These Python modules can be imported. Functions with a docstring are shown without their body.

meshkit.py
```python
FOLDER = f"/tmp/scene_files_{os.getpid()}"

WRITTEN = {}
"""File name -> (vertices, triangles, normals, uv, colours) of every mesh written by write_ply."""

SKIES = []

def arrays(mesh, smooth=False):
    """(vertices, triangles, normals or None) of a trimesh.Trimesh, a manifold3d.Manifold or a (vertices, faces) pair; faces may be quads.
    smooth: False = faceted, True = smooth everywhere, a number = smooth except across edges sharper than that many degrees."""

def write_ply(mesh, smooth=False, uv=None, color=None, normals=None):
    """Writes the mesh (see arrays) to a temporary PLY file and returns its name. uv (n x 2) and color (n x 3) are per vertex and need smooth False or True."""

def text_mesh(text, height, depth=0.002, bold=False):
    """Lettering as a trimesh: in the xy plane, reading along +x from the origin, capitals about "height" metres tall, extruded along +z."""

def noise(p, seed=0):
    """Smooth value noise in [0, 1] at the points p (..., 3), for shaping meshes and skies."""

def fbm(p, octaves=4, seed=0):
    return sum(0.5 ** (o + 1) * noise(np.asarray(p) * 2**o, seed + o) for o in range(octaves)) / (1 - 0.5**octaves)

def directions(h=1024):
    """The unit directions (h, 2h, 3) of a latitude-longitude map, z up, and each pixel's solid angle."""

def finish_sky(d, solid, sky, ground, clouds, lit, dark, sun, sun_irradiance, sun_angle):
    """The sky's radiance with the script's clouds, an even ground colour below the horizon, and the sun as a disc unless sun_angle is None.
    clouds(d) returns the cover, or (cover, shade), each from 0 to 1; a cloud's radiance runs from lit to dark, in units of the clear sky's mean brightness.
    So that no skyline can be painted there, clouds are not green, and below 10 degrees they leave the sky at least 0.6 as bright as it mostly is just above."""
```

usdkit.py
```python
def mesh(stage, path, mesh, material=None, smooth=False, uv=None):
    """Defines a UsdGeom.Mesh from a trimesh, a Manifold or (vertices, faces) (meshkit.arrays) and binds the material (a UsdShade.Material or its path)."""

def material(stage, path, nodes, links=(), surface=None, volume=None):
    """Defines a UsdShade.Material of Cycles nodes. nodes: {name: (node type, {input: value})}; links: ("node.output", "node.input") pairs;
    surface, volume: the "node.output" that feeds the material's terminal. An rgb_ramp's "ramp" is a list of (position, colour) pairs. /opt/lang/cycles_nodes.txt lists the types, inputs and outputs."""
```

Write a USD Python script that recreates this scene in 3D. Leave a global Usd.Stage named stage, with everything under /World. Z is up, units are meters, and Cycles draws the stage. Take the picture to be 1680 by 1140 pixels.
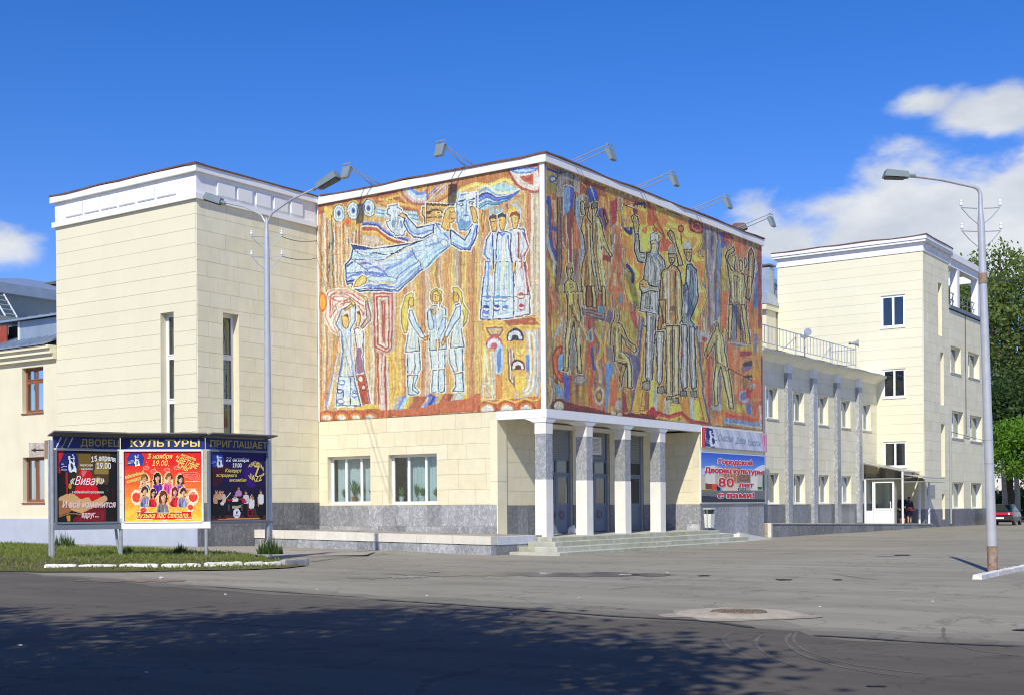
import math, random
import numpy as np, trimesh, shapely, usdkit, meshkit, manifold3d
from shapely.geometry import Polygon, box as rect
from shapely.ops import unary_union
from pxr import Usd, UsdGeom, UsdLux, UsdShade, Gf, Sdf, Vt

stage = Usd.Stage.CreateInMemory()
UsdGeom.SetStageUpAxis(stage, 'Z')
UsdGeom.SetStageMetersPerUnit(stage, 1.0)
WORLD = UsdGeom.Xform.Define(stage, '/World')
stage.SetDefaultPrim(WORLD.GetPrim())
UsdGeom.Scope.Define(stage, '/World/Looks')

# ------------------------------------------------------------------ camera
FPX, YAW, ROLL, CY = 2115.007, math.radians(-34.983), math.radians(-0.404), 828.944
EYE = np.array([26.638, -40.355, 1.65])
FWD = np.array([math.sin(YAW), math.cos(YAW), 0.0])
_R = np.array([math.cos(YAW), -math.sin(YAW), 0.0])
_U = np.array([0, 0, 1.0])
RGT = _R * math.cos(ROLL) + _U * math.sin(ROLL)
UPV = -_R * math.sin(ROLL) + _U * math.cos(ROLL)
cam = UsdGeom.Camera.Define(stage, '/World/camera')
cam.AddTransformOp().Set(Gf.Matrix4d(*RGT, 0, *UPV, 0, *(-FWD), 0, *EYE, 1))
cam.CreateHorizontalApertureAttr(36.0)
cam.CreateVerticalApertureAttr(36.0 * 694 / 1024)
cam.CreateFocalLengthAttr(FPX / 1680 * 36.0)
cam.CreateVerticalApertureOffsetAttr((CY - 570) / 1680 * 36.0)
cam.CreateClippingRangeAttr((0.1, 5000))
cam.CreateExposureAttr(0.0)

# ------------------------------------------------------------------ sky and sun
SUN = np.array([0.37, -1.0, 0.95]); SUN /= np.linalg.norm(SUN)
ELEV, AZIM = math.asin(SUN[2]), math.atan2(SUN[0], SUN[1])
def cam_dir(px, py):
    d = FWD + RGT * (px - 840) / FPX - UPV * (py - CY) / FPX
    return d / np.linalg.norm(d)
def sky_material():
    # clouds: two octaves of noise on the direction flattened to a cloud plane, gathered low over the horizon
    n = {'tc': ('texture_coordinate', {}), 'sky': ('sky_texture', {'sky_type': 'single_scattering', 'sun_disc': False, 'sun_elevation': ELEV, 'sun_rotation': AZIM,
                                                                 'altitude': 200.0, 'air_density': 1.0, 'aerosol_density': 0.35, 'ozone_density': 2.2}),
         'hs': ('hsv', {'hue': 0.5, 'saturation': SKY_SAT, 'value': 1.0, 'fac': 1.0}), 'tn': ('mix', {'mix_type': 'multiply', 'fac': 1.0, 'color2': SKY_TINT}),
         'sep': ('separate_xyz', {}),
         'mp': ('mapping', {'scale': (1.0, 1.0, 1.9), 'location': (0.37, 0.13, 0.0)}),
         'n1': ('noise_texture', {'scale': 13.0, 'detail': 9.0, 'roughness': 0.55, 'distortion': 0.2}), 'n1s': ('math', {'math_type': 'multiply', 'value2': 1.9}),
         'n2': ('noise_texture', {'scale': 1.7, 'detail': 3.0, 'roughness': 0.5}),
         'tint': ('noise_texture', {'scale': 9.0, 'detail': 6.0, 'roughness': 0.6})}
    links = [('tc.generated', 'mp.vector'), ('mp.vector', 'n1.vector'), ('mp.vector', 'n2.vector'), ('mp.vector', 'tint.vector'), ('tc.generated', 'sep.vector'), ('sky.color', 'hs.color')]
    cover = None
    # cloud banks stand where the air is moist: a few low banks round the horizon (direction, angular size, strength)
    banks = CLOUD_BANKS
    for i, (d, size, s) in enumerate(banks):
        n[f'df{i}'] = ('math', {'math_type': 'multiply', 'value2': s})
        n[f'sb{i}'] = ('mapping', {'mapping_type': 'point', 'location': tuple(float(-d[k] / size[k]) for k in range(3)), 'scale': tuple(1 / size[k] for k in range(3))})
        n[f'sp{i}'] = ('gradient_texture', {'gradient_type': 'spherical'})
        links += [('tc.generated', f'sb{i}.vector'), (f'sb{i}.mapping' if False else f'sb{i}.vector', f'sp{i}.vector'), (f'sp{i}.fac', f'df{i}.value1')]
        if cover is None:
            cover = f'df{i}.value'
        else:
            n[f'ad{i}'] = ('math', {'math_type': 'maximum'})
            links += [(cover, f'ad{i}.value1'), (f'df{i}.value', f'ad{i}.value2')]
            cover = f'ad{i}.value'
    n['sum'] = ('math', {'math_type': 'add'})
    n['th'] = ('map_range', {'range_type': 'smoothstep', 'from_min': 1.30, 'from_max': 1.84, 'to_min': 0.0, 'to_max': 0.96, 'clamp': True})
    n['shade'] = ('rgb_ramp', {'ramp': [(0.35, CLOUD_DARK), (0.65, CLOUD_LIT)]})
    n['mix'] = ('mix_color', {'use_clamp': False})
    n['bg'] = ('background_shader', {'strength': SKY_STRENGTH})
    links += [(cover, 'sum.value1'), ('n1.fac', 'n1s.value1'), ('n1s.value', 'sum.value2'), ('sum.value', 'th.value'), ('tint.fac', 'shade.fac'), ('th.result', 'mix.fac'), ('hs.color', 'tn.color1'), ('tn.color', 'mix.a'), ('shade.color', 'mix.b'), ('mix.result', 'bg.color')]
    return usdkit.material(stage, '/World/Looks/sky', n, links, surface='bg.background')
SKY_STRENGTH, SKY_SAT, SKY_TINT = 0.122, 1.40, (0.88, 0.845, 1.24)
CLOUD_LIT, CLOUD_DARK = (7.2, 7.3, 7.4), (5.0, 5.4, 6.0)
CLOUD_BANKS = [(cam_dir(1660, 370), (0.20, 0.20, 0.085), 1.5), (cam_dir(1460, 400), (0.16, 0.16, 0.060), 1.4), (cam_dir(1670, 180), (0.085, 0.085, 0.032), 1.2), (cam_dir(1310, 410), (0.08, 0.08, 0.045), 1.2), (cam_dir(1515, 172), (0.05, 0.05, 0.016), 0.80),
               (cam_dir(-10, 405), (0.060, 0.060, 0.030), 1.0), (cam_dir(2300, 420), (0.35, 0.35, 0.12), 1.1), (cam_dir(-900, 400), (0.3, 0.3, 0.10), 0.9),
               (np.array([0.3, -0.93, 0.25]), (0.4, 0.4, 0.12), 0.9), (np.array([0.95, -0.1, 0.25]), (0.4, 0.4, 0.13), 0.9)]
dome = UsdLux.DomeLight.Define(stage, '/World/sky')
UsdShade.MaterialBindingAPI.Apply(dome.GetPrim()).Bind(sky_material())
dome.GetPrim().SetCustomDataByKey('kind', 'structure')
dome.GetPrim().SetCustomDataByKey('label', 'deep blue sky with low white clouds on the right')
sun = UsdLux.DistantLight.Define(stage, '/World/sun')
sun.CreateIntensityAttr(1.13); sun.CreateAngleAttr(0.53); sun.CreateColorAttr(Gf.Vec3f(1.0, 0.95, 0.80)); sun.CreateNormalizeAttr(True)
_x = np.cross([0, 0, 1.0], SUN); _x /= np.linalg.norm(_x)
sun.AddTransformOp().Set(Gf.Matrix4d(*_x, 0, *np.cross(SUN, _x), 0, *SUN, 0, 0, 0, 60, 1))

# ------------------------------------------------------------------ helpers
def ray(px, py): return FWD + RGT * (px - 840) / FPX - UPV * (py - CY) / FPX
def on_x(px, py, X): d = ray(px, py); return EYE + d * (X - EYE[0]) / d[0]
def on_y(px, py, Y): d = ray(px, py); return EYE + d * (Y - EYE[1]) / d[1]
def on_z(px, py, Z): d = ray(px, py); return EYE + d * (Z - EYE[2]) / d[2]
def at_depth(px, py, D): return EYE + ray(px, py) * D
def project(P):
    d = np.asarray(P, float) - EYE; z = d @ FWD
    return 840 + FPX * (d @ RGT) / z, CY - FPX * (d @ UPV) / z
def srgb(c, k=1.0):
    c = np.asarray(c, float) / 255.0
    return np.where(c <= 0.04045, c / 12.92, ((c + 0.055) / 1.055) ** 2.4) * k

_names = {}
def numbered(parent, name):
    k = (parent, name); i = _names.get(k, 0); _names[k] = i + 1
    return f'{parent}/{name}' if i == 0 else f'{parent}/{name}_{i:03d}'
_loc = {}
def note(prim, **kw):
    for k, v in kw.items():
        if v is not None:
            prim.SetCustomDataByKey(k, v)
    return prim
def thing(name, label, category, loc=(0, 0, 0), rotz=0.0, group=None, kind=None):
    path = numbered('/World', name)
    x = UsdGeom.Xform.Define(stage, path)
    x.AddTranslateOp().Set(Gf.Vec3d(*map(float, loc)))
    if rotz: x.AddRotateZOp().Set(math.degrees(rotz))
    c, s = math.cos(rotz), math.sin(rotz)
    _loc[path] = (np.asarray(loc, float), np.array([[c, -s, 0], [s, c, 0], [0, 0, 1]]))
    note(x.GetPrim(), label=label, category=category, group=group, kind=kind)
    return path
def root_of(path):
    return '/'.join(path.split('/')[:3])
def arr(mesh):
    if hasattr(mesh, 'to_mesh'):
        m = mesh.to_mesh(); return np.array(m.vert_properties[:, :3], float), np.array(m.tri_verts)
    return np.array(mesh.vertices, float), np.array(mesh.faces)
def obj(name, mesh, mat, parent='/World', smooth=False, local=False, **data):
    """One Mesh prim; the mesh is given in world coordinates and brought into its thing's frame (local=True: it is there already)."""
    path = numbered(parent, name)
    v, f = arr(mesh)
    r = root_of(path)
    if not local and r in _loc:
        o, R = _loc[r]; v = (v - o) @ R
    m = usdkit.mesh(stage, path, (v, f), MATS[mat] if isinstance(mat, str) else mat, smooth)
    note(m.GetPrim(), **data)
    return path
def copy_of(src, name, loc, rotz=0.0, label=None, group=None, category=None):
    x = UsdGeom.Xform.Define(stage, numbered('/World', name))
    x.GetPrim().GetReferences().AddInternalReference(src)
    x.ClearXformOpOrder()
    x.AddTranslateOp().Set(Gf.Vec3d(*map(float, loc)))
    x.AddRotateZOp().Set(math.degrees(rotz))
    x.GetPrim().SetInstanceable(True)
    note(x.GetPrim(), label=label, group=group, category=category)
    return x

cat = trimesh.util.concatenate
def bx(x0, x1, y0, y1, z0, z1):
    m = trimesh.creation.box([abs(x1 - x0), abs(y1 - y0), abs(z1 - z0)])
    m.apply_translation([(x0 + x1) / 2, (y0 + y1) / 2, (z0 + z1) / 2]); return m
def bevel_box(x0, x1, y0, y1, z0, z1, r=0.02):
    """A box with chamfered edges: hull of three shrunken boxes."""
    ps = []
    for k in range(3):
        a = [[x0, x1], [y0, y1], [z0, z1]]
        for j in range(3):
            if j != k: a[j] = [a[j][0] + r, a[j][1] - r]
        ps += [[x, y, z] for x in a[0] for y in a[1] for z in a[2]]
    return trimesh.convex.convex_hull(np.array(ps))
def hexa(b, t):
    """A prism between the bottom quad b and the top quad t (4 points each, counter-clockwise from above)."""
    v = np.array(list(b) + list(t), float)
    f = [[0, 2, 1], [0, 3, 2], [4, 5, 6], [4, 6, 7]]
    for i in range(4):
        j = (i + 1) % 4; f += [[i, j, 4 + j], [i, 4 + j, 4 + i]]
    return trimesh.Trimesh(v, f, process=False)
def tube(pts, r, n=8, caps=True):
    """A tube along a polyline; r is a radius or one per point."""
    pts = np.asarray(pts, float); r = np.broadcast_to(np.asarray(r, float), len(pts))
    t = np.gradient(pts, axis=0); t /= np.maximum(np.linalg.norm(t, axis=1, keepdims=True), 1e-9)
    ref = np.array([0, 0, 1.0]) if abs(t[0][2]) < 0.9 else np.array([1.0, 0, 0])
    V = []
    for p, d, q in zip(pts, t, r):
        a = np.cross(ref, d); a /= max(np.linalg.norm(a), 1e-9); b = np.cross(d, a)
        ang = np.arange(n) * 2 * math.pi / n
        V.append(p + q * (np.cos(ang)[:, None] * a + np.sin(ang)[:, None] * b))
    V = np.vstack(V); F = []
    for i in range(len(pts) - 1):
        for j in range(n):
            k = (j + 1) % n; F += [[i * n + j, i * n + k, (i + 1) * n + k], [i * n + j, (i + 1) * n + k, (i + 1) * n + j]]
    if caps:
        for i in range(1, n - 1):
            F += [[0, i + 1, i], [(len(pts) - 1) * n, (len(pts) - 1) * n + i, (len(pts) - 1) * n + i + 1]]
    return trimesh.Trimesh(V, np.array(F), process=False)
def prism(poly, h0, h1):
    """A shapely polygon in xy extruded from h0 to h1."""
    out = []
    for g in getattr(poly, 'geoms', [poly]):
        if g.is_empty or g.area < 1e-5: continue
        m = trimesh.creation.extrude_polygon(g, h1 - h0, engine='earcut'); m.apply_translation([0, 0, h0]); out.append(m)
    return cat(out)
def flat(poly, z=0.0):
    """A shapely polygon as a flat sheet facing up; z a number or a function of (x, y)."""
    V, Fs, n = [], [], 0
    for g in getattr(poly, 'geoms', [poly]):
        v, f = trimesh.creation.triangulate_polygon(g, engine='earcut')
        V.append(v); Fs.append(f + n); n += len(v)
    v, f = np.vstack(V), np.vstack(Fs)
    a = v[f[:, 0]]; c = np.cross(v[f[:, 1]] - a, v[f[:, 2]] - a)
    f[c < 0] = f[c < 0][:, ::-1]
    zz = z(v[:, 0], v[:, 1]) if callable(z) else np.full(len(v), z)
    return trimesh.Trimesh(np.column_stack([v, zz]), f, process=False)
class Face:
    """A wall face: u along it, v up, n out of it. kind 'y': looks to -y at y=c (u is x); kind 'x': looks to +x at x=c (u is y)."""
    def __init__(s, kind, c): s.kind, s.c = kind, c
    def T(s, v):
        v = np.asarray(v, float)
        u, h, n = v[..., 0], v[..., 1], v[..., 2]
        return np.stack([u, s.c - n, h], -1) if s.kind == 'y' else np.stack([s.c + n, u, h], -1)
    def box(s, u0, u1, v0, v1, n0, n1):
        m = bx(u0, u1, v0, v1, n0, n1); m.vertices = s.T(m.vertices); return m
    def prism(s, poly, n0, n1):
        m = prism(poly, n0, n1); m.vertices = s.T(m.vertices); return m
    def at(s, px, py):
        p = on_y(px, py, s.c) if s.kind == 'y' else on_x(px, py, s.c)
        return (p[0] if s.kind == 'y' else p[1], p[2])

# ground level: a gentle lie of the land through measured spots
_G = np.array([(-11.6, -6.7, .18), (-20, -6.7, .20), (-30, -8, .22), (-11.7, -3.8, .06), (0.1, -3.8, -.09), (-6, -4.2, -.03), (2.0, -2, -.15), (2.3, 5, -.12), (1.5, 12, -.06), (1.2, 17, -.02), (0.6, 20, -.02),
               (1.5, 29, .05), (2.4, 38, .17), (2.4, 46, .14), (5, 47, .08), (5, 60, .08), (-5, -12, .04), (18, -9, 0), (20, 20, .02), (27, -40, 0), (10, -30, 0), (-10, -30, 0), (-30, -20, .1), (-8, -9.5, .20), (-4.5, -8.5, .12), (-14, -10, .22), (-1.2, -11.5, .06), (60, 0, 0), (30, 60, 0), (-60, 60, .1)])
def gz(x, y):
    x, y = np.asarray(x, float), np.asarray(y, float)
    d2 = (x[..., None] - _G[:, 0]) ** 2 + (y[..., None] - _G[:, 1]) ** 2 + 1.5
    w = d2 ** -1.5
    return (w * _G[:, 2]).sum(-1) / w.sum(-1)
# ------------------------------------------------------------------ materials
MATS = {}
def mat(name, col, rough=0.7, var=0.06, scale=2.0, rnd=0.0, bump=0.0, bscale=60.0, metal=0.0, col2=None, stain=None, spec=0.4, detail=4.0, stretch=(1, 1, 1), streak=0.0, streak_col=(0.3, 0.27, 0.2)):
    """Base colour mottled by noise (between col and col2 or +-var), each object a shade apart (rnd), fine bump, optional rain streaks."""
    c = np.array(col, float); a = c * (1 - var) if col2 is None else c; b = c * (1 + var) if col2 is None else np.array(col2, float)
    n = {'g': ('geometry', {}), 'mp': ('mapping', {'scale': stretch}), 'nz': ('noise_texture', {'scale': scale, 'detail': detail, 'roughness': 0.6}),
         'rp': ('rgb_ramp', {'ramp': [(0.3, tuple(a)), (0.7, tuple(b))]}), 'p': ('principled_bsdf', {'roughness': rough, 'metallic': metal, 'specular_ior_level': spec})}
    L = [('g.position', 'mp.vector'), ('mp.vector', 'nz.vector'), ('nz.fac', 'rp.fac')]
    out = 'rp.color'
    if rnd:
        n['oi'] = ('object_info', {}); n['mr'] = ('map_range', {'from_min': 0.0, 'from_max': 1.0, 'to_min': 1 - rnd, 'to_max': 1 + rnd * 0.6})
        n['hv'] = ('hsv', {'hue': 0.5, 'saturation': 1.0, 'value': 1.0, 'fac': 1.0})
        n['ms'] = ('map_range', {'from_min': 0.0, 'from_max': 1.0, 'to_min': 1 + rnd * 2.5, 'to_max': 1 - rnd * 2.0})
        L += [('oi.random', 'mr.value'), ('mr.result', 'hv.value'), ('oi.random', 'ms.value'), ('ms.result', 'hv.saturation'), (out, 'hv.color')]; out = 'hv.color'
    if streak:
        n['sm'] = ('mapping', {'scale': (2.2, 2.2, 0.13)}); n['sn'] = ('noise_texture', {'scale': 1.0, 'detail': 6.0, 'roughness': 0.65})
        n['sr'] = ('map_range', {'from_min': 0.52, 'from_max': 0.8, 'to_min': 0.0, 'to_max': streak, 'clamp': True}); n['sx'] = ('mix_color', {'b': streak_col})
        L += [('g.position', 'sm.vector'), ('sm.vector', 'sn.vector'), ('sn.fac', 'sr.value'), ('sr.result', 'sx.fac'), (out, 'sx.a')]; out = 'sx.result'
    L.append((out, 'p.base_color'))
    if bump:
        n['bn'] = ('noise_texture', {'scale': bscale, 'detail': 4.0, 'roughness': 0.6}); n['bu'] = ('bump', {'strength': 1.0, 'distance': bump})
        L += [('g.position', 'bn.vector'), ('bn.fac', 'bu.height'), ('bu.normal', 'p.normal')]
    MATS[name] = usdkit.material(stage, '/World/Looks/' + name, n, L, surface='p.BSDF')
mat('cream_paint', (0.755, 0.71, 0.53), var=0.025, scale=0.7, bump=0.003, rnd=0.006, streak=0.05)
mat('cream_pale', (0.765, 0.735, 0.56), var=0.025, scale=0.7, bump=0.003, rnd=0.006, streak=0.05)
mat('old_render', (0.755, 0.70, 0.52), var=0.05, scale=0.9, bump=0.004, streak=0.10)
mat('limestone', (0.76, 0.695, 0.50), var=0.05, scale=2.6, rnd=0.035, bump=0.004, streak=0.16, streak_col=(0.45, 0.40, 0.29))
mat('limestone_grey', (0.83, 0.78, 0.575), var=0.06, scale=1.2, rnd=0.035, bump=0.004, streak=0.26, streak_col=(0.50, 0.46, 0.36))
mat('joint', (0.66, 0.61, 0.455), var=0.15)
mat('white_paint', (0.83, 0.83, 0.83), var=0.04, scale=1.5, bump=0.002, streak=0.10, streak_col=(0.45, 0.44, 0.42))
mat('white_column', (0.80, 0.77, 0.71), var=0.07, scale=2.0, streak=0.26, streak_col=(0.5, 0.4, 0.3))
mat('white_plastic', (0.83, 0.84, 0.85), rough=0.35, var=0.01)
mat('blue_plinth', (0.43, 0.47, 0.56), var=0.06, scale=1.6, bump=0.004, streak=0.25, streak_col=(0.30, 0.29, 0.29))
mat('roof_edge', (0.16, 0.085, 0.07), rough=0.6, var=0.25, scale=3)
mat('roof_felt', (0.10, 0.095, 0.095), var=0.2)
mat('sheet_metal', (0.34, 0.41, 0.50), rough=0.38, var=0.12, scale=1.3, rnd=0.06, metal=0.35)
mat('sheet_white', (0.70, 0.72, 0.74), rough=0.5, var=0.07, scale=1.3)
mat('galvanised', (0.50, 0.52, 0.55), rough=0.42, var=0.10, scale=5, metal=0.55)
mat('silver_paint', (0.56, 0.57, 0.60), rough=0.36, var=0.07, scale=4, metal=0.35)
mat('rust_foot', (0.36, 0.30, 0.25), rough=0.8, var=0.3, scale=9, col2=(0.22, 0.12, 0.06))
mat('lamp_grey', (0.24, 0.29, 0.30), rough=0.4, var=0.06, metal=0.2)
mat('lamp_dark', (0.05, 0.055, 0.06), rough=0.4)
mat('porcelain', (0.8, 0.8, 0.78), rough=0.2, var=0.02)
mat('wire_black', (0.04, 0.04, 0.045), rough=0.6)
mat('dark_steel', (0.14, 0.145, 0.155), rough=0.5, var=0.1)
mat('frame_grey', (0.17, 0.20, 0.25), rough=0.5, var=0.06)
mat('frame_light', (0.74, 0.76, 0.80), rough=0.45, var=0.04)
mat('brown_wood', (0.26, 0.10, 0.05), rough=0.6, var=0.2, scale=8, stretch=(1, 1, .2))
mat('red_wood', (0.32, 0.06, 0.035), rough=0.6, var=0.25, scale=8)
mat('door_blue', (0.19, 0.235, 0.31), rough=0.45, var=0.04)
mat('shutter_grey', (0.27, 0.295, 0.31), rough=0.5, var=0.05)
mat('red_plate', (0.26, 0.06, 0.07), rough=0.5, var=0.08)
mat('curtain', (0.70, 0.74, 0.74), rough=0.9, var=0.05)
mat('added_curtain_grey', (0.20, 0.22, 0.22), rough=0.9, var=0.1)
mat('curtain_green', (0.62, 0.71, 0.67), rough=0.9, var=0.05)
mat('interior', (0.10, 0.095, 0.085), rough=0.9)
mat('pot_white', (0.7, 0.7, 0.68), rough=0.4); mat('pot_clay', (0.40, 0.17, 0.08), rough=0.7)
mat('plant_green', (0.07, 0.17, 0.035), rough=0.6, var=0.3, scale=12)
mat('step_stone', (0.46, 0.46, 0.37), rough=0.75, var=0.16, scale=3.0, rnd=0.12, bump=0.006, bscale=25, streak=0.15, streak_col=(0.3, 0.27, 0.2))
mat('ramp_slab', (0.60, 0.62, 0.66), rough=0.7, var=0.08, bump=0.003)
mat('coping', (0.70, 0.665, 0.585), rough=0.6, var=0.07, scale=3, rnd=0.06, streak=0.2)
mat('bin_black', (0.03, 0.03, 0.034), rough=0.45); mat('bin_white', (0.66, 0.67, 0.64), rough=0.5, var=0.06)
mat('concrete', (0.44, 0.38, 0.30), rough=0.9, var=0.2, scale=6, bump=0.01, bscale=30)
mat('cast_iron', (0.20, 0.15, 0.11), rough=0.7, var=0.3, scale=9, bump=0.004)
mat('sand', (0.345, 0.305, 0.24), rough=0.95, var=0.15, scale=5, bump=0.005)
mat('kerb_white', (0.74, 0.72, 0.69), rough=0.8, var=0.18, scale=5, rnd=0.10, bump=0.012, bscale=18)
mat('kerb_grey', (0.40, 0.38, 0.35), rough=0.9, var=0.2, scale=5, bump=0.012, bscale=18)
mat('bark', (0.10, 0.075, 0.055), rough=0.9, var=0.3, scale=6, bump=0.02, bscale=14)
mat('skin', (0.52, 0.32, 0.23), rough=0.55, var=0.03); mat('hair_dark', (0.02, 0.015, 0.012), rough=0.5)
mat('coat_black', (0.018, 0.018, 0.024), rough=0.8); mat('coat_blue', (0.025, 0.025, 0.055), rough=0.8); mat('bag_red', (0.25, 0.05, 0.05), rough=0.6)
mat('car_paint', (0.012, 0.026, 0.024), rough=0.22, var=0.05, spec=0.6); mat('tyre', (0.02, 0.02, 0.02), rough=0.85); mat('rim', (0.45, 0.46, 0.48), rough=0.35, metal=0.7)
mat('car_trim', (0.03, 0.03, 0.032), rough=0.5); mat('tail_red', (0.60, 0.015, 0.02), rough=0.2); mat('lamp_white', (0.75, 0.75, 0.72), rough=0.2); mat('amber', (0.7, 0.25, 0.03), rough=0.25)
mat('letter_yellow', (0.82, 0.66, 0.16), rough=0.5, var=0.02); mat('letter_dim', (0.50, 0.40, 0.10), rough=0.5, var=0.02); mat('letter_white', (0.85, 0.85, 0.85), rough=0.5, var=0.01)  # the darker yellow is letter_yellow with the stand roof's shade painted in
mat('letter_red', (0.62, 0.02, 0.03), rough=0.5, var=0.01); mat('letter_pink', (0.80, 0.62, 0.62), rough=0.5, var=0.02); mat('letter_navy', (0.03, 0.05, 0.22), rough=0.5, var=0.02); mat('letter_grey', (0.25, 0.27, 0.36), rough=0.5)
mat('board_blue', (0.018, 0.03, 0.17), rough=0.4, var=0.05); mat('paper', (0.78, 0.78, 0.75), rough=0.7)
mat('rubble', (0.60, 0.58, 0.54), rough=0.9, var=0.2)
mat('amber_plate', (0.46, 0.43, 0.36), rough=0.5, var=0.08)
mat('plate_grey', (0.33, 0.36, 0.34), rough=0.5, var=0.06)
mat('peeling', (0.62, 0.60, 0.57), rough=0.8, var=0.2, scale=14, col2=(0.36, 0.27, 0.22))

def marble(name, dark, light, sc=1.0):
    """Grey veined marble; every slab is cut from another place of the block."""
    d, l = np.array(dark), np.array(light)
    n = {'g': ('geometry', {}), 'oi': ('object_info', {}), 'cx': ('combine_xyz', {}), 'm1': ('math', {'math_type': 'multiply', 'value2': 37.0}), 'm2': ('math', {'math_type': 'multiply', 'value2': 91.0}),
         'ad': ('mix', {'mix_type': 'add', 'fac': 1.0}), 'mp': ('mapping', {'rotation': (0.3, 0.5, 0.2), 'scale': (1.0 * sc, 1.0 * sc, 0.6 * sc)}),
         'n1': ('noise_texture', {'scale': 3.2, 'detail': 8.0, 'roughness': 0.72, 'distortion': 3.0}), 'n2': ('noise_texture', {'scale': 17.0, 'detail': 5.0, 'roughness': 0.7, 'distortion': 1.5}),
         'mx': ('mix_float', {'fac': 0.45}), 'rp': ('rgb_ramp', {'ramp': [(0.34, tuple(d)), (0.44, tuple(d * .65 + l * .35)), (0.475, tuple(d * .95 + l * .05)), (0.515, tuple(d * .35 + l * .65)), (0.54, tuple(d * .75 + l * .25)), (0.58, tuple(l)), (0.63, tuple(d * .5 + l * .5)), (0.70, tuple(l))]}),
         'mr': ('map_range', {'from_min': 0.0, 'from_max': 1.0, 'to_min': 0.74, 'to_max': 1.2}), 'hv': ('hsv', {'hue': 0.5, 'saturation': 1.0, 'value': 1.0, 'fac': 1.0}), 'p': ('principled_bsdf', {'roughness': 0.32})}
    L = [('oi.random', 'm1.value1'), ('oi.random', 'm2.value1'), ('m1.value', 'cx.x'), ('m2.value', 'cx.y'), ('g.position', 'ad.color1'), ('cx.vector', 'ad.color2'), ('ad.color', 'mp.vector'), ('mp.vector', 'n1.vector'), ('mp.vector', 'n2.vector'),
         ('n1.fac', 'mx.a'), ('n2.fac', 'mx.b'), ('mx.result', 'rp.fac'), ('oi.random', 'mr.value'), ('mr.result', 'hv.value'), ('rp.color', 'hv.color'), ('hv.color', 'p.base_color')]
    MATS[name] = usdkit.material(stage, '/World/Looks/' + name, n, L, surface='p.BSDF')
marble('marble_grey', (0.16, 0.17, 0.19), (0.60, 0.60, 0.62))
marble('marble_dark', (0.085, 0.09, 0.10), (0.34, 0.35, 0.37))
marble('marble_blue', (0.17, 0.18, 0.20), (0.60, 0.61, 0.62))

def glass(name, tint=(0.82, 0.88, 0.9), rough=0.0):
    n = {'t': ('transparent_bsdf', {'color': tint}), 'g': ('glossy_bsdf', {'color': (0.95, 0.97, 1.0), 'roughness': rough}), 'f': ('layer_weight', {'blend': 0.5}), 'w': ('math', {'math_type': 'power', 'value2': 4.0}), 'q': ('math', {'math_type': 'multiply_add', 'value2': 0.7, 'value3': 0.085}), 'm': ('mix_closure', {})}
    MATS[name] = usdkit.material(stage, '/World/Looks/' + name, n, [('f.facing', 'w.value1'), ('w.value', 'q.value1'), ('q.value', 'm.fac'), ('t.BSDF', 'm.closure1'), ('g.BSDF', 'm.closure2')], surface='m.closure')
glass('glass'); glass('glass_smoked', (0.42, 0.40, 0.34)); glass('glass_car', (0.35, 0.38, 0.38))

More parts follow.
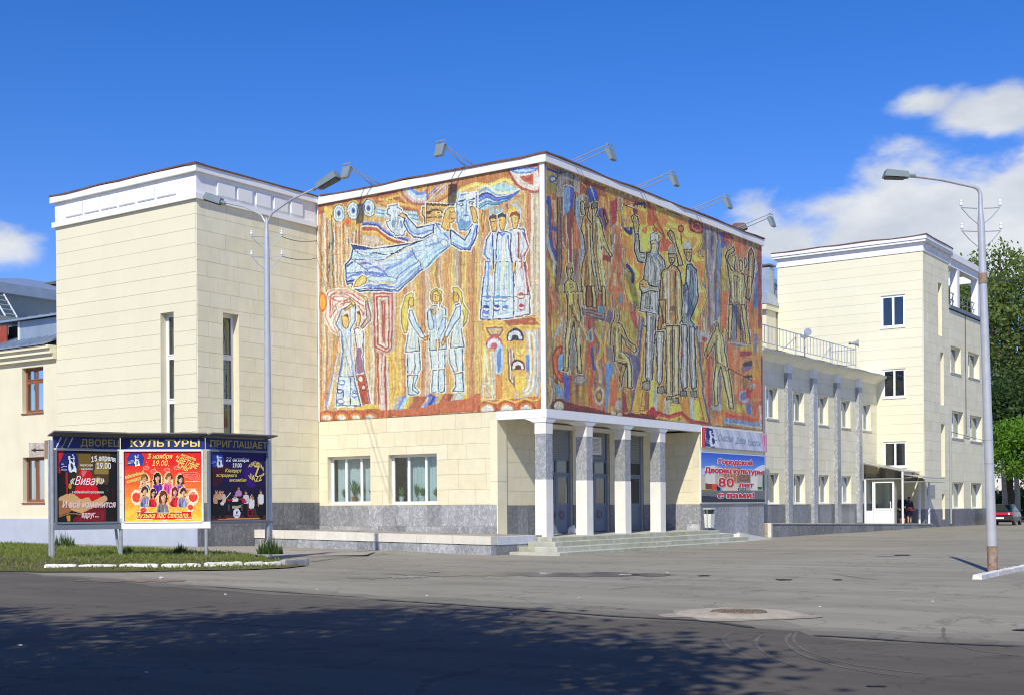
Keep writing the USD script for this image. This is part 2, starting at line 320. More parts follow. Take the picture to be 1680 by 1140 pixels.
def ground_mat(name, c1, c2, c3, rough=0.9, big=0.11, bump=0.006):
    """Weathered asphalt: broad patches, drawn-out wear along the traffic, grit, cracks and small bumps."""
    n = {'g': ('geometry', {}), 'a': ('noise_texture', {'scale': big, 'detail': 5.0, 'roughness': 0.6}), 'mp': ('mapping', {'rotation': (0, 0, -0.5), 'scale': (0.10, 0.9, 1.0)}), 'b': ('noise_texture', {'scale': 0.9, 'detail': 6.0, 'roughness': 0.68}),
         'c': ('noise_texture', {'scale': 42.0, 'detail': 3.0, 'roughness': 0.7}), 'ab': ('mix_float', {'fac': 0.62}), 'abc': ('mix_float', {'fac': 0.22}), 'rp': ('rgb_ramp', {'ramp': [(0.36, c1), (0.5, c2), (0.64, c3)]}),
         'v': ('voronoi_texture', {'feature': 'distance_to_edge', 'scale': 0.23}) if False else ('noise_texture', {'scale': 0.33, 'detail': 9.0, 'roughness': 0.55, 'distortion': 0.6}),
         'cr': ('rgb_ramp', {'ramp': [(0.0, (1, 1, 1)), (0.490, (1, 1, 1)), (0.5, (0.42, 0.42, 0.42)), (0.510, (1, 1, 1)), (0.60, (1, 1, 1)), (0.66, (0.84, 0.83, 0.82)), (0.74, (0.70, 0.69, 0.68)), (1.0, (0.62, 0.61, 0.60))]}), 'mu': ('mix', {'mix_type': 'multiply', 'fac': 0.62}),
         'bu': ('bump', {'strength': 1.0, 'distance': bump}), 'p': ('principled_bsdf', {'roughness': rough, 'specular_ior_level': 0.25})}
    L = [('g.position', 'a.vector'), ('g.position', 'mp.vector'), ('mp.vector', 'b.vector'), ('g.position', 'c.vector'), ('g.position', 'v.vector'), ('a.fac', 'ab.a'), ('b.fac', 'ab.b'), ('ab.result', 'abc.a'), ('c.fac', 'abc.b'), ('abc.result', 'rp.fac'),
         ('v.fac', 'cr.fac'), ('rp.color', 'mu.color1'), ('cr.color', 'mu.color2'), ('mu.color', 'p.base_color'), ('c.fac', 'bu.height'), ('bu.normal', 'p.normal')]
    MATS[name] = usdkit.material(stage, '/World/Looks/' + name, n, L, surface='p.BSDF')
ground_mat('plaza_asphalt', (0.215, 0.20, 0.158), (0.29, 0.268, 0.212), (0.375, 0.342, 0.268))
ground_mat('road_asphalt', (0.088, 0.077, 0.064), (0.120, 0.106, 0.088), (0.162, 0.143, 0.118), big=0.16)
ground_mat('worn_edge', (0.135, 0.122, 0.10), (0.185, 0.168, 0.136), (0.25, 0.228, 0.182), big=0.5)
ground_mat('worn_edge_pale', (0.18, 0.165, 0.132), (0.24, 0.22, 0.175), (0.31, 0.285, 0.225), big=0.5)
ground_mat('path_asphalt', (0.29, 0.26, 0.22), (0.36, 0.32, 0.27), (0.42, 0.38, 0.32))
ground_mat('soil', (0.10, 0.085, 0.045), (0.13, 0.12, 0.05), (0.20, 0.16, 0.08), bump=0.02)
mat('puddle', (0.055, 0.05, 0.045), rough=0.12, var=0.15, scale=3); mat('wet_asphalt', (0.10, 0.092, 0.085), rough=0.35, var=0.2, scale=3)

def leafmat(name, c1, c2, trans):
    n = {'oi': ('geometry', {}), 'rp': ('rgb_ramp', {'ramp': [(0.0, c1), (1.0, c2)]}), 'd': ('principled_bsdf', {'roughness': 0.55, 'specular_ior_level': 0.3}), 't': ('translucent_bsdf', {'color': trans}), 'm': ('mix_closure', {'fac': 0.35}),
         'nz': ('noise_texture', {'scale': 0.9, 'detail': 5.0, 'roughness': 0.65}), 'mx': ('mix_float', {'fac': 0.6})}
    MATS[name] = usdkit.material(stage, '/World/Looks/' + name, n, [('oi.position', 'nz.vector'), ('oi.random_per_island', 'mx.a'), ('nz.fac', 'mx.b'), ('mx.result', 'rp.fac'), ('rp.color', 'd.base_color'), ('d.BSDF', 'm.closure1'), ('t.BSDF', 'm.closure2')], surface='m.closure')
leafmat('leaf_dark', (0.030, 0.062, 0.018), (0.085, 0.135, 0.035), (0.10, 0.19, 0.03))
leafmat('leaf_mid', (0.05, 0.085, 0.022), (0.13, 0.18, 0.05), (0.16, 0.25, 0.04))
leafmat('leaf_sun', (0.10, 0.15, 0.04), (0.25, 0.31, 0.085), (0.30, 0.42, 0.08))
leafmat('leaf_bright', (0.10, 0.22, 0.02), (0.20, 0.36, 0.04), (0.26, 0.46, 0.04))
leafmat('grass_blade', (0.11, 0.19, 0.028), (0.40, 0.35, 0.12), (0.28, 0.36, 0.06))
mat('canopy_sheet', (0.42, 0.37, 0.34), rough=0.4, var=0.08)
def painted(name, rough, grit):
    """Colour taken from the mesh's own tint primvar, one colour per tessera or print dot."""
    n = {'a': ('attribute', {'attribute': 'tint'}), 'p': ('principled_bsdf', {'roughness': rough, 'specular_ior_level': grit})}
    MATS[name] = usdkit.material(stage, '/World/Looks/' + name, n, [('a.color', 'p.base_color')], surface='p.BSDF')
painted('mosaic_tesserae', 0.42, 0.4); painted('print', 0.45, 0.3)
mat('grout', (0.34, 0.32, 0.29), rough=0.9, var=0.1)
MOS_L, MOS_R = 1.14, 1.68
# ------------------------------------------------------------------ flat pictures: the two mosaic walls, the posters, the billboards
class Paint:
    """Lays flat colour on a grid of small cells (tesserae or print dots): filled outlines, concentric rows and drawn lines."""
    def __init__(s, X, Y, base, seed=1, wob=0.0, k=1.0):
        s.X, s.Y = X.ravel().copy(), Y.ravel().copy(); s.shape = X.shape
        s.rng = np.random.default_rng(seed)
        if wob:
            q = np.column_stack([s.X / 9, s.Y / 9, np.zeros(len(s.X))])
            s.X += (meshkit.noise(q, 3) - 0.5) * wob; s.Y += (meshkit.noise(q, 7) - 0.5) * wob
        s.C = np.tile(np.array(base, float), (len(s.X), 1)); s.o = (0.0, 0.0, 1.0); s.wk = k; s.tone = None
    def z(s, x0, y0, k): s.o = (x0, y0, k); return s
    def P(s, t):
        a = np.array([[float(c) for c in q.split(',')] for q in t.split()]) if isinstance(t, str) else np.asarray(t, float)
        return a / s.o[2] + np.array(s.o[:2])
    @staticmethod
    def curve(p, closed):
        n = len(p); out = []
        for i in range(n if closed else n - 1):
            a, b, c, d = (p[(i + k) % n] if closed else p[min(max(i + k, 0), n - 1)] for k in (-1, 0, 1, 2))
            for t in (0, .25, .5, .75):
                out.append(.5 * (2 * b + (c - a) * t + (2 * a - 5 * b + 4 * c - d) * t * t + (3 * b - a - 3 * c + d) * t ** 3))
        if not closed: out.append(p[-1])
        return np.array(out)
    def near(s, p, r):
        m = np.ones(len(s.X), bool)
        x0, y0 = p.min(0) - r; x1, y1 = p.max(0) + r
        return np.nonzero((s.X > x0) & (s.X < x1) & (s.Y > y0) & (s.Y < y1))[0]
    def dist(s, p, idx, closed):
        q = np.vstack([p, p[:1]]) if closed else p
        x, y = s.X[idx], s.Y[idx]; d = np.full(len(idx), 1e9)
        for a, b in zip(q[:-1], q[1:]):
            e = b - a; L = max(e @ e, 1e-9)
            t = np.clip(((x - a[0]) * e[0] + (y - a[1]) * e[1]) / L, 0, 1)
            d = np.minimum(d, (x - a[0] - t * e[0]) ** 2 + (y - a[1] - t * e[1]) ** 2)
        return np.sqrt(d)
    def _in(s, p):
        idx = s.near(p, 0)
        g = Polygon(p).buffer(0)
        return idx[shapely.contains_xy(g, s.X[idx], s.Y[idx])]
    def fill(s, t, col, sm=False, a=1.0):
        p = s.P(t); p = s.curve(p, True) if sm else p
        i = s._in(p); s.C[i] = s.C[i] * (1 - a) + np.array(col) * a; return p
    def band(s, t, cols, w, sm=False):
        """Rows that follow the outline inwards, each w wide, through the colours and round again."""
        p = s.P(t); p = s.curve(p, True) if sm else p
        i = s._in(p); d = s.dist(p, i, True)
        s.C[i] = np.array(cols, float)[(d / w).astype(int) % len(cols)]; return p
    def line(s, t, col, w=1.0, sm=False, closed=False):
        p = s.P(t); p = s.curve(p, closed) if sm else p; w = w * s.wk
        i = s.near(p, w); d = s.dist(p, i, closed)
        s.C[i[d < w / 2]] = col; return p
    def rows(s, t, cols, w, dx=0.0, dy=0.0, sm=True):
        """Parallel lines side by side: a drawn ribbon of several colours."""
        p = s.P(t)
        for k, c in enumerate(cols):
            q = (p + np.array([dx, dy]) * k - np.array(s.o[:2])) * s.o[2]
            s.line(q, c, w, sm)
    def fig(s, t, col, out=(60, 62, 80), w=1.2, halo=(226, 220, 204), hw=1.8, sm=False, inner=None):
        p = s.P(t); p = s.curve(p, True) if sm else p
        o = s.o; s.o = (0, 0, 1)
        if halo is not None: s.line(p, halo, w + 2 * hw, closed=True); s.fill(p, halo)
        s.fill(p, col)
        if s.tone is not None and min(np.ptp(p[:, 0]), np.ptp(p[:, 1])) > 7:
            i = s._in(p); d = s.dist(p, i, True); s.C[i] *= np.array(s.tone)[(d / 1.45).astype(int) % len(s.tone)]
        if inner is not None: s.band(p, inner, 1.3)
        s.line(p, out, w, closed=True); s.o = o; return p
    def ell(s, cx, cy, radii, cols):
        c = s.P([[cx, cy]])[0]
        for (rx, ry), col in zip(radii, cols):
            rx, ry = rx / s.o[2], ry / s.o[2]
            s.C[((s.X - c[0]) / rx) ** 2 + ((s.Y - c[1]) / ry) ** 2 < 1] = col
    def stripes(s, edges, cols, y0, y1, wav=0.0):
        x = s.X + wav * (meshkit.noise(np.column_stack([s.X / 40, s.Y / 28, s.X * 0]), 5) - .5)
        m = (s.Y >= y0) & (s.Y < y1) & (x >= edges[0]) & (x < edges[-1]); E_ = np.asarray(edges, float)
        k = np.clip(np.searchsorted(E_, x[m], 'right') - 1, 0, len(cols) - 1)
        c = np.array(cols, float)[k]; d = np.minimum(x[m] - E_[k], E_[np.minimum(k + 1, len(E_) - 1)] - x[m])
        dots = np.sin(s.Y[m] * 2.1 + k * 1.7) > -.2                                   # rows of darker stones set along each seam, a light row in the middle
        c = np.where(((d < .55) & dots)[:, None], c * np.array([.84, .72, .64]), c); c = np.where((d > 1.7)[:, None], c * .8 + np.array([236, 214, 180]) * .2, c); s.C[m] = c
    def grain(s, amp):
        """Clusters of lighter and darker stones, as the layer picked them."""
        q = np.column_stack([s.X / 1.5, s.Y / 1.9, s.X * 0]); g = meshkit.noise(q, 21) + meshkit.noise(q * .45, 22) - 1.0; h = meshkit.noise(q * .8, 23) - .5
        s.C = s.C * (1 + amp * g[:, None]) + h[:, None] * np.array([12, 0, -14]); return s
    def albedo(s, gain, jit, sat=1.0):
        c = srgb(np.clip(s.C, 0, 255), gain)
        l = c.mean(1, keepdims=True); c = l + (c - l) * sat
        c *= np.exp(s.rng.normal(0, jit, (len(c), 1))); c *= 1 + s.rng.normal(0, jit * .45, c.shape)
        return np.clip(c, 0.012, 0.86)

OCH, ORA, BRN, LIL, YEL, CRI, WHT, GRY = (210, 164, 90), (206, 138, 80), (168, 108, 78), (192, 174, 164), (222, 188, 88), (176, 92, 74), (218, 208, 192), (174, 168, 160)
BLU, LBL, NAV, SKN, HAI, INK = (110, 132, 204), (172, 198, 222), (62, 72, 150), (232, 184, 104), (228, 198, 92), (62, 66, 92)

def streaked(m, amp, warm):
    """The stones run in upright rows: fine lighter and darker streaks all over."""
    q = np.column_stack([m.X / 1.35, m.Y / 13, m.X * 0]); g = meshkit.noise(q, 41) - .5 + (meshkit.noise(np.column_stack([m.X / 3.1, m.Y / 22, m.X * 0]), 43) - .5) * .7
    m.C = m.C * (1 + amp * g[:, None]) * np.array(warm); return m
def mosaic_arts(X, Y):
    m = Paint(X, Y, OCH, 11, wob=1.6, k=1.14)
    m.tone = [(.74, .82, .98), (1.02, 1.02, 1.0), (.92, .96, 1.0), (1.03, 1.03, 1.0), (.88, .93, 1.0)]
    A, B, C, D = (515, 300, 6.335), (700, 250, 6.0), (515, 460, 4.955), (700, 430, 4.386)
    # hanging curtains and light: vertical rows of stone
    rng = np.random.default_rng(4)
    e = [518, 523, 526, 529, 532, 535, 538, 541, 544, 547, 551, 554, 558, 562, 566, 572]
    c = [ORA, (238, 168, 84), BRN, LIL, WHT, BRN, LIL, GRY, OCH, BRN, GRY, WHT, ORA, OCH, LIL]
    m.stripes(e, c, 250, 700, 1.5)
    e = [572, 577, 582, 588, 594, 600, 606, 611, 615, 618, 622, 625, 629, 633, 637, 641, 645, 650, 655, 660, 664, 668, 673, 678, 683, 688, 693, 698, 703]
    c = [OCH, LIL, ORA, BRN, LIL, OCH, LIL, WHT, CRI, LIL, (204, 178, 178), CRI, LIL, WHT, CRI, (190, 160, 160), LIL, OCH, YEL, ORA, BRN, OCH, LIL, YEL, OCH, ORA, BRN, LIL]
    m.stripes(e, c, 380, 700, 2.5)
    e = list(np.arange(703, 800, 4.2)); cc = [LIL, OCH, YEL, BRN, LIL, OCH, ORA, ORA, OCH, YEL, LIL, GRY, BRN, OCH, YEL, ORA, ORA, BRN, OCH, YEL, LIL, ORA, BRN]
    m.stripes(e, cc, 380, 700, 3.0)
    m.stripes([796, 803, 810, 820, 835, 850, 862, 866, 871, 876, 880, 884, 888, 893, 905], [BRN, OCH, LIL, (205, 190, 185), OCH, YEL, ORA, CRI, (222, 214, 206), GRY, WHT, LIL, (205, 175, 150), (222, 196, 170)], 250, 700, 1.5)
    m.C = m.C * .66 + np.array([214, 182, 138]) * .34
    # scalloped knots of the hanging curtains
    m.z(*C); m.band('470,90 660,90 655,560 600,600 640,620 560,590 480,550', [LIL, CRI, (205, 180, 178), CRI, WHT], 2.6)
    m.fill('560,610 610,660 620,1060 545,1060', (205, 190, 186)); m.line('580,620 590,1050', CRI, 3); m.line('520,590 530,1000', CRI, 2.4); m.line('545,600 540,1050', WHT, 1.3)
    m.band('590,620 660,560 660,660 690,720 680,940 610,1060 620,680', [YEL, OCH, (235, 200, 110)], 3)
    # the top: brown and gold swags with a rainbow arc
    m.z(*A); m.band('40,240 300,180 560,150 860,80 1290,-20 1290,280 1100,330 900,290 640,220 400,250 220,300 50,330', [CRI, BRN, (190, 120, 70), OCH, YEL], 2.4)
    m.ell(1105, 10, [(245, 255), (215, 235), (190, 205), (160, 180), (135, 150), (110, 125), (85, 95), (60, 70), (35, 45)], [OCH, (178, 112, 96), (205, 176, 176), (214, 206, 214), LBL, BLU, OCH, ORA, (232, 170, 80)])
    m.z(*B); m.band('0,330 60,310 250,270 250,420 120,500 0,520', [BRN, ORA, OCH, LIL], 3); m.line('240,300 60,480', LIL, 1.6, True); m.line('200,300 0,500', (205, 190, 190), 2, True); m.line('140,310 0,440', BLU, 1.6)
    m.fill('250,270 520,230 800,170 830,290 640,300 400,350 330,380 250,400', (186, 122, 76)); m.rows('330,370 480,310 620,320 760,260 840,290', [YEL, (238, 214, 120)], 3.2, 0, 2.4)
    m.fill('520,560 800,480 960,400 960,560 800,600 620,660 500,830', (196, 150, 104)); m.band('800,480 900,470 960,560 970,720 900,740 820,600', [LIL, OCH, LBL, (210, 195, 185)], 2.6); m.ell(850, 580, [(48, 45)], [YEL])
    m.fill('620,560 760,560 720,640 620,640', (172, 184, 190)); m.band('540,560 600,570 580,780 530,830 525,620', [OCH, BRN, YEL], 2.2); m.fill('770,520 800,510 800,570', (160, 80, 60))
    # drapery at the top right corner
    m.band('800,160 960,160 1110,120 1125,390 960,380 860,300', [CRI, (222, 206, 200), WHT, (196, 96, 76), (176, 66, 56)], 4.5, True)
    m.band('830,165 1090,150 1050,200 900,215', [BLU, LBL, WHT, (150, 150, 214)], 3.0, True)
    # blue streamers of the mask
    m.fill('510,470 560,400 660,330 760,310 920,370 820,400 800,480 640,550 520,560', (170, 202, 208), True)
    for dy, col, w in ((0, NAV, 3.2), (22, BLU, 3), (-45, (120, 165, 200), 3), (-80, (225, 228, 190), 3.4), (60, WHT, 2), (90, (104, 150, 190), 3), (-25, WHT, 1.6), (115, (60, 110, 150), 1.6), (45, (84, 96, 190), 2.4)):
        m.line([(520, 440 + dy), (600, 410 + dy * .9), (690, 450 + dy * .6), (800, 430 + dy * .4), (915, 375 + dy * .1)], col, w, True)
    # horns with their round mouths, pale tubes, organ pipes
    m.z(*A); m.fill('630,250 1080,310 1130,430 640,350', (176, 204, 212))
    for k, col in enumerate([WHT, (120, 150, 190), LBL, (96, 120, 170), WHT, (150, 180, 205)]): m.line([(640, 262 + k * 16), (1100, 335 + k * 17)], col, 1.5)
    m.fill('830,180 900,200 760,240 640,220', OCH); m.fill('1060,270 1140,250 1150,430 1100,400', ORA)
    for cx, cy in ((265, 320), (413, 293), (575, 268)):
        m.ell(cx, cy, [(82, 112), (68, 93), (60, 84), (48, 66), (36, 50), (22, 32), (12, 16)], [OCH, (96, 112, 124), (208, 218, 216), (160, 186, 196), (210, 222, 226), (104, 124, 182), (66, 62, 104)])
    m.fill('110,250 190,250 190,400 120,350', YEL); m.ell(350, 410, [(44, 50), (24, 26)], [ORA, (216, 90, 50)])
    for k in range(9):
        x = 118 + k * 24; m.line([(x, 350 + (k % 3) * 40), (x + 12, 1080)], [WHT, BRN, GRY, (120, 110, 100), WHT, (196, 120, 60), GRY, WHT, BRN][k], 1.5)
    for k in range(8): m.line([(350 + 18 * k, 560 - 26 * k + 60), (352 + 18 * k, 640)], [WHT, (96, 104, 110), LIL, BRN, WHT, (110, 110, 110), LIL, BRN][k], 1.5)
    for x, y in ((150, 690), (150, 900), (185, 640)): m.line([(x, y), (x + 20, y - 60), (x + 10, y + 50)], (96, 104, 104), 1.4)
    # ribbons of the rainbow
    m.fill('510,400 640,400 780,420 780,520 1120,600 1000,650 500,640', (200, 178, 160))
    m.rows('512,420 640,425 700,470 790,530 980,590', [BLU, NAV, WHT, CRI, CRI, YEL, OCH, OCH, LIL], 2.6, 0, 2.8)
    # lyre
    lyre = '775,240 870,235 870,260 910,285 915,315 875,350 900,370 925,330 960,350 985,420 965,490 940,520 935,553 850,553 845,535 800,505 765,455 755,410 800,400 795,345 760,330 765,280 785,265'
    m.fig(lyre, (226, 230, 222), (84, 96, 110)); m.ell(830, 430, [(20, 42)], [(112, 140, 176)]); m.ell(915, 430, [(18, 40)], [(112, 140, 176)])
    for k in range(4): m.line([(830 + k * 18, 290), (850 + k * 13, 540)], (150, 162, 176), .8)
    # flying muse: hair, gown, arms
    m.z(*A); m.fig('1130,260 1290,240 1290,420 1150,430 1150,360 1125,330', (222, 172, 96), (96, 74, 54))
    m.z(*B); m.fig('0,510 270,520 290,640 160,690 0,700', (220, 170, 100), (98, 76, 56)); m.line('0,600 90,570 180,600', (110, 74, 46), 2.2, True); m.line('0,650 90,640 190,640', (120, 84, 50), 1.4, True); m.ell(20, 597, [(26, 14)], [(120, 80, 50)]); m.ell(120, 597, [(30, 16), (14, 8)], [(236, 214, 150), (110, 84, 60)]); m.line('10,520 260,525', (110, 78, 60), 3)
    m.z(*A); gown = [tuple(q) for q in m.P('395,650 610,690 860,662 1000,640 1100,612 1210,560')] 
    m.z(*B); gown += [tuple(q) for q in m.P('20,715 90,705 160,712 180,770 220,765 245,762 320,830 430,850 300,900 220,925 120,1010 20,1120')]
    m.z(*A); gown += [tuple(q) for q in m.P('1110,920 990,1030 870,1130 640,1120 480,1130 400,1085 410,1050 345,1055 335,860 390,790 410,680')]
    m.z(0, 0, 1); m.fig(gown, (206, 218, 226), (52, 64, 116), 1.9)
    m.z(*A)
    m.fill('400,660 600,690 560,700 480,700 420,690', NAV)
    for t, col, w in (('415,690 480,740 560,770 620,730 760,750 960,700', INK, 1.3), ('400,800 560,805 720,800 900,700 1080,625', INK, 1.4), ('415,815 520,880 570,925', (96, 104, 120), 1.4), ('345,945 560,930 760,950 900,890 1040,840 1090,810', (92, 110, 180), 1.7),
                      ('430,760 560,770 620,745', (140, 182, 196), 3), ('470,830 620,810 740,900', (206, 196, 226), 3), ('560,900 640,880 740,930', (122, 136, 208), 3.4), ('480,845 540,840 600,850', (110, 120, 200), 2.6), ('720,820 880,740 1000,690', WHT, 3), ('760,910 900,830 1040,740', (124, 146, 206), 4.2), ('800,870 950,790 1030,700', (150, 172, 222), 3),
                      ('770,960 940,880 1080,820', LBL, 4), ('350,1000 430,960 560,950 760,960', BLU, 3), ('350,1035 420,1020', NAV, 3), ('740,800 760,760 900,680', (205, 214, 216), 2), ('870,1000 900,950 1080,830', (104, 128, 190), 2), ('900,1040 1000,940 1110,870', (140, 170, 214), 3), ('860,1100 980,1010 1100,900', (112, 140, 200), 2.6),
                      ('560,1010 700,1060 850,1040 860,1000 780,980 600,970', (104, 116, 176), 1.4), ('620,1060 720,1040 830,1060', (226, 206, 150), 2.6), ('600,1085 720,1070 840,1090', BLU, 2.4), ('420,1090 560,1070 860,1130', (120, 146, 204), 3), ('440,1110 640,1100 860,1120', NAV, 1.6), ('1030,700 1060,780 1110,830 1120,900', (90, 100, 140), 1.4), ('340,880 400,830', NAV, 2)):
        m.line(t, col, w, True)
    m.fig('415,1085 440,1020 510,965 560,990 545,1040 480,1075', (236, 196, 120), (150, 96, 50), 1.0); m.band('1130,850 1165,740 1215,770 1190,860 1140,915', [(150, 192, 214), WHT, (186, 216, 226)], 2)
    m.z(*B)
    for t, col, w in (('0,930 90,900 200,870', (120, 150, 200), 2.4), ('0,980 120,930 220,900', (170, 200, 224), 3), ('0,1040 120,960 220,915', (140, 180, 214), 3.2), ('20,1110 140,990', (90, 150, 190), 2.4), ('100,720 170,800 250,880', BLU, 2.2), ('0,820 50,780 60,720', BLU, 2.6), ('70,730 50,800 60,860', (150, 170, 216), 2), ('130,730 160,790', WHT, 3)): m.line(t, col, w, True)
    m.ell(82, 855, [(34, 44), (28, 38)], [(130, 150, 196), (224, 230, 226)]); m.ell(175, 893, [(34, 34), (28, 28)], [(140, 160, 200), (226, 230, 224)])
    m.fig('155,700 165,655 195,570 230,545 270,545 285,600 285,640 265,690 235,700 230,770 180,775 150,740', SKN, (120, 84, 50), .9); m.line('215,600 240,590', INK, .9); m.line('250,600 270,595', INK, .9); m.fill('240,650 270,650 262,662 245,662', (190, 70, 50)); m.fill('205,620 235,700 180,690', (238, 152, 50), a=.7)
    m.fig('240,765 300,810 375,865 430,790 455,700 505,702 490,830 430,965 330,955 240,905', (208, 220, 228), (52, 64, 116), 1.8); m.line('260,890 330,930 420,940 470,800 490,720', BLU, 2.6, True); m.line('260,850 350,890 400,890 450,780', LBL, 2.4, True)
    m.z(*A); m.fig('880,340 920,315 960,335 985,370 1075,470 1170,450 1255,440 1245,520 1130,580 1040,570 980,510 940,430 945,370 910,350', (208, 220, 228), (52, 64, 116), 1.8); m.line('960,400 1010,500 1080,540 1240,490', BLU, 2.6, True); m.line('985,400 1050,500 1240,460', (170, 196, 226), 2, True); m.fill('885,335 920,318 955,335 950,365 910,350', SKN)
    # mask
    m.z(*B); m.fig('300,500 350,420 495,400 500,560 470,690 410,770 330,770 300,700', (196, 212, 224), (84, 100, 130), 1.5); m.fill('300,700 340,660 400,690 450,680 400,760 330,765', (112, 154, 200)); m.fill('395,410 490,402 490,540 400,640', (222, 230, 232)); m.fill('300,385 345,400 340,470 300,500', (186, 206, 220))
    for t in ('325,490 380,470', '415,475 475,460'): m.line(t, (60, 66, 90), 2.2, True)
    for cx, cy in ((345, 518), (440, 500)): m.ell(cx, cy, [(26, 15), (14, 9)], [(70, 76, 110), (190, 204, 216)])
    m.line('400,480 390,590 410,600', (110, 124, 160), 1.2); m.ell(390, 625, [(24, 9)], [(110, 90, 150)]); m.ell(350, 575, [(20, 22), (15, 17)], [(120, 140, 170), (210, 220, 226)]); m.line('300,560 330,640 400,690 460,650', (130, 150, 196), 1.5, True)
    m.fig('430,540 460,530 500,580 505,640 500,705 460,690 450,640', SKN, (150, 96, 50), 1.0)
    # choir of three in long gowns
    dk = (44, 58, 112)
    m.z(*D); body = [tuple(q) for q in m.P('430,240 390,412 480,415 620,400 745,380 750,300 720,160')]
    m.z(*B)
    for t, fillc, hems in (('630,800 680,780 700,1140 600,1140 610,1060 570,1010 590,860', (214, 224, 232), 0), ('820,770 900,750 960,760 1005,940 960,1040 985,1140 850,1140', (222, 220, 220), 0), ('700,790 790,780 830,800 830,980 860,1140 680,1140 690,900', (228, 232, 230), 0)): m.fig(t, fillc, dk, 1.3)
    m.z(*D); m.fig('430,0 400,250 388,412 480,415 490,240 505,0', (196, 212, 232), dk, 1.3); m.fig('640,0 700,0 745,250 745,380 620,400 630,240', (224, 216, 214), (110, 60, 70), 1.3); m.fig('500,0 620,0 632,240 625,400 480,415 488,240', (218, 226, 224), dk, 1.3)
    for x, col in ((450, BLU), (470, WHT), (520, LBL), (545, (226, 220, 176)), (570, WHT), (595, (150, 190, 200)), (612, LBL), (660, WHT), (690, (206, 176, 176)), (712, CRI)): m.line([(x, 0), (x + (x - 560) * .12, 240)], col, 2.0)
    m.line('402,250 630,255 740,235', (90, 96, 120), 1.0)
    for cx, cy, col in ((440, 270, BLU), (430, 340, NAV), (430, 380, BLU), (510, 270, (96, 150, 200)), (560, 270, BLU), (505, 335, NAV), (570, 340, BLU), (600, 350, LBL), (680, 250, CRI), (685, 330, (190, 60, 60))): m.ell(cx, cy, [(26, 22), (24, 12)], [col, (226, 226, 206)]); m.ell(cx, cy - 14, [(20, 12)], [col])
    m.z(*B); m.line('650,800 665,1140', NAV, 1.6); m.line('590,880 580,1010 620,1060', BLU, 2.4, True); m.line('715,860 705,1140', LBL, 2.4); m.line('760,840 765,1140', (224, 216, 160), 2); m.line('800,820 815,960 850,1100', NAV, 1.6); m.line('905,790 905,1040', (150, 84, 60), 2.2); m.line('950,790 1000,930 960,1020', (170, 80, 80), 2, True); m.line('930,1000 940,1140', (200, 110, 90), 2.4); m.fill('700,800 790,790 750,830', BLU)
    for x, y, hair in ((665, 690, (92, 74, 74)), (745, 675, (76, 70, 84)), (870, 660, (150, 84, 52))):
        m.fig([(x - 40, y - 40), (x - 10, y - 68), (x + 35, y - 50), (x + 42, y + 20), (x + 20, y + 90), (x - 15, y + 95), (x - 25, y + 50)], SKN, (110, 76, 50), .8); m.fill([(x - 44, y - 20), (x - 40, y - 55), (x, y - 78), (x + 45, y - 50), (x + 45, y + 30), (x + 32, y - 20), (x - 10, y - 36)], hair, True)
        m.line([(x - 22, y), (x - 4, y - 4)], INK, .9); m.line([(x + 10, y - 6), (x + 28, y - 8)], INK, .9); m.line([(x + 4, y), (x + 2, y + 24)], (170, 110, 60), .8); m.fill([(x - 6, y + 40), (x + 16, y + 38), (x + 4, y + 46)], (180, 60, 44)); m.fill([(x + 18, y), (x + 40, y + 10), (x + 18, y + 80)], (236, 150, 52), a=.6)
    m.z(*D); m.fig('468,30 480,20 485,70 475,105 465,80', SKN, (130, 90, 60), .7, None); m.fig('618,10 635,10 640,60 628,85 620,60', SKN, (130, 90, 60), .7, None)
    # clasped trio in the middle
    m.fill('0,180 390,180 390,950 0,950', OCH, a=.0)
    def youth(head, hair, torso, arms, legs, boots):
        for t in legs: m.fig(t, (210, 222, 222), (70, 88, 110), 1.2)
        for t in boots: m.fig(t, (206, 220, 222), (66, 86, 106), 1.2)
        m.fig(torso, (208, 220, 220), (66, 84, 112), 1.3, inner=[(150, 176, 206), (206, 222, 224), WHT, (208, 214, 186)])
        m.fig(hair, HAI, (150, 110, 40), 1.0)
        m.fig(head, SKN, (130, 86, 46), .9, None)
        for t in arms: m.fig(t, (206, 220, 226), (70, 88, 126), 1.2)
    m.z(*D)
    youth('45,225 70,210 100,225 102,270 80,305 60,300 45,265', '35,215 70,190 110,215 112,280 95,320 105,240 70,205 45,240 45,300 30,260', '15,340 50,318 110,318 142,340 140,470 142,625 25,632 25,480', [], ['28,632 80,630 82,770 40,770 30,700', '84,630 138,628 130,770 88,770'], ['45,775 84,772 84,920 60,940 40,930', '88,772 130,770 132,925 108,938 88,925'])
    m.fig('12,360 35,340 45,400 55,440 50,485 20,490 8,440', (196, 212, 224), (72, 90, 130), 1.2); m.fig('40,350 80,325 90,345 60,385 42,380', (224, 156, 76), (140, 84, 40), .9, None); m.fig('118,400 142,400 135,480 95,560 75,560 85,500', (198, 214, 220), (72, 90, 130), 1.1); m.fig('65,570 92,560 95,610 75,638 64,610', (226, 160, 80), (140, 84, 40), .9, None)
    m.line('55,235 90,240', INK, .9); m.line('68,250 70,275', (150, 96, 50), .8); m.fill('62,285 82,285 72,294', (180, 60, 40)); m.line('60,340 62,620', LBL, 1.6); m.line('100,340 104,620', (170, 196, 214), 1.8); m.line('80,320 82,760', WHT, 1.6)
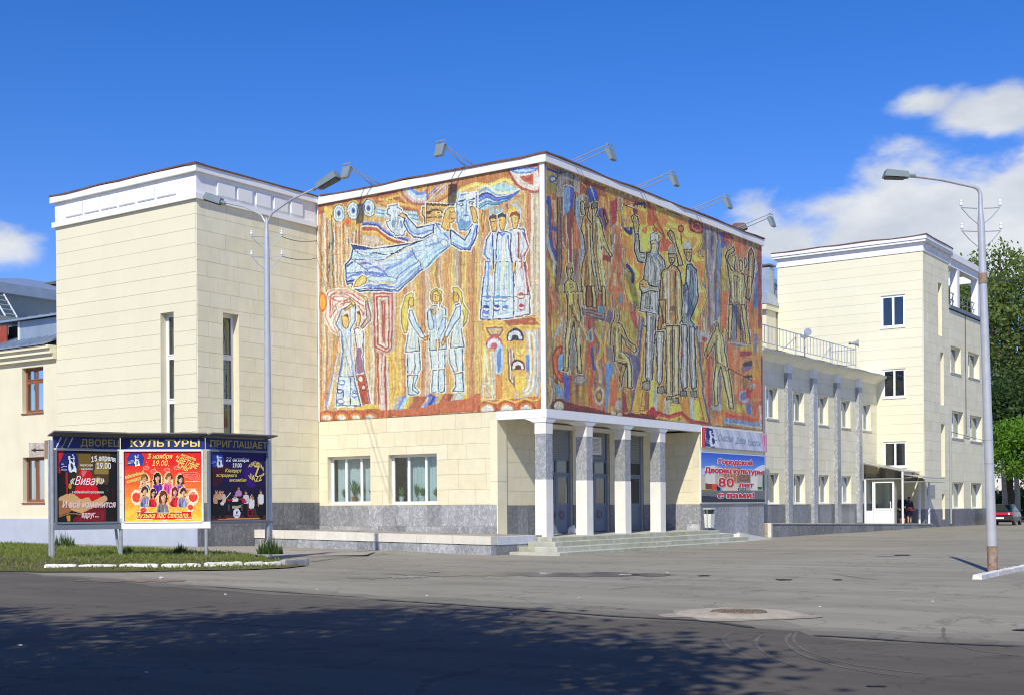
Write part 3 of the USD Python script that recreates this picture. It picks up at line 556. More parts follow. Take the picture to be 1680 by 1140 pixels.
    youth('190,225 215,225 235,250 228,290 205,295 190,265', '190,190 225,185 260,225 262,290 300,360 290,430 262,470 270,400 250,300 235,240 195,215', '210,310 260,300 268,420 250,480 272,612 172,615 180,520 200,420', ['215,330 250,320 240,400 190,470 150,540 128,545 140,500 185,400'], ['165,620 215,618 212,700 230,780 200,790 165,720', '200,618 262,618 262,780 225,790'], ['205,800 262,790 268,930 190,925 215,890'])
    m.fig('105,580 130,540 150,540 125,590 108,605', (226, 160, 80), (140, 84, 40), .8, None); m.line('195,240 215,245', INK, .9); m.line('190,800 262,795', (176, 120, 80), 1.6); m.fill('200,230 215,285 200,292', (238, 150, 50), a=.6)
    m.z(*C)
    youth('780,150 812,140 815,175 815,205 790,225 775,200', '750,130 790,105 815,115 800,150 775,180 765,260 770,330 760,430 740,430 710,340 715,240', '775,240 800,250 830,330 850,430 860,575 750,580 770,430 760,320', ['775,250 800,245 830,330 900,450 910,490 870,470 800,370 775,310'], ['765,585 825,580 820,700 790,760 765,755', '820,580 860,580 868,720 840,770 812,750 826,680'], ['765,765 812,770 800,890 850,910 845,925 768,925', '815,770 850,770 820,860 860,905 850,918 805,890'])
    m.fig('880,470 935,450 930,480 905,495', (226, 160, 80), (140, 84, 40), .8, None); m.fig('870,380 900,350 910,400 890,440', (226, 160, 80), (140, 84, 40), .8, None); m.fill('835,340 870,345 875,380 850,385', (150, 176, 190)); m.line('765,768 830,772', (176, 110, 80), 1.6)
    # two dancers under a shawl, lower left
    m.band('100,100 200,65 300,80 400,150 470,200 440,330 400,400 330,250 250,240 180,330 210,440 150,430 90,330 85,260', [WHT, (206, 150, 140), (226, 214, 206), (230, 222, 214), (196, 110, 100)], 2.2, True)
    for t, col in (('140,150 220,180 300,150', CRI), ('150,200 210,230 280,160', (196, 130, 130)), ('130,140 180,100 300,110 370,160', (190, 110, 104)), ('150,240 200,220 250,140', WHT)): m.line(t, col, 1.5, True)
    m.fig('330,400 360,390 400,400 405,450 405,700 420,750 465,1010 380,1020 340,760 350,560', (224, 216, 212), (110, 66, 76), 1.2); m.fill('355,550 385,545 405,740 350,760', (150, 104, 140)); m.fill('350,760 415,755 455,1000 385,1010', (178, 84, 66)); m.ell(405, 870, [(24, 30), (16, 16)], [(150, 50, 44), (226, 200, 186)]); m.ell(385, 800, [(18, 22)], [WHT])
    m.fig('420,130 440,170 465,290 465,330 400,395 380,380 430,310 425,200', (206, 166, 156), (110, 66, 70), 1.1); m.fig('345,270 375,260 385,300 370,380 345,375', SKN, (120, 80, 50), .8, None); m.fill('340,260 375,250 380,285 350,275', (120, 76, 56)); m.fig('390,120 430,135 450,180 430,180', (232, 196, 130), (150, 96, 50), .8, None)
    m.fig('190,340 230,240 300,200 320,180 340,200 340,330 300,400 305,560 320,760 385,1015 180,1018 205,780 235,580 225,420 180,360', (206, 216, 232), (72, 84, 140), 1.3); m.band('215,300 245,250 300,215 310,320 280,395 240,385', [LIL, (226, 214, 206)], 2.5); m.fig('230,300 265,285 285,310 285,360 270,400 240,380', SKN, (120, 80, 50), .8, None); m.fill('250,285 285,280 290,330 275,300', (110, 66, 50)); m.fig('290,140 320,170 340,190 325,215 305,190', (236, 196, 120), (150, 96, 50), .8, None); m.fig('245,240 300,195 330,205 260,250', (232, 180, 96), (140, 90, 50), .8, None)
    for t, col, w in (('225,420 240,580 215,780', BLU, 2.2), ('300,440 305,560 325,760', (150, 164, 214), 2), ('255,460 250,770', (206, 206, 160), 2.4), ('280,460 290,770', WHT, 2.4), ('215,780 320,780', INK, .9), ('250,780 240,1010', NAV, 1.4), ('300,790 300,1010', INK, 1.2)): m.line(t, col, w, True)
    for cx, cy, rr, col in ((260, 800, 28, LBL), (230, 830, 30, BLU), (215, 900, 24, NAV), (255, 870, 26, LBL), (220, 980, 34, BLU), (335, 930, 26, BLU), (320, 860, 22, LBL), (345, 980, 26, (206, 214, 190)), (265, 960, 26, (226, 226, 200)), (330, 900, 14, NAV)): m.ell(cx, cy, [(rr, rr * .8), (rr * .7, rr * .4)], [col, (222, 228, 220)])
    m.ell(75, 180, [(34, 80), (20, 60)], [(206, 116, 46), (236, 160, 60)])
    for x0, x1, col in ((205, 70, ORA), (200, 100, (140, 150, 206)), (205, 120, WHT), (210, 140, OCH), (215, 160, LIL)): m.line([(x0, 460 if col == ORA else 590), (x1, 1030)], col, 3)
    m.fill('330,1025 480,1000 545,1020 540,1050 350,1050', YEL); m.fill('480,720 490,1010 470,1010 430,740', WHT, a=.5)
    # carpet of slanting bands and the scalloped lower border
    m.z(*D)
    for k, col in enumerate([BLU, (86, 76, 190), ORA, YEL, OCH, BRN, CRI, (150, 84, 70), GRY, WHT, LBL, YEL, OCH, (190, 120, 90), BRN, CRI, BRN, (176, 90, 66)]):
        x = -60 + k * 25; m.fill([(x, 1060), (x + 24, 1060), (x + 84, 945), (x + 60, 945)], col)
    m.z(*C)
    for k, col in enumerate([LIL, GRY, BLU, LBL, YEL, OCH, BRN, CRI, BRN, (160, 90, 70), LIL, BLU, NAV, BLU]):
        x = 620 + k * 24; m.fill([(x, 1055), (x + 24, 1055), (x + 84, 940), (x + 60, 940)], col)
    m.z(*D); m.fill('0,1030 390,960 390,1070 0,1090', (192, 108, 74)); m.z(*C); m.fill('540,1055 1000,1030 1000,1090 540,1110', (192, 106, 72)); m.fill('50,1060 545,1040 545,1110 50,1130', (196, 110, 60))
    for k in range(4): m.ell(110 + k * 118, 1112, [(66, 60), (50, 40), (34, 22)], [CRI, (206, 130, 66), WHT])
    # flower windows, lower right
    m.z(*D); m.fill('390,420 850,420 850,1060 390,1060', (222, 178, 88)); m.band('390,440 560,440 580,470 700,400 780,380 850,440 840,480 600,480 540,560 430,560', [OCH, YEL, BRN, LIL], 3); m.band('560,420 790,400 790,450 590,460', [BRN, CRI, OCH], 2.5)
    m.band('690,500 780,500 800,620 790,900 700,980 640,980 640,900 720,880 720,560', [LIL, (206, 214, 206), OCH, (150, 100, 70), (120, 90, 80)], 3.6, True); m.band('795,480 845,480 845,980 800,1040 790,990 830,880', [ORA, (206, 106, 50), OCH], 2.6); m.stripes([878, 881, 884, 887], [(200, 190, 186), LBL, LIL], 540, 650)
    m.band('580,560 625,560 640,700 635,900 590,840', [(120, 84, 84), WHT, (150, 120, 120), LIL], 2.2); m.fill('640,590 700,590 700,650 640,700', YEL); m.ell(670, 620, [(50, 60), (36, 44), (20, 28)], [OCH, (236, 204, 120), YEL]); m.fill('640,820 710,800 700,960 650,975', (236, 190, 80)); m.line('650,960 720,900 725,820', LIL, 2, True); m.fill('715,670 740,660 745,790 720,790', BLU)
    for cx, cy, r, rim, pet in ((490, 600, 62, (190, 90, 110), (206, 216, 230)), (640, 545, 62, (70, 70, 80), (206, 206, 226)), (660, 755, 52, (100, 66, 66), (222, 216, 220))):
        m.ell(cx, cy, [(r, r * 1.1)], [rim])
        for a in range(-3, 4):
            t = math.radians(90 + a * 28); m.ell(cx + .62 * r * math.cos(t), cy + .1 * r - .68 * r * math.sin(t), [(r * .2, r * .26)], [pet])
        m.fill([(cx - r, cy + r * .35), (cx + r, cy + r * .35), (cx + r, cy + r * 1.2), (cx - r, cy + r * 1.2)], OCH)
    m.band('455,640 490,640 500,980 480,960', [WHT, LIL, (206, 150, 140)], 1.8); m.band('495,640 550,600 550,780 500,800', [LBL, BLU, (206, 110, 70), OCH, (180, 90, 60)], 4, True); m.fill('500,800 545,800 545,980 500,980', (196, 110, 66), a=.6); m.band('420,560 440,640 470,900 400,880 410,700', [(206, 206, 150), WHT, OCH], 2.5)
    m.band('395,870 430,870 490,960 490,1000 395,1000', [LIL, WHT, OCH, (206, 190, 176)], 2.2); m.fill('390,1000 850,960 850,1060 390,1060', (200, 120, 76))
    for x in (420, 560, 700): m.ell(x + 20, 1062, [(70, 74), (56, 52), (44, 34)], [(180, 88, 60), (202, 136, 80), (226, 216, 206)])
    m.line('395,440 395,1060', (196, 150, 90), 1.2); m.line('395,985 500,1010 560,985 640,1005 700,980 800,990 838,900', YEL, 2.2, True)
    return streaked(m, .15, (.99, 1.02, .98))

KHA, DKB, RUS, FIR, GLD, MAU, STL, SLB = (186, 172, 130), (52, 42, 36), (166, 94, 56), (228, 126, 38), (232, 186, 46), (146, 118, 104), (164, 156, 146), (104, 122, 160)
def mosaic_labour(X, Y):
    m = Paint(X, Y, (150, 126, 84), 12, wob=1.4, k=1.16)
    m.tone = [(.62, .55, .47), (1.04, 1.0, .92), (.84, .79, .70), (1.12, 1.10, 1.02), (.92, .88, .80)]
    E, Fz, G, H = (885, 260, 5.184), (1060, 320, 5.18), (885, 470, 4.75), (1060, 500, 5.18)
    rng = np.random.default_rng(9)
    pal = [(164, 132, 66), MAU, (180, 140, 56), RUS, STL, (132, 108, 96), (194, 146, 54), (150, 88, 56), (168, 150, 116), (124, 106, 104), (190, 112, 50), (206, 128, 48)]
    e = [890.0]
    while e[-1] < 1260: e.append(e[-1] + rng.uniform(2.4, 5.5))
    for y0, y1, wv in ((230, 470, 9), (470, 560, 9), (560, 740, 10)):
        m.stripes(np.array(e), [pal[i] for i in rng.integers(0, len(pal), len(e))], y0, y1, wv)
    m.stripes(np.array(e), [pal[i] for i in rng.integers(0, len(pal), len(e))], 410, 520, 14)
    # arch, flags and the two partisans, upper left
    m.z(*E); m.fill('60,90 150,110 140,300 60,300', (150, 130, 70)); m.line('62,95 150,130', (60, 60, 160), 3); m.ell(108, 180, [(34, 30), (22, 16)], [(62, 74, 170), (180, 190, 150)]); m.line('72,330 85,400 92,700 170,930', (74, 76, 150), 4.5, True); m.line('95,590 175,620', (74, 80, 150), 4.5); m.ell(75, 365, [(18, 34)], [(64, 66, 150)]); m.fill('105,360 150,360 180,600 120,540', (186, 150, 96)); m.fill('140,650 180,650 175,900 150,800', (190, 140, 80)); m.line('60,700 160,1000', (150, 166, 176), 4); m.line('62,860 130,1140', (180, 150, 50), 5)
    m.fig('140,180 170,125 230,115 290,150 300,240 300,480 230,480 180,480 185,900 180,1140 130,1140 150,600', (128, 108, 104), (70, 56, 56), 1.0, None)
    m.fill('140,200 175,130 235,118 285,150 285,200 235,185 195,220 190,330 140,330', (142, 132, 132)); m.fill('200,260 240,235 285,250 285,400 240,480 205,480', (116, 140, 190)); m.fill('255,230 290,260 285,400 255,460', (80, 84, 170)); m.line('200,480 200,250 240,230 285,250', (170, 165, 165), 1.5, True); m.fill('230,470 280,420 290,480 280,900 230,900', (134, 68, 60)); m.line('240,680 240,900', (186, 170, 160), 1.6); m.line('275,600 275,900', (186, 170, 160), 1.6); m.line('225,500 230,680', (200, 180, 170), 1.2)
    m.fill('290,170 335,160 335,280 290,290', (150, 138, 136)); m.fill('340,170 400,190 560,250 560,330 400,300 340,300', (150, 84, 46)); m.line('345,190 470,340', (206, 150, 66), 2); m.fill('400,260 470,250 500,340 480,400 420,370', (58, 74, 160)); m.fill('500,430 550,420 580,560 545,600 500,530', (70, 80, 160)); m.band('520,420 560,430 590,540 560,610 530,520', [(150, 70, 50), DKB, (180, 150, 90)], 2.2); m.line('430,240 480,400', (180, 170, 150), 1.2)
    m.fill('555,250 700,300 710,390 640,400 600,340 560,330', (176, 128, 52)); m.fill('600,370 660,340 650,540 610,600', (156, 60, 50)); m.fill('655,320 720,310 780,340 770,400 700,380 690,470 660,470', (160, 140, 104)); m.fill('700,320 850,360 880,400 840,420 780,400 720,400', (176, 110, 52)); m.line('800,400 890,370 890,410', (70, 62, 70), 2)
    m.band('600,600 660,560 690,600 720,800 700,1000 740,1140 560,1140 600,900 620,760', [(150, 136, 120), (196, 100, 52), (150, 110, 66), (206, 130, 70), (166, 150, 140)], 3.2, True); m.line('640,650 620,780 610,900', (180, 170, 160), 2, True); m.line('680,600 690,760 640,900', (200, 96, 50), 3, True)
    m.line('335,330 315,420 330,560 370,680 360,900', (120, 148, 186), 4.5, True); m.line('310,350 360,320 400,330', (150, 160, 170), 2.5, True)
    def person(t, col, folds=(), out=DKB, halo=(196, 186, 160), dark=None):
        m.fig(t, col, out, 1.3, halo, 0.8)
        for f, c, w in folds: m.line(f, c, w, True)
    FD = (120, 96, 62)
    person('345,370 365,360 380,400 385,480 350,480 345,420', (176, 156, 112))
    person('375,390 395,370 415,400 415,440 400,490 430,540 440,640 430,800 460,1000 470,1140 345,1140 350,960 385,800 370,660 345,600 365,500 385,480', (170, 138, 84), [('390,520 400,760 380,1130', (126, 84, 48), 3), ('410,560 430,900 425,1130', (196, 176, 120), 2), ('370,560 385,700', (206, 186, 130), 1.6), ('360,1000 365,1140', (206, 180, 110), 2)])
    person('440,390 460,360 490,380 490,440 470,490 500,500 525,560 560,700 590,780 620,830 600,840 540,760 520,760 520,880 545,1000 550,1140 500,1140 470,900 455,760 440,560 445,500', (196, 182, 128), [('470,500 480,760 520,1130', (130, 100, 56), 2), ('500,540 510,740 550,1100', (216, 204, 150), 2), ('455,540 470,760', (150, 130, 80), 2), ('530,600 580,770', FD, 1.2)])
    for x, y in ((398, 425), (467, 430)): m.fill([(x - 22, y - 10), (x - 10, y - 58), (x + 14, y - 52), (x + 24, y - 10)], (120, 110, 84), True); m.line([(x - 14, y), (x + 20, y - 4)], DKB, 1.4); m.line([(x, y), (x, y + 22)], (120, 84, 46), .9); m.line([(x - 6, y + 34), (x + 8, y + 34)], (120, 66, 46), 1)
    m.fill('540,820 600,840 600,880 540,870', (140, 60, 48))
    m.z(*G); m.fig('330,0 360,0 355,140 340,150', (176, 150, 92), DKB, 1.0, None); m.fig('365,0 400,0 410,160 360,160', (150, 110, 60), DKB, 1.0, None); m.fig('405,0 430,0 440,170 410,170', (196, 176, 116), DKB, 1.0, None); m.fig('480,0 505,0 515,155 485,150', (196, 180, 120), DKB, 1.0, None); m.band('320,165 510,210 505,270 340,230', [(82, 76, 90), MAU, (100, 80, 90)], 2.4); m.fill('450,150 510,160 510,215 450,205', (110, 134, 160))
    # fire behind the three steelworkers
    m.z(*E); fire = [tuple(q) for q in m.P('705,400 790,425 830,490 815,420 900,400 900,360 985,400')]
    m.z(*Fz); fire += [tuple(q) for q in m.P('90,100 210,150 350,200 370,310 470,335 470,400 440,480 440,520 505,530 505,590 485,680 495,730 455,745 470,790 505,800 505,900 480,970 455,1010 465,1080 420,1130 300,1140 0,1140')]
    m.z(*G); fire += [tuple(q) for q in m.P('795,240 770,190 745,130 700,130 670,80 660,0')]
    m.z(*E); fire += [tuple(q) for q in m.P('720,1010 720,940 790,990 740,910 730,790 700,720 695,590 760,600 735,570 700,470')]
    m.z(0, 0, 1); m.fig(fire, GLD, (70, 52, 46), 1.4, (206, 186, 130), .8); m.band(fire, [(206, 150, 50), (232, 196, 60), (232, 186, 44), (228, 140, 36), (230, 168, 40), (236, 204, 70)], 3.6)
    m.z(*E)
    for t, col in (('730,430 780,450 770,560 730,540 745,480', FIR), ('820,440 880,460 900,560 850,560', FIR), ('905,400 985,420 985,520 940,520', (216, 100, 34)), ('870,620 940,600 930,660 900,800 865,800', (236, 206, 66)), ('700,640 770,700 790,880 760,900 730,780', FIR), ('800,880 900,900 900,1000 830,960', FIR), ('730,1000 800,1040 820,1140 740,1140', (232, 160, 40)), ('880,600 985,590 985,640 880,640', (206, 110, 40))): m.fill(t, col, True)
    for t in ('720,600 770,640 780,600', '740,910 790,980 790,1050'): m.line(t, (50, 50, 110), 4.5, True)
    m.fill('780,420 830,440 830,490 800,470', (110, 50, 54)); m.line('800,390 820,400 890,380 890,420', (70, 60, 80), 2.4)
    m.z(*Fz)
    for t, col in (('10,170 80,200 60,260 10,260', (216, 90, 34)), ('100,140 190,150 170,260 120,260', FIR), ('230,180 330,200 340,260 250,240', FIR), ('100,400 160,370 230,410 200,470 110,480', (214, 92, 40)), ('390,370 430,370 420,500 390,500', FIR), ('400,600 480,560 490,660 430,760', FIR), ('430,850 490,840 460,980 430,960', FIR), ('420,1040 460,1030 440,1110', FIR), ('150,290 230,340 240,420 180,360', (206, 130, 60)), ('0,60 30,60 160,350 130,350', (196, 96, 36)), ('5,280 60,310 10,480 0,480', (226, 204, 60)), ('0,0 0,0 0,1', FIR)): m.fill(t, col, True)
    m.line('10,70 160,360', (130, 84, 40), 1.8); m.line('60,260 200,420', (160, 84, 40), 1.6); m.ell(290, 290, [(30, 32), (20, 20)], [(110, 40, 34), (226, 90, 36)]); m.line('290,320 300,420', (120, 66, 40), 1.6); m.line('440,380 400,470', (236, 210, 80), 2)
    # panel under their feet
    m.z(*G); pan = [tuple(q) for q in m.P('795,300 765,560 770,650 735,800 705,985')]
    m.z(*H); pan += [tuple(q) for q in m.P('80,960 340,1010 535,1010 475,720 485,680 455,480 460,440 430,190 0,190')]
    m.z(0, 0, 1); m.fig(pan, (212, 160, 66), (76, 76, 110), 1.8, (150, 150, 160), .8)
    m.z(*H)
    for t, col in (('0,620 70,620 60,880 0,900', (226, 196, 50)), ('60,700 95,700 90,920 55,920', (166, 170, 176)), ('95,760 150,760 150,930 100,930', (206, 136, 50)), ('150,790 200,820 200,930 155,930', (170, 168, 160)), ('200,860 300,850 290,940 190,930', (228, 190, 50)), ('290,800 360,800 370,980 300,960', (206, 130, 40)), ('360,690 400,800 410,980 375,980', (164, 168, 176)), ('400,810 445,810 455,980 410,970', (236, 206, 40)), ('440,480 480,680 470,800 440,760', (206, 150, 60))): m.fill(t, col)
    m.z(*G); m.fill('820,800 850,810 850,960 810,960', (140, 90, 60)); m.fill('755,700 790,790 770,960 720,960', (216, 156, 50))
    m.line('800,250 770,560 775,650 735,800 705,980', (86, 82, 130), 3.2)
    m.z(*H); m.line('425,200 455,440 450,480 485,680 475,730 540,1010', (76, 84, 120), 2.6)
    m.z(*H); m.band('0,900 60,890 190,930 300,900 380,970 530,1000 530,1060 0,990', [(160, 52, 40), (186, 80, 46), (206, 160, 60)], 3.4)
    # left steelworker, arm raised
    gry = (160, 166, 176)
    m.z(*Fz); w1 = [tuple(q) for q in m.P('0,490 35,490 40,440 32,400 40,340 65,320 95,345 105,420 100,505 155,560 160,620 120,650 110,830 115,1010 0,1005 -60,990')]
    m.z(*E); w1 += [tuple(q) for q in m.P('745,1130') ] if False else []
    m.z(*E); m.fig('775,500 800,480 835,500 845,570 838,640 808,640 795,560', (196, 170, 120), DKB, 1.3, (210, 200, 150), .6); m.line('800,500 800,560', DKB, .9); m.line('815,495 818,560', DKB, .9)
    m.fig('808,645 840,640 850,800 945,810 960,1010 915,1010 915,900 830,880 805,790', gry, DKB, 1.6, (206, 204, 190), .7)
    m.z(0, 0, 1); m.fig(w1, gry, DKB, 1.6, (206, 204, 190), .7)
    m.z(*Fz); m.fill('35,400 38,340 65,322 95,345 102,400', (186, 188, 186)); m.line('36,400 75,385 102,420', DKB, 1.0); m.fill('40,405 72,400 75,480 50,480', (200, 160, 110)); m.line('45,420 62,416', DKB, 1.2); m.fill('60,500 100,500 75,570', (100, 130, 160)); m.line('40,520 70,620 60,740', (100, 104, 116), 1.4); m.line('20,540 30,740', (196, 200, 206), 2.2); m.line('90,580 110,720', (196, 198, 200), 2.2); m.line('130,590 140,640', (110, 110, 120), 1.5)
    m.fig('-60,745 -30,720 5,735 25,770 110,785 108,825 30,815 -30,840 -60,800', (176, 178, 180), DKB, 1.5, None); m.fill('-60,745 -30,722 10,740 20,790 -10,800 -50,790', (206, 160, 100)); m.line('-50,760 0,770', DKB, .8); m.line('-50,780 0,785', DKB, .8)
    m.line('20,840 25,1000', (100, 104, 116), 1.5); m.line('60,840 65,1000', (196, 200, 206), 2.4); m.line('95,840 95,1000', (110, 112, 122), 1.5)
    m.z(*G); m.fig('830,200 905,215 890,500 875,720 850,740 820,710 825,480', gry, DKB, 1.4, (200, 200, 196), .7); m.line('850,230 845,700', (206, 208, 210), 2); m.line('880,230 865,690', (112, 112, 120), 1.8); m.fig('800,740 855,730 860,800 830,810 795,790', (150, 150, 150), DKB, 1.2, (200, 190, 160), .6)
    m.z(*H); m.fig('75,230 150,230 140,500 130,650 110,680 85,640 90,420', (166, 168, 170), DKB, 1.4, (190, 186, 176), .6); m.line('110,250 105,640', (206, 206, 200), 2); m.fig('95,690 145,690 155,750 95,750', (150, 150, 140), DKB, 1.1, (196, 186, 150), .5)
    # right steelworker
    m.z(*Fz); m.fig('345,590 380,590 425,640 440,860 430,920 370,1060 410,1110 330,1140 300,1060 300,900 330,760 335,640', (128, 142, 166), DKB, 1.6, (206, 200, 180), .7)
    m.line('350,640 340,1000', (190, 198, 206), 2.4); m.line('390,640 400,860 350,1040', (84, 96, 130), 2.2); m.line('420,680 425,860', (176, 186, 200), 2); m.fig('290,790 345,745 355,800 300,850', (126, 146, 180), DKB, 1.3, None)
    m.fig('318,470 318,420 345,392 375,415 385,465 385,540 370,575 345,560 325,500', (190, 160, 110), DKB, 1.2, (206, 200, 160), .6); m.fill('315,465 318,415 345,392 375,412 386,462 350,470', (170, 172, 172)); m.line('316,468 386,464', DKB, 1.3); m.line('352,492 376,488', DKB, 1.3); m.line('366,490 372,520', (120, 84, 50), 1); m.fill('325,500 345,480 345,560', (130, 90, 60))
    m.z(*H); m.fig('290,170 345,170 350,400 345,700 300,720 285,600 300,400', (146, 152, 166), DKB, 1.4, (200, 200, 196), .6); m.line('325,190 325,690', (206, 210, 214), 2.2); m.fig('360,190 410,190 415,420 425,700 385,720 370,600', (150, 156, 168), DKB, 1.4, (200, 200, 190), .6); m.line('390,200 400,690', (206, 208, 210), 2); m.line('300,400 305,430', (140, 40, 50), 3); m.fig('285,730 340,725 345,770 285,775', (120, 126, 150), DKB, 1.1, None); m.fig('370,735 425,730 432,785 385,780', (150, 150, 130), DKB, 1.1, (190, 190, 170), .5)
    # middle steelworker in a long open coat
    m.z(*Fz); m.fig('180,330 205,295 235,330 250,400 300,560 310,600 270,610 235,420 200,380', (190, 164, 112), DKB, 1.3, (210, 196, 140), .6); m.line('195,330 225,390', DKB, .8)
    m.fig('130,640 180,620 200,600 240,600 265,620 290,660 300,860 300,1060 270,1140 100,1140 110,830', (186, 160, 108), DKB, 1.6, (206, 196, 160), .6)
    m.fill('185,640 240,640 245,1140 190,1140', (160, 118, 70)); m.line('185,650 190,1140', (226, 216, 180), 2); m.line('160,660 155,1100', (216, 204, 160), 2.6); m.line('140,700 125,1100', (110, 84, 56), 1.8); m.line('245,650 245,1140', DKB, 1.4); m.line('270,660 275,1100', (214, 196, 150), 2.4); m.fill('195,945 240,945 240,985 195,985', (110, 84, 66)); m.line('215,650 215,940', (206, 160, 100), 1.6)
    m.fig('185,500 190,460 210,432 235,450 245,500 240,560 215,605 195,570', (200, 170, 116), DKB, 1.2, (206, 200, 160), .6); m.fill('182,500 188,455 210,430 238,450 247,500 215,520', (150, 146, 126)); m.line('184,500 246,505', DKB, 1.6); m.line('195,535 232,535', DKB, 1.2); m.line('213,530 213,560', (130, 90, 50), 1); m.line('203,575 226,575', (130, 70, 50), 1.1)
    m.z(*H); m.fig('165,180 280,180 275,420 275,760 225,780 165,770 165,420', (182, 160, 112), DKB, 1.5, (200, 190, 150), .6); m.line('220,190 220,770', DKB, 1.8); m.line('190,200 190,740', (212, 196, 144), 2.6); m.line('250,200 250,740', (214, 200, 150), 2.6); m.fig('170,770 215,775 212,810 168,805', (150, 140, 110), DKB, 1.1, (190, 180, 150), .5); m.fig('222,790 275,795 278,840 222,835', (160, 150, 120), DKB, 1.1, (200, 190, 160), .5); m.fig('100,110 130,95 140,130 120,220 95,210 95,150', (196, 130, 70), DKB, 1.2, (200, 180, 130), .5); m.fig('100,-40 165,-40 160,165 140,160 130,60', (180, 150, 100), DKB, 1.0, None)
    # right group on its ledge, pillar, smoke
    m.z(*Fz); m.band('360,200 400,230 430,220 480,260 480,300 470,335 370,305', [(130, 56, 44), (186, 110, 60), (120, 50, 46)], 2.6); m.band('480,270 610,300 620,400 590,700 600,1100 530,1140 515,700 500,560', [(110, 100, 110), (150, 140, 146), (134, 120, 130), (96, 96, 120), (160, 150, 140)], 3.4); m.fill('605,380 640,420 615,760 610,1100 590,1040 600,700', (110, 130, 176)); m.fill('620,310 690,350 690,440 640,460', (86, 80, 150)); m.band('640,320 700,330 740,370 720,440 690,400 660,420', [(130, 50, 44), (176, 90, 56), (150, 60, 50)], 2.2)
    m.fill('700,370 960,430 970,1140 640,1140 620,700 640,500', (164, 120, 70), a=.55); m.band('640,470 700,460 700,560 690,820 660,820 630,700', [(160, 150, 66), (190, 150, 50), (200, 170, 80)], 3); m.fill('640,840 700,820 690,1140 640,1140', (190, 100, 44)); m.fill('750,390 800,400 780,520 750,500', (196, 88, 44)); m.fill('800,420 880,440 860,560 800,540', (186, 110, 60)); m.fill('920,660 950,660 945,960 915,960', (96, 110, 170)); m.fill('920,560 950,580 950,660 915,660', (150, 160, 190)); m.fill('915,820 945,800 925,960 905,960', (70, 90, 160)); m.fill('850,900 900,900 900,1140 850,1140', (186, 96, 46)); m.fill('940,440 975,440 975,1140 950,1140', (140, 74, 60))
    person('670,520 680,480 740,440 750,480 700,510 690,560 720,640 770,650 830,680 850,900 860,1140 790,1140 770,960 720,960 700,1140 690,1140 710,760', (176, 164, 120), [('730,680 740,940', (216, 204, 160), 2), ('770,680 770,940', DKB, 1.0), ('800,700 800,940 840,1130', (210, 196, 150), 2), ('720,700 715,940', (120, 100, 70), 1.6)])
    person('725,520 750,510 755,560 745,640 725,600', (180, 168, 110)); person('785,570 800,550 815,570 815,640 795,655', (190, 150, 100)); person('830,550 840,530 855,560 850,620 835,620', (190, 176, 130)); person('870,480 890,450 910,500 920,560 910,700 880,900 840,880 860,700', (150, 126, 96), [('890,520 880,860', (196, 170, 120), 1.8)])
    m.line('750,640 780,665 830,670 930,720', (120, 60, 44), 1.2)
    m.z(*H); m.fig('700,0 735,0 720,290 695,290', (186, 170, 116), DKB, 1.1, (190, 180, 150), .4); m.fig('765,0 800,0 795,340 765,340', (170, 120, 80), DKB, 1.1, (190, 170, 140), .4); m.fig('800,0 835,0 885,330 850,345', (190, 176, 124), DKB, 1.1, (190, 180, 150), .4); m.fill('735,10 765,10 760,330 730,330', (110, 116, 140)); m.fill('760,320 800,315 795,350 755,350', (140, 44, 40)); m.band('690,310 890,340 890,390 690,350', [(150, 150, 160), (120, 110, 110), (180, 150, 60)], 2.4); m.fill('810,350 890,350 890,400 810,390', (180, 144, 50))
    # scaffolding, gears and bands, lower right
    m.fill('700,340 960,400 985,1080 540,1000 560,600', (176, 116, 62), a=.5)
    for t, col in (('790,390 900,400 890,430 800,440', (140, 56, 60)), ('810,470 900,420 900,445 815,495', (210, 120, 50)), ('815,500 895,470 895,520 815,520', (70, 62, 60)), ('810,520 895,520 890,550 810,560', (120, 100, 130)), ('810,590 900,535 900,560 815,610', (216, 130, 50)), ('815,610 895,590 895,620 830,620', (66, 58, 56)), ('895,540 985,560 985,640 895,640', (190, 130, 40)), ('890,640 985,640 985,800 900,780', (206, 100, 44)), ('900,820 985,810 980,1000 920,980', (176, 84, 50)), ('690,330 730,340 740,560 700,540', (206, 106, 44)), ('740,380 770,380 790,600 770,770 740,760', (196, 130, 90)), ('640,560 690,600 720,840 840,850 850,920 640,900', (166, 144, 60)), ('550,560 585,560 600,860 560,880', (140, 110, 80)), ('600,600 640,600 630,860 610,860', (126, 112, 124)), ('845,800 885,790 890,930 850,930', (90, 104, 170)), ('430,210 530,250 540,330 440,320', (150, 150, 156)), ('470,270 520,290 500,320 470,310', (176, 70, 50)), ('530,330 560,340 560,560 520,900 490,700', (196, 110, 60)), ('520,440 540,440 545,860 520,880', (160, 66, 60)), ('960,850 985,850 985,1060 960,1060', (150, 160, 180)), ('560,860 640,840 640,900 560,890', (150, 160, 176)), ('915,250 950,250 935,400 915,400', (110, 124, 170))): m.fill(t, col)
    m.line('790,390 780,520 790,620 770,770 745,770', (206, 96, 44), 2.4, True); m.ell(830, 775, [(64, 72), (50, 56), (34, 36)], [(200, 90, 50), (150, 150, 170), (92, 104, 160)]); m.fill('845,700 895,720 890,790 850,790', (170, 60, 44)); m.ell(905, 690, [(24, 20)], [(150, 150, 156)])
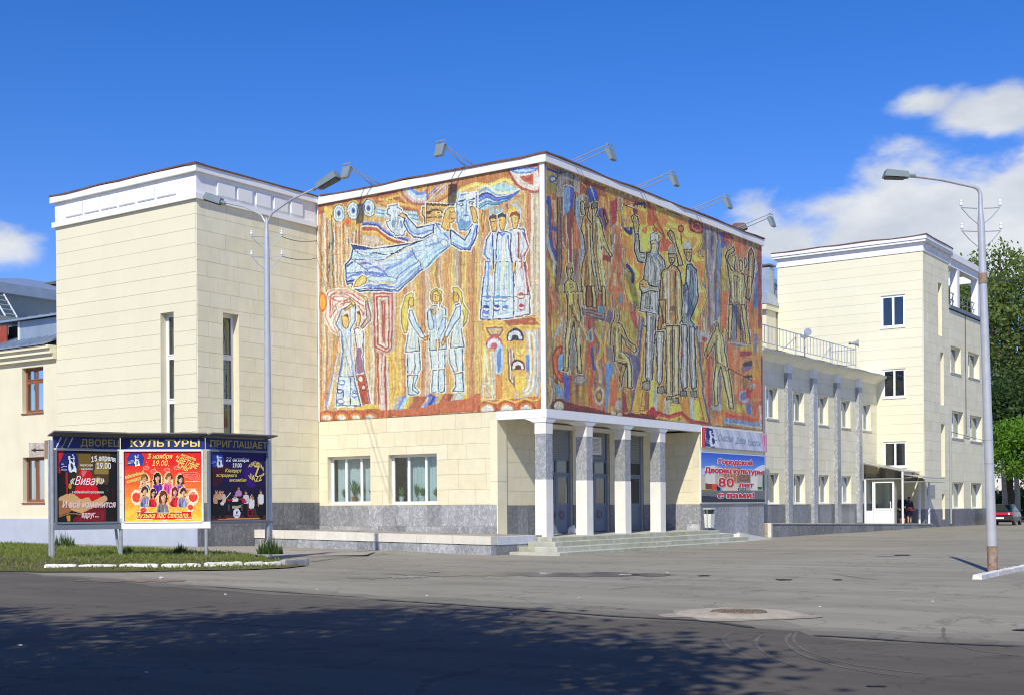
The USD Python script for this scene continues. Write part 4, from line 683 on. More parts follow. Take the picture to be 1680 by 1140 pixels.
    person('585,215 580,170 595,145 615,165 620,230 645,260 690,530 700,560 740,860 740,885 705,870 640,560 630,520 600,640 610,850 580,860 570,640 590,520 580,330 520,440 490,430 500,390 560,250', (178, 172, 118), [('610,260 630,510', (206, 200, 150), 2.2), ('590,260 600,500', (130, 116, 74), 1.6), ('640,280 670,520', (206, 196, 146), 2), ('660,570 720,850', (214, 200, 150), 2), ('600,540 590,840', (210, 196, 140), 1.8)])
    m.fill('583,170 597,145 616,165 612,180', (130, 120, 96)); m.line('590,188 612,184', DKB, 1.2); m.line('510,420 660,520 890,640', (110, 66, 44), 1.5); m.fig('490,400 515,390 520,440 500,450', (180, 130, 80), DKB, 1, None); m.fig('665,530 690,520 695,555 675,560', (190, 140, 84), DKB, 1, None); m.line('550,860 640,870', STL, 2)
    m.line('560,1000 640,900 850,930 920,960 960,870', (206, 110, 50), 3); m.line('660,930 900,975', (190, 74, 46), 5); m.line('665,975 970,1020', (110, 130, 176), 6); m.line('665,1000 970,1040', (150, 156, 170), 2.5); m.fill('560,1010 650,910 670,930 620,1030', (200, 120, 46)); m.line('650,1040 985,1085', (170, 60, 46), 5); m.line('965,860 975,1030', (176, 180, 190), 2.4)
    m.line('600,1010 540,1040', (190, 150, 120), 4)
    # digger, seated worker, snake of molten metal, lower left
    m.z(*E); m.fill('150,1140 200,950 320,950 330,1140', (132, 122, 124), a=.7)
    m.z(*G); m.fill('60,0 120,0 150,200 100,250 60,200', (170, 100, 50), a=.7); m.line('100,250 170,150 160,0', (170, 150, 60), 5, True); m.line('90,440 160,300', (150, 156, 166), 4); m.fill('220,240 300,300 300,640 220,640', (126, 118, 122)); m.fill('60,250 110,440 100,700 60,700', (160, 126, 56), a=.6)
    m.band('175,460 120,480 95,560 110,680 175,750 175,700 145,640 140,560 170,510', [(140, 50, 40), (190, 100, 50), (196, 140, 60)], 2.6, True); m.fill('145,530 175,520 175,650 140,650', (86, 150, 206)); m.line('120,720 220,930', (110, 90, 84), 5); m.fill('180,680 230,690 225,900 190,850', (74, 80, 170)); m.fill('120,760 160,760 190,870 130,860', (110, 140, 180)); m.fill('225,690 390,690 380,950 235,930', (164, 128, 56)); m.line('290,770 290,930', (130, 90, 60), 5); m.line('340,770 335,930', (150, 110, 46), 4); m.ell(310, 725, [(56, 44), (40, 28)], [(130, 110, 110), (160, 146, 150)]); m.fill('225,690 250,690 245,930 230,930', (150, 76, 60))
    m.line('430,440 390,470 385,560 410,640 395,760 395,880 420,940 470,960', (196, 84, 46), 5, True); m.line('405,480 410,560 425,640', (74, 76, 140), 4, True); m.line('430,350 480,450 445,590 475,680 470,750', (196, 150, 110), 4, True); m.line('455,400 490,480 460,560', (190, 160, 60), 4, True); m.fill('380,250 410,250 400,340 370,330', (160, 60, 50)); m.band('370,350 410,330 420,430 380,440', [(140, 150, 160), (110, 110, 130)], 2.5); m.fill('420,270 500,280 480,400 430,330', (160, 140, 60)); m.ell(462, 850, [(54, 96), (40, 76), (26, 50), (12, 24)], [(150, 110, 90), (190, 160, 130), (120, 90, 80), (176, 150, 40)])
    m.fill('510,600 560,590 575,640 545,740 530,960 515,960 515,740', (90, 130, 190)); m.fill('575,720 610,700 600,850 570,930 545,930 555,800', (206, 96, 50)); m.fill('520,470 570,470 570,600 520,560', (130, 120, 130)); m.fill('630,190 700,200 760,340 740,470 640,470', (164, 144, 56)); m.fill('695,200 735,200 770,330 740,330', (160, 70, 54)); m.fill('530,180 580,220 560,300 510,280', (110, 90, 120)); m.fill('560,0 600,0 610,80 580,130', (196, 110, 44)); m.fill('610,90 640,60 640,130 610,150', (110, 136, 160)); m.fill('640,500 770,540 765,640 740,790 690,790 720,600', (104, 92, 130)); m.fill('640,810 660,810 690,980 640,980', (140, 60, 56)); m.fill('670,820 700,810 715,900 700,980', (160, 136, 50)); m.fill('590,760 640,800 630,860 600,860', (160, 140, 60)); m.ell(612, 920, [(28, 42)], [(160, 150, 150)])
    person('200,0 290,0 300,130 320,210 320,280 305,290 325,640 330,675 290,670 280,420 265,280 230,440 222,630 218,660 175,655 200,620 195,440 215,240 215,140', (170, 146, 92), [('235,20 240,120', (200, 170, 60), 5), ('240,260 215,440 205,620', (206, 190, 130), 2.4), ('300,330 310,640', (206, 190, 130), 2.6), ('230,150 290,280', DKB, 1.2), ('250,120 300,260', (206, 186, 120), 1.6), ('205,430 230,435', DKB, 1.0)])
    m.line('315,290 370,400', (180, 150, 90), 2)
    m.z(*E); person('225,960 225,920 250,890 280,915 275,990 260,1020 310,1060 325,1140 205,1140 210,1060 240,1030', (176, 160, 104), [('240,1060 245,1140', (206, 186, 80), 3)]); m.fill('225,935 230,905 255,888 280,915 280,935 250,930', (146, 130, 90)); m.line('228,945 280,935', DKB, 1.6); m.line('258,945 262,980', DKB, .8)
    m.z(*G); person('580,250 580,200 600,170 620,200 620,250 610,285 640,300 690,420 745,460 755,500 735,520 680,470 640,380 635,500 700,560 715,620 718,770 725,795 685,795 680,620 620,590 640,600 680,600 650,690 640,780 615,720 640,600 580,580 570,460 545,460 555,300', (178, 160, 104), [('600,320 600,560', (206, 190, 140), 2.4), ('575,320 585,540', (120, 92, 60), 2.0), ('640,520 690,580 700,770', (206, 196, 150), 2.4), ('650,390 730,490', (130, 100, 64), 1.4), ('625,620 630,760', (140, 100, 60), 2)])
    m.fill('580,215 585,185 602,170 622,200 620,215', (150, 140, 110)); m.line('596,232 616,228', DKB, 1.1)
    # red scalloped lower border
    m.z(*G); m.fill('80,920 120,870 170,890 400,940 540,980 720,990 850,990 902,960 902,1060 80,960', (112, 52, 44)); m.ell(148, 930, [(60, 60), (38, 42)], [(96, 56, 50), (196, 180, 170)]); m.ell(575, 1000, [(24, 26)], [(190, 170, 160)]); m.ell(620, 1005, [(24, 24)], [(190, 170, 160)]); m.line('850,980 880,950 902,1000', (170, 40, 40), 6)
    m.z(*H); m.ell(310, 1005, [(24, 30)], [(196, 160, 150)]); m.line('980,440 990,1090', (130, 60, 56), 3)
    return streaked(m, .26, (1.0, 1.01, .88))
# ------------------------------------------------------------------ ground, road, kerbs, grass
def sheet(poly, lift, step=2.0):
    """A ground sheet over a polygon that follows the lie of the land."""
    x0, y0, x1, y1 = poly.bounds
    cells = []
    for x in np.arange(math.floor(x0 / step) * step, x1, step):
        for y in np.arange(math.floor(y0 / step) * step, y1, step):
            c = rect(x, y, x + step, y + step).intersection(poly)
            if not c.is_empty and c.area > 1e-4:
                cells += [g for g in getattr(c, 'geoms', [c]) if g.geom_type == 'Polygon']
    V, F, n = [], [], 0
    for g in cells:
        if len(g.exterior.coords) == 5 and abs(g.area - step * step) < 1e-6:
            v = np.array(g.exterior.coords[:4]); f = np.array([[0, 1, 2], [0, 2, 3]])
        else:
            v, f = trimesh.creation.triangulate_polygon(g, engine='earcut')
        a = v[f[:, 0]]; c = np.cross(v[f[:, 1]] - a, v[f[:, 2]] - a); f = np.where((c < 0)[:, None], f[:, ::-1], f)
        V.append(v); F.append(f + n); n += len(v)
    v = np.vstack(V)
    return trimesh.Trimesh(np.column_stack([v, gz(v[:, 0], v[:, 1]) + lift]), np.vstack(F))
def struct(name, mesh, m, label=None, **kw):
    return obj(name, mesh, m, kind='structure', label=label, **kw)
def px_poly(t, z=0.0):
    return [tuple(on_z(*map(float, q.split(',')), z)[:2]) for q in t.split()]
NEAR = rect(-60, -70, 80, 110)
def apron():
    xs = np.concatenate([[-1500, -600, -250, -110], np.arange(-60, 81, 4.0), [120, 250, 600, 1500]]); ys = np.concatenate([[-1500, -600, -250, -120], np.arange(-70, 111, 4.0), [160, 300, 700, 1800]])
    X, Y = np.meshgrid(xs, ys); Z = gz(X, Y) - 0.0
    n, k = X.shape; F = []
    for i in range(n - 1):
        for j in range(k - 1):
            a = i * k + j; F += [[a, a + 1, a + k + 1], [a, a + k + 1, a + k]]
    return trimesh.Trimesh(np.column_stack([X.ravel(), Y.ravel(), Z.ravel()]), np.array(F), process=False)
_road_edge = px_poly('-700,930 -250,934 0,940 120,950 300,966 450,976 600,986 840,1001 1020,1015 1150,1021 1330,1045 1500,1055 1680,1062 2300,1092')
def wobble(pts, amp, step, seed):
    out = []
    for a, b in zip(pts[:-1], pts[1:]):
        a, b = np.array(a), np.array(b); n = max(int(np.linalg.norm(b - a) / step), 1)
        for i in range(n):
            p = a + (b - a) * i / n; q = (meshkit.fbm(np.array([[p[0] * .8, p[1] * .8, seed]]), 3)[0] - .5) * amp
            d = (b - a) / np.linalg.norm(b - a); out.append((p[0] - d[1] * q, p[1] + d[0] * q))
    return out + [tuple(pts[-1])]
ROAD = Polygon(wobble(_road_edge, 0.9, 0.5, 3) + [(60, -60), (40, -69), (-30, -69), (-55, -40)]).buffer(0)
struct('ground', apron(), 'plaza_asphalt', 'worn pale asphalt of the open square before the building')
struct('worn_road_edge', sheet(Polygon(wobble(px_poly('-700,927 -250,931 0,938.5 120,946 300,959 450,967 600,975 840,988 1020,1000 1150,1006 1330,1026 1500,1034 1680,1040 2300,1064'), 1.6, .5, 9) + [(60, -60), (40, -69), (-30, -69), (-55, -40)]).buffer(0).intersection(NEAR), .0025, 2.0), 'worn_edge_pale', 'worn strip where the square meets the road')
struct('worn_road_edge', sheet(Polygon(wobble(px_poly('-700,929 -250,933 0,939.5 120,948 300,962 450,971 600,980 840,994 1020,1007 1150,1013 1330,1036 1500,1045 1680,1051 2300,1078'), 1.1, .4, 13) + [(60, -60), (40, -69), (-30, -69), (-55, -40)]).buffer(0).intersection(NEAR), .0038, 2.0), 'worn_edge', 'dark worn strip along the edge of the road')
struct('road', sheet(ROAD.intersection(NEAR), 0.005, 2.0), 'road_asphalt', 'dark asphalt road crossing the foreground')
GRASS = Polygon(px_poly('-260,896 0,896 80,897 200,900 330,903 430,906 470,912 490,918', 0.20) + px_poly('506,925 470,929 400,932 280,934 200,935.5 70,936 -260,932', 0.10)).buffer(0)
def island(x, y):
    d = np.clip(shapely.distance(shapely.points(x, y), GRASS.exterior) / 1.8, 0, 1)
    return gz(x, y) * .55 + .05 + .20 * d * d * (3 - 2 * d)
PATH = Polygon([(-34, -7.2), (-11.0, -7.2), (-10.8, -4.2), (-4.5, -4.4), (-1.5, -8.5), (-4.0, -13.0), (-10, -17.5), (-34, -20)]).difference(GRASS.buffer(0.02))
struct('pavement', sheet(PATH, 0.009, 2.0), 'path_asphalt', 'pale pavement strip between the grass island and the building')
soil = sheet(GRASS, 0.0, .5); soil.vertices[:, 2] = island(soil.vertices[:, 0], soil.vertices[:, 1]); struct('grass_island', soil, 'soil', 'bare earth under the grass of the island')

rg = np.random.default_rng(21)
def grass():
    x0, y0, x1, y1 = GRASS.bounds; V, F = [], []
    q = rg.uniform([x0, y0], [x1, y1], (90000, 2)); q = q[shapely.contains_xy(GRASS.buffer(-0.22), q[:, 0], q[:, 1])]
    d = meshkit.fbm(np.column_stack([q * 0.55, np.zeros(len(q))]), 3, 5); q = q[rg.random(len(q)) < np.clip((d - .30) * 3.2, .10, 1)][:34000]
    n = len(q); z = island(q[:, 0], q[:, 1]) - .005
    t = meshkit.fbm(np.column_stack([q * 0.9, np.ones(len(q))]), 3, 8)
    h = (0.03 + 0.09 * rg.random(n) ** 2) * (0.5 + 1.1 * t); a = rg.uniform(0, 6.28, n); w = rg.uniform(.012, .028, n); ln = rg.normal(0, .05, (n, 2))
    b0 = np.column_stack([q[:, 0] - np.cos(a) * w, q[:, 1] - np.sin(a) * w, z]); b1 = np.column_stack([q[:, 0] + np.cos(a) * w, q[:, 1] + np.sin(a) * w, z]); tp = np.column_stack([q + ln, z + h])
    v = np.stack([b0, b1, tp], 1).reshape(-1, 3)
    return trimesh.Trimesh(v, np.arange(3 * n).reshape(-1, 3), process=False)
obj('grass', grass(), 'grass_blade', kind='stuff', label='rough short grass growing round the poster stand', category='grass')
def tuft(px, py, s, lab, seed):
    r = np.random.default_rng(seed); p = on_z(px, py, .27); t = thing('weed_clump', lab, 'weeds', p); V = []
    for i in range(150):
        a, rad = r.uniform(0, 6.28), s * r.random() ** .6; b = np.array([math.cos(a) * rad, math.sin(a) * rad * .8, 0]); hh = s * r.uniform(.5, 1.6) * (1.2 - rad / s * .7); w = .03; c = r.uniform(0, 6.28)
        o = np.array([math.cos(c), math.sin(c), 0]) * w; V += [b - o, b + o, b + np.array([r.normal(0, .06), r.normal(0, .06), hh])]
    obj('leaves', trimesh.Trimesh(np.array(V), np.arange(len(V)).reshape(-1, 3), process=False), 'leaf_mid', t, local=True); return t
tuft(443, 908, .42, 'tall weeds round the foot of the double lamp post', 1); tuft(296, 908, .22, 'small dark weed in the grass left of the third poster post', 2); tuft(105, 898, .45, 'bushy weeds behind the first post of the poster stand', 3); tuft(210, 911, .2, 'short weed beside the middle post of the poster stand', 4)

# kerb of whitewashed stones along the grass island
k = thing('kerb', 'row of chipped whitewashed kerb stones edging the grass island', 'kerb', (0, 0, 0), kind='structure')
kp = [np.array(on_z(x, y, .06)[:2]) for x, y in ((72, 936), (128, 935.5), (195, 935.3), (262, 934.8), (332, 933.6), (400, 932), (432, 930.8), (462, 929.3), (505, 926))]
for i, (a, b) in enumerate(zip(kp[:-1], kp[1:])):
    d = (b - a) / np.linalg.norm(b - a); nrm = np.array([-d[1], d[0]]); g = rg.uniform(.03, .10); w = .10
    m = trimesh.creation.box([np.linalg.norm(b - a) - g, 2 * w, .24]).subdivide().subdivide().subdivide()
    v = m.vertices; e = np.abs(v / (np.array([np.linalg.norm(b - a) - g, 2 * w, .24]) / 2)); v = v * (1 - .07 * (np.sort(e, 1)[:, 1:2] > .9)); v += (meshkit.fbm(v * 5 + i * 9, 3)[:, None] - .5) * np.array([.03, .05, .06])
    R = np.column_stack([d, nrm]); c = (a + b) / 2; z = float(gz(c[0], c[1]))
    m.vertices = np.column_stack([v[:, :2] @ R.T + c, v[:, 2] + z + rg.normal(0, .012) + .05]); obj('kerb_stone', m, 'kerb_white' if i < 7 else 'kerb_grey', k, smooth=40)
k = thing('kerb', 'low broken concrete kerb end at the foot of the right lamp post', 'kerb', (0, 0, 0), kind='structure')
a, b = np.array(on_z(1603, 950, 0)[:2]), np.array(on_z(1700, 929, 0)[:2]); d = b - a
for i in range(4):
    p, q = a + d * i / 4, a + d * (i + 1) / 4; L = np.linalg.norm(q - p); u = (q - p) / L
    m = trimesh.creation.box([L - .03, .2, .2]).subdivide().subdivide().subdivide(); v = m.vertices + (meshkit.fbm(m.vertices * 6 + i * 5, 3)[:, None] - .5) * np.array([.03, .05, .05])
    m.vertices = np.column_stack([v[:, :2] @ np.array([[u[0], u[1]], [-u[1], u[0]]]) + (p + q) / 2, v[:, 2] + .0]); obj('kerb_stone', m, 'kerb_white', k, smooth=40)

# puddles and damp seams along the edge of the square, dust, manhole
def blot(px0, px1, py, th, seed):
    n = 22; r = np.random.default_rng(seed); top, bot = [], []
    for i in range(n + 1):
        t = i / n; x = px0 + (px1 - px0) * t; e = math.sin(math.pi * t) ** .5 * th * (.45 + .9 * r.random()) + .15; c = py + r.normal(0, th * .25)
        top.append(on_z(x, c - e, 0)[:2]); bot.append(on_z(x, c + e, 0)[:2])
    return Polygon(top + bot[::-1]).buffer(0)
SP = [(566, 640, 949, 1.8), (640, 700, 948.5, 1.6), (700, 760, 942, 1.2), (668, 760, 945.5, 1.6), (770, 850, 944, 1.5), (845, 900, 941, 1.6), (880, 960, 943, 1.4), (955, 1030, 940, 1.4), (1000, 1100, 941.5, 1.3)]
U = unary_union([blot(*s, 60 + i) for i, s in enumerate(SP)] + [blot(630, 1110, 943.5, 3.0, 80)])
struct('damp_seam', sheet(U, .006, 2.0), 'wet_asphalt', 'long damp broken seam in the asphalt before the steps')
for i, (x0, x1, y, th) in enumerate([(640, 702, 948.6, 1.3), (702, 722, 939.6, .8), (884, 906, 941.5, .7), (1015, 1050, 943.2, .7)]):
    struct('puddle', sheet(blot(x0, x1, y, th, 30 + i), .011, 2.0), 'puddle', ['bright narrow puddle in the middle of the damp seam', 'small puddle above the long bright one', 'small puddle straight before the corner column', 'thin puddle at the right of the damp seam'][i])
struct('tar_seam', sheet(blot(120, 305, 955, 2.2, 44).difference(blot(160, 200, 953, 1, 2)), .012, 2.0), 'wet_asphalt', 'dark sealed crack in the road before the kerb stones')
mh = on_z(1212, 1008, 0); mh[2] = float(gz(mh[0], mh[1]))
t = thing('manhole', 'rusty manhole cover in a low worn concrete ring, sand swept round it', 'manhole', mh)
ang = np.linspace(0, 2 * math.pi, 49)[:-1]; r0 = 0.62
ring = trimesh.creation.revolve(np.array([(.42, 0), (.42, .035), (.50, .05), (.66, .045), (.92, .012), (.95, 0)]), sections=48); v = ring.vertices; v[:, 2] += (meshkit.fbm(v * 4, 3) - .5) * .03 * (v[:, 2] > .01); obj('concrete_ring', ring, 'concrete', t, smooth=40, local=True)
lid = trimesh.creation.revolve(np.array([(0, .04), (.36, .04), (.37, .055), (.40, .055), (.41, .02)]), sections=40)
studs = [bx(x - .025, x + .025, y - .025, y + .025, .035, .052) for x in np.arange(-.3, .31, .1) for y in np.arange(-.3, .31, .1) if x * x + y * y < .11]
obj('cover', cat([lid] + studs), 'cast_iron', t, local=True)
obj('sand', flat(Polygon([(1.12 * math.cos(a) * (1 + .10 * math.sin(3 * a + 1) + .06 * math.sin(7 * a)), 1.08 * math.sin(a) * (1 + .15 * math.cos(5 * a) + .08 * math.sin(11 * a)) - .12) for a in ang]), .009), 'sand', t, local=True)
for i, (x, y, s) in enumerate([(265, 951, .12), (520, 968, .05), (700, 1018 - 40, .05), (838, 952 + 57, .06), (1095, 940, .07), (33, 1059, .07), (1530, 987, .05), (240, 1104, .05), (227, 955, .05), (1345, 996, .05), (370, 976, .06), (950, 982, .05)]):
    p = on_z(x, y, 0); z = float(gz(p[0], p[1])); s *= .45; m = trimesh.creation.icosphere(1, s); m.vertices *= np.array([1.2, .7, .35]); m.vertices += rg.normal(0, s * .12, m.vertices.shape); m.apply_translation([p[0], p[1], z + s * .3])
    obj('litter', m, 'rubble', label='scrap of pale litter lying on the asphalt', category='litter', group='pale scraps scattered over the road and square')

# tyre marks, seams and patches worn into the road, plus painted lamp post shadows
def strip(pts, w, seed, lift, name, m, label):
    r = np.random.default_rng(seed); P_ = np.array([on_z(x, y, 0)[:2] for x, y in Paint.curve(np.array(pts, float), False)]); d = np.gradient(P_, axis=0); d /= np.maximum(np.linalg.norm(d, axis=1, keepdims=True), 1e-9); nn = np.column_stack([-d[:, 1], d[:, 0]]); hw = w * (.35 + .65 * r.random((len(P_), 1))) / 2
    hw[0] = hw[-1] = .004; struct(name, sheet(Polygon(np.vstack([P_ + nn * hw, (P_ - nn * hw)[::-1]])).buffer(0), lift, 2.0), m, label)
mat('tyre_dust', (0.150, 0.134, 0.112), rough=0.9, var=0.2, scale=3); mat('tar_and_shadow', (0.055, 0.053, 0.051), rough=0.75, var=0.25, scale=2.5); mat('patch', (0.075, 0.073, 0.071), rough=0.9, var=0.25, scale=1.4, bump=0.006)
for i, (pts, w) in enumerate((([(1196, 1040), (1186, 1050), (1200, 1066), (1240, 1085)], .05), ([(1250, 1042), (1240, 1056), (1262, 1078), (1320, 1100)], .06), ([(1298, 1040), (1290, 1055), (1318, 1076), (1390, 1098), (1480, 1112)], .06), ([(1308, 1038), (1303, 1054), (1334, 1074), (1410, 1094), (1520, 1108)], .05), ([(1548, 1030), (1552, 1050), (1590, 1066), (1680, 1080)], .06))): strip(pts, w, 300 + i, .0092, 'tyre_mark', 'tyre_dust', 'pale dusty tyre arcs turning out of the square')
for i, (pts, w, mm) in enumerate((([(600, 984), (760, 994), (900, 1004), (1020, 1013), (1150, 1020), (1240, 1032)], .16, 'tar_and_shadow'), ([(1330, 1044), (1420, 1049), (1520, 1056), (1690, 1063)], .13, 'tar_and_shadow'), ([(330, 963), (480, 974), (600, 981)], .10, 'tar_and_shadow'), ([(507, 925), (560, 918), (650, 907)], .07, 'tar_and_shadow'), ([(1140, 944), (1280, 946), (1380, 950)], .05, 'tar_and_shadow'), ([(1000, 968), (1060, 963), (1140, 962)], .05, 'tar_and_shadow'), ([(720, 925), (840, 921), (930, 922)], .05, 'tar_and_shadow'), ([(1360, 940), (1440, 951), (1560, 954)], .05, 'tar_and_shadow'), ([(200, 1012), (420, 1026), (640, 1036)], .05, 'tar_and_shadow'), ([(1240, 908), (1330, 902), (1440, 899)], .05, 'tar_and_shadow'))): strip(pts, w, 320 + i, .0135, 'tar_seam', mm, 'dark crooked lines on the asphalt, seams and a painted lamp post shadow')  # the strip from kerb end to low wall is the double lamp post's painted shadow
for i, (x0, x1, y, th) in enumerate(((1145, 1165, 944.5, .8), (1272, 1300, 951, .8), (1366, 1382, 951, .6), (1466, 1495, 908.5, .7), (1660, 1720, 1035, 1.2), (1420, 1456, 1128, 1.4))): struct('oil_stain', sheet(blot(x0, x1, y, th, 90 + i), .0145, 2.0), 'tar_and_shadow', 'small dark marks on the asphalt, stains and a painted lantern shadow')  # the mark left of the right lamp post is its lantern's painted cast shadow
# ------------------------------------------------------------------ the palace of culture
PAL = thing('palace_building', 'long cream palace of culture with mosaic corner hall, stair tower, wing and end block', 'building', (0, 0, 0))
rs = np.random.default_rng(5)
def slabs(face, u0, u1, v0, v1, course, width, holes, name, m, parent, n0=-.04, n1=0.0, gap=.014, jit=.25):
    """Facing stones in courses, butted with open joints and cut round the openings."""
    hole = unary_union([rect(*h) for h in holes]) if holes else None
    nc = max(1, round((v1 - v0) / course)); hc = (v1 - v0) / nc
    for i in range(nc):
        us, u = [u0], u0 + width * (rs.uniform(.35, .65) if i % 2 else rs.uniform(.85, 1.1))
        while u < u1 - width * .35: us.append(u); u += width * rs.uniform(1 - jit, 1 + jit)
        us.append(u1)
        for a, b in zip(us[:-1], us[1:]):
            g = rect(a + gap / 2, v0 + i * hc + gap / 2, b - gap / 2, v0 + (i + 1) * hc - gap / 2)
            if hole is not None: g = g.difference(hole)
            if g.is_empty: continue
            for q in getattr(g, 'geoms', [g]):
                if q.geom_type == 'Polygon' and q.area > .01:
                    obj(name, face.prism(q, n0, n1 + rs.normal(0, .0012)), m, parent)
def wall(face, u0, u1, v0, v1, holes=(), th=.35, m='joint', label=None, n1=-.02, poly=None):
    g = rect(u0, v0, u1, v1) if poly is None else poly
    if holes: g = g.difference(unary_union([rect(*h) for h in holes]))
    return obj('wall', face.prism(g, n1 - th, n1), m, PAL, label=label)
def window(face, u0, u1, v0, v1, depth, mull=(), trans=(), fm='white_plastic', fw=.07, rm='cream_paint', curtain=None, cover=1.0, sill='white_plastic', parent=None, label=None, leafs=(), back=True, seed=0):
    """A frame with mullions and transoms set back in its opening; panes, reveal, sill and curtains are its pieces."""
    parent = parent or PAL; d = -depth; B = face.box; t = .07
    fr = [B(u0, u0 + fw, v0, v1, d - t, d), B(u1 - fw, u1, v0, v1, d - t, d), B(u0 + fw, u1 - fw, v0, v0 + fw, d - t, d), B(u0 + fw, u1 - fw, v1 - fw, v1, d - t, d)]
    us = [u0 + fw] + sorted(mull) + [u1 - fw]; vs = [v0 + fw] + sorted(trans) + [v1 - fw]
    for x in mull: fr.append(B(x - fw * .5, x + fw * .5, v0 + fw, v1 - fw, d - t + .004, d - .004))
    for z in trans: fr.append(B(u0 + fw, u1 - fw, z - fw * .55, z + fw * .55, d - t + .008, d - .008))
    w = obj('window', cat(fr), fm, parent, label=label)
    for i, (a, b) in enumerate(zip(us[:-1], us[1:])):
        for j, (p, q) in enumerate(zip(vs[:-1], vs[1:])):
            e = .004; aa, bb = a + (fw * .5 if i else 0) + e, b - (fw * .5 if i < len(us) - 2 else 0) - e; pp, qq = p + (fw * .55 if j else 0) + e, q - (fw * .55 if j < len(vs) - 2 else 0) - e
            obj('pane', B(aa, bb, pp, qq, d - .045, d - .035), 'glass', w)
            if leafs == 'all':
                f = .045; obj('sash', cat([B(aa, aa + f, pp, qq, d - .03, d + .012), B(bb - f, bb, pp, qq, d - .03, d + .012), B(aa + f, bb - f, pp, pp + f, d - .03, d + .012), B(aa + f, bb - f, qq - f, qq, d - .03, d + .012)]), fm, w)
    e = .004
    obj('reveal', cat([B(u0 - e, u0 + e, v0, v1, d, -.004), B(u1 - e, u1 + e, v0, v1, d, -.004), B(u0 + e, u1 - e, v1 - e, v1 + e, d, -.004), B(u0 + e, u1 - e, v0 - e, v0 + e, d, -.004)]), rm, w)
    if sill: obj('sill', B(u0 - .03, u1 + .03, v0 - .06, v0 - .006, d, .05), sill, w)
    if curtain:
        r = np.random.default_rng(seed); n = int((u1 - u0) * 26); x = np.linspace(u0 + .05, u1 - .05, n); keep = np.ones(n, bool)
        wv = .035 * np.sin(np.arange(n) * 1.25 + r.uniform(0, 6)) + .02 * np.sin(np.arange(n) * .5 + r.uniform(0, 6)); V = []
        for xx, ww in zip(x, wv): V += [(xx, v0 + .03, d - .28 + ww), (xx, v1 - .02, d - .28 + ww * .7)]
        F = []
        for s0, s1 in cover if not np.isscalar(cover) else ((0, 1),):
            for i in range(int(s0 * (n - 1)), int(s1 * (n - 1))): F += [[2 * i, 2 * i + 2, 2 * i + 3], [2 * i, 2 * i + 3, 2 * i + 1]]
        obj('curtain', trimesh.Trimesh(face.T(np.array(V)), np.array(F), process=False), curtain, w)
    if back: obj('room', cat([B(u0 - .6, u1 + .6, v0 - .5, v1 + .4, d - 1.9, d - 1.85), B(u0 - .6, u1 + .6, v0 - .55, v0 - .5, d - 1.85, d - .5), B(u0 - .6, u1 + .6, v1 + .4, v1 + .45, d - 1.85, d - .5)]), 'interior', w)
    return w
ZT, ZM0, ZM1, R, YT, XT, XTL = 14.84, 5.28, 14.48, 19.63, -6.66, -11.65, -20.42
tf, tr, hl, hr = Face('y', YT), Face('x', XT), Face('y', 0.0), Face('x', 0.0)
# stair tower
h1 = (-13.79, 4.1, -13.0, 9.3); h2 = (-5.35, 4.1, -4.52, 9.3)
w = wall(tf, XTL, XT - .37, -.3, 13.51, [h1], label='painted front wall of the stair tower')
slabs(tf, XTL, XT - .045, 1.24, 13.51, .57, 30, [h1], 'facing_panel', 'cream_paint', w, gap=.012, jit=.1)
w = wall(tr, YT + .06, 0.0, -.3, 13.51, [h2], label='bare limestone side wall of the stair tower')
slabs(tr, YT + .004, 0.0, 1.84, 13.51, .57, 1.15, [h2], 'limestone_slab', 'limestone_grey', w, gap=.012)
slabs(tr, YT + .05, -.0, .0, 1.84, .95, .8, (), 'marble_slab', 'marble_dark', w, -.03, .035, .006)
for f, h, lab, rm in ((tf, h1, None, 'cream_paint'), (tr, h2, None, 'limestone')):
    window(f, h[0], h[2], h[1], h[3], .30, (), (5.86, 7.6), fw=.10, rm=rm, sill=None, leafs='all', curtain='added_curtain_grey', cover=((.0, 1),), seed=3)  # grey curtains added behind the panes to stand in for their sky reflection
obj('plinth', bx(XTL, XT - .012, YT - .06, YT - .002, -.3, 1.24), 'blue_plinth', PAL, label='blue grey painted plinth of the stair tower')
obj('wall', cat([bx(XTL + .0, XTL + .35, YT + .36, 9.0, -.3, 13.51), bx(XTL, XT, 9.0, 9.3, -.3, 13.5), bx(XT - .37, XT - .02, 0.02, 8.98, 12.0, 13.5)]), 'cream_paint', PAL, label='hidden rear and outer side walls of the stair tower')
def ring(x0, x1, y0, y1, o, t, z0, z1): return prism(rect(x0 - o, y0 - o, x1 + o, y1 + o).difference(rect(x0 + t, y0 + t, x1 - t, y1 - t)), z0, z1)
TY1 = 9.3
def tower_ring(o, z0, z1):
    # stands clear of the hall: east side stops at the hall's face
    g = rect(XTL - o, YT - o, XT + o, TY1 + o).difference(rect(XTL + .4, YT + .4, XT - .4, TY1 - .4)).difference(rect(XT - .0, -.13, XT + 3, TY1 + 3))
    return prism(g, z0, z1)
co = obj('cornice', tower_ring(.12, 13.51, 13.72), 'white_paint', PAL, label='white panelled cornice of the stair tower')
obj('frieze', tower_ring(.02, 13.722, 14.54), 'white_paint', co); obj('coping', tower_ring(.17, 14.542, 14.80), 'white_paint', co)
for a, b in ((.087, .214), (.225, .335), (.353, .465), (.48, .595), (.613, .728), (.746, .873)):
    u0 = XTL + (XT - XTL) * a; u1 = XTL + (XT - XTL) * b; obj('frieze_panel', bevel_box(u0, u1, YT - .085, YT - .015, 13.84, 14.36, .02), 'white_paint', co)
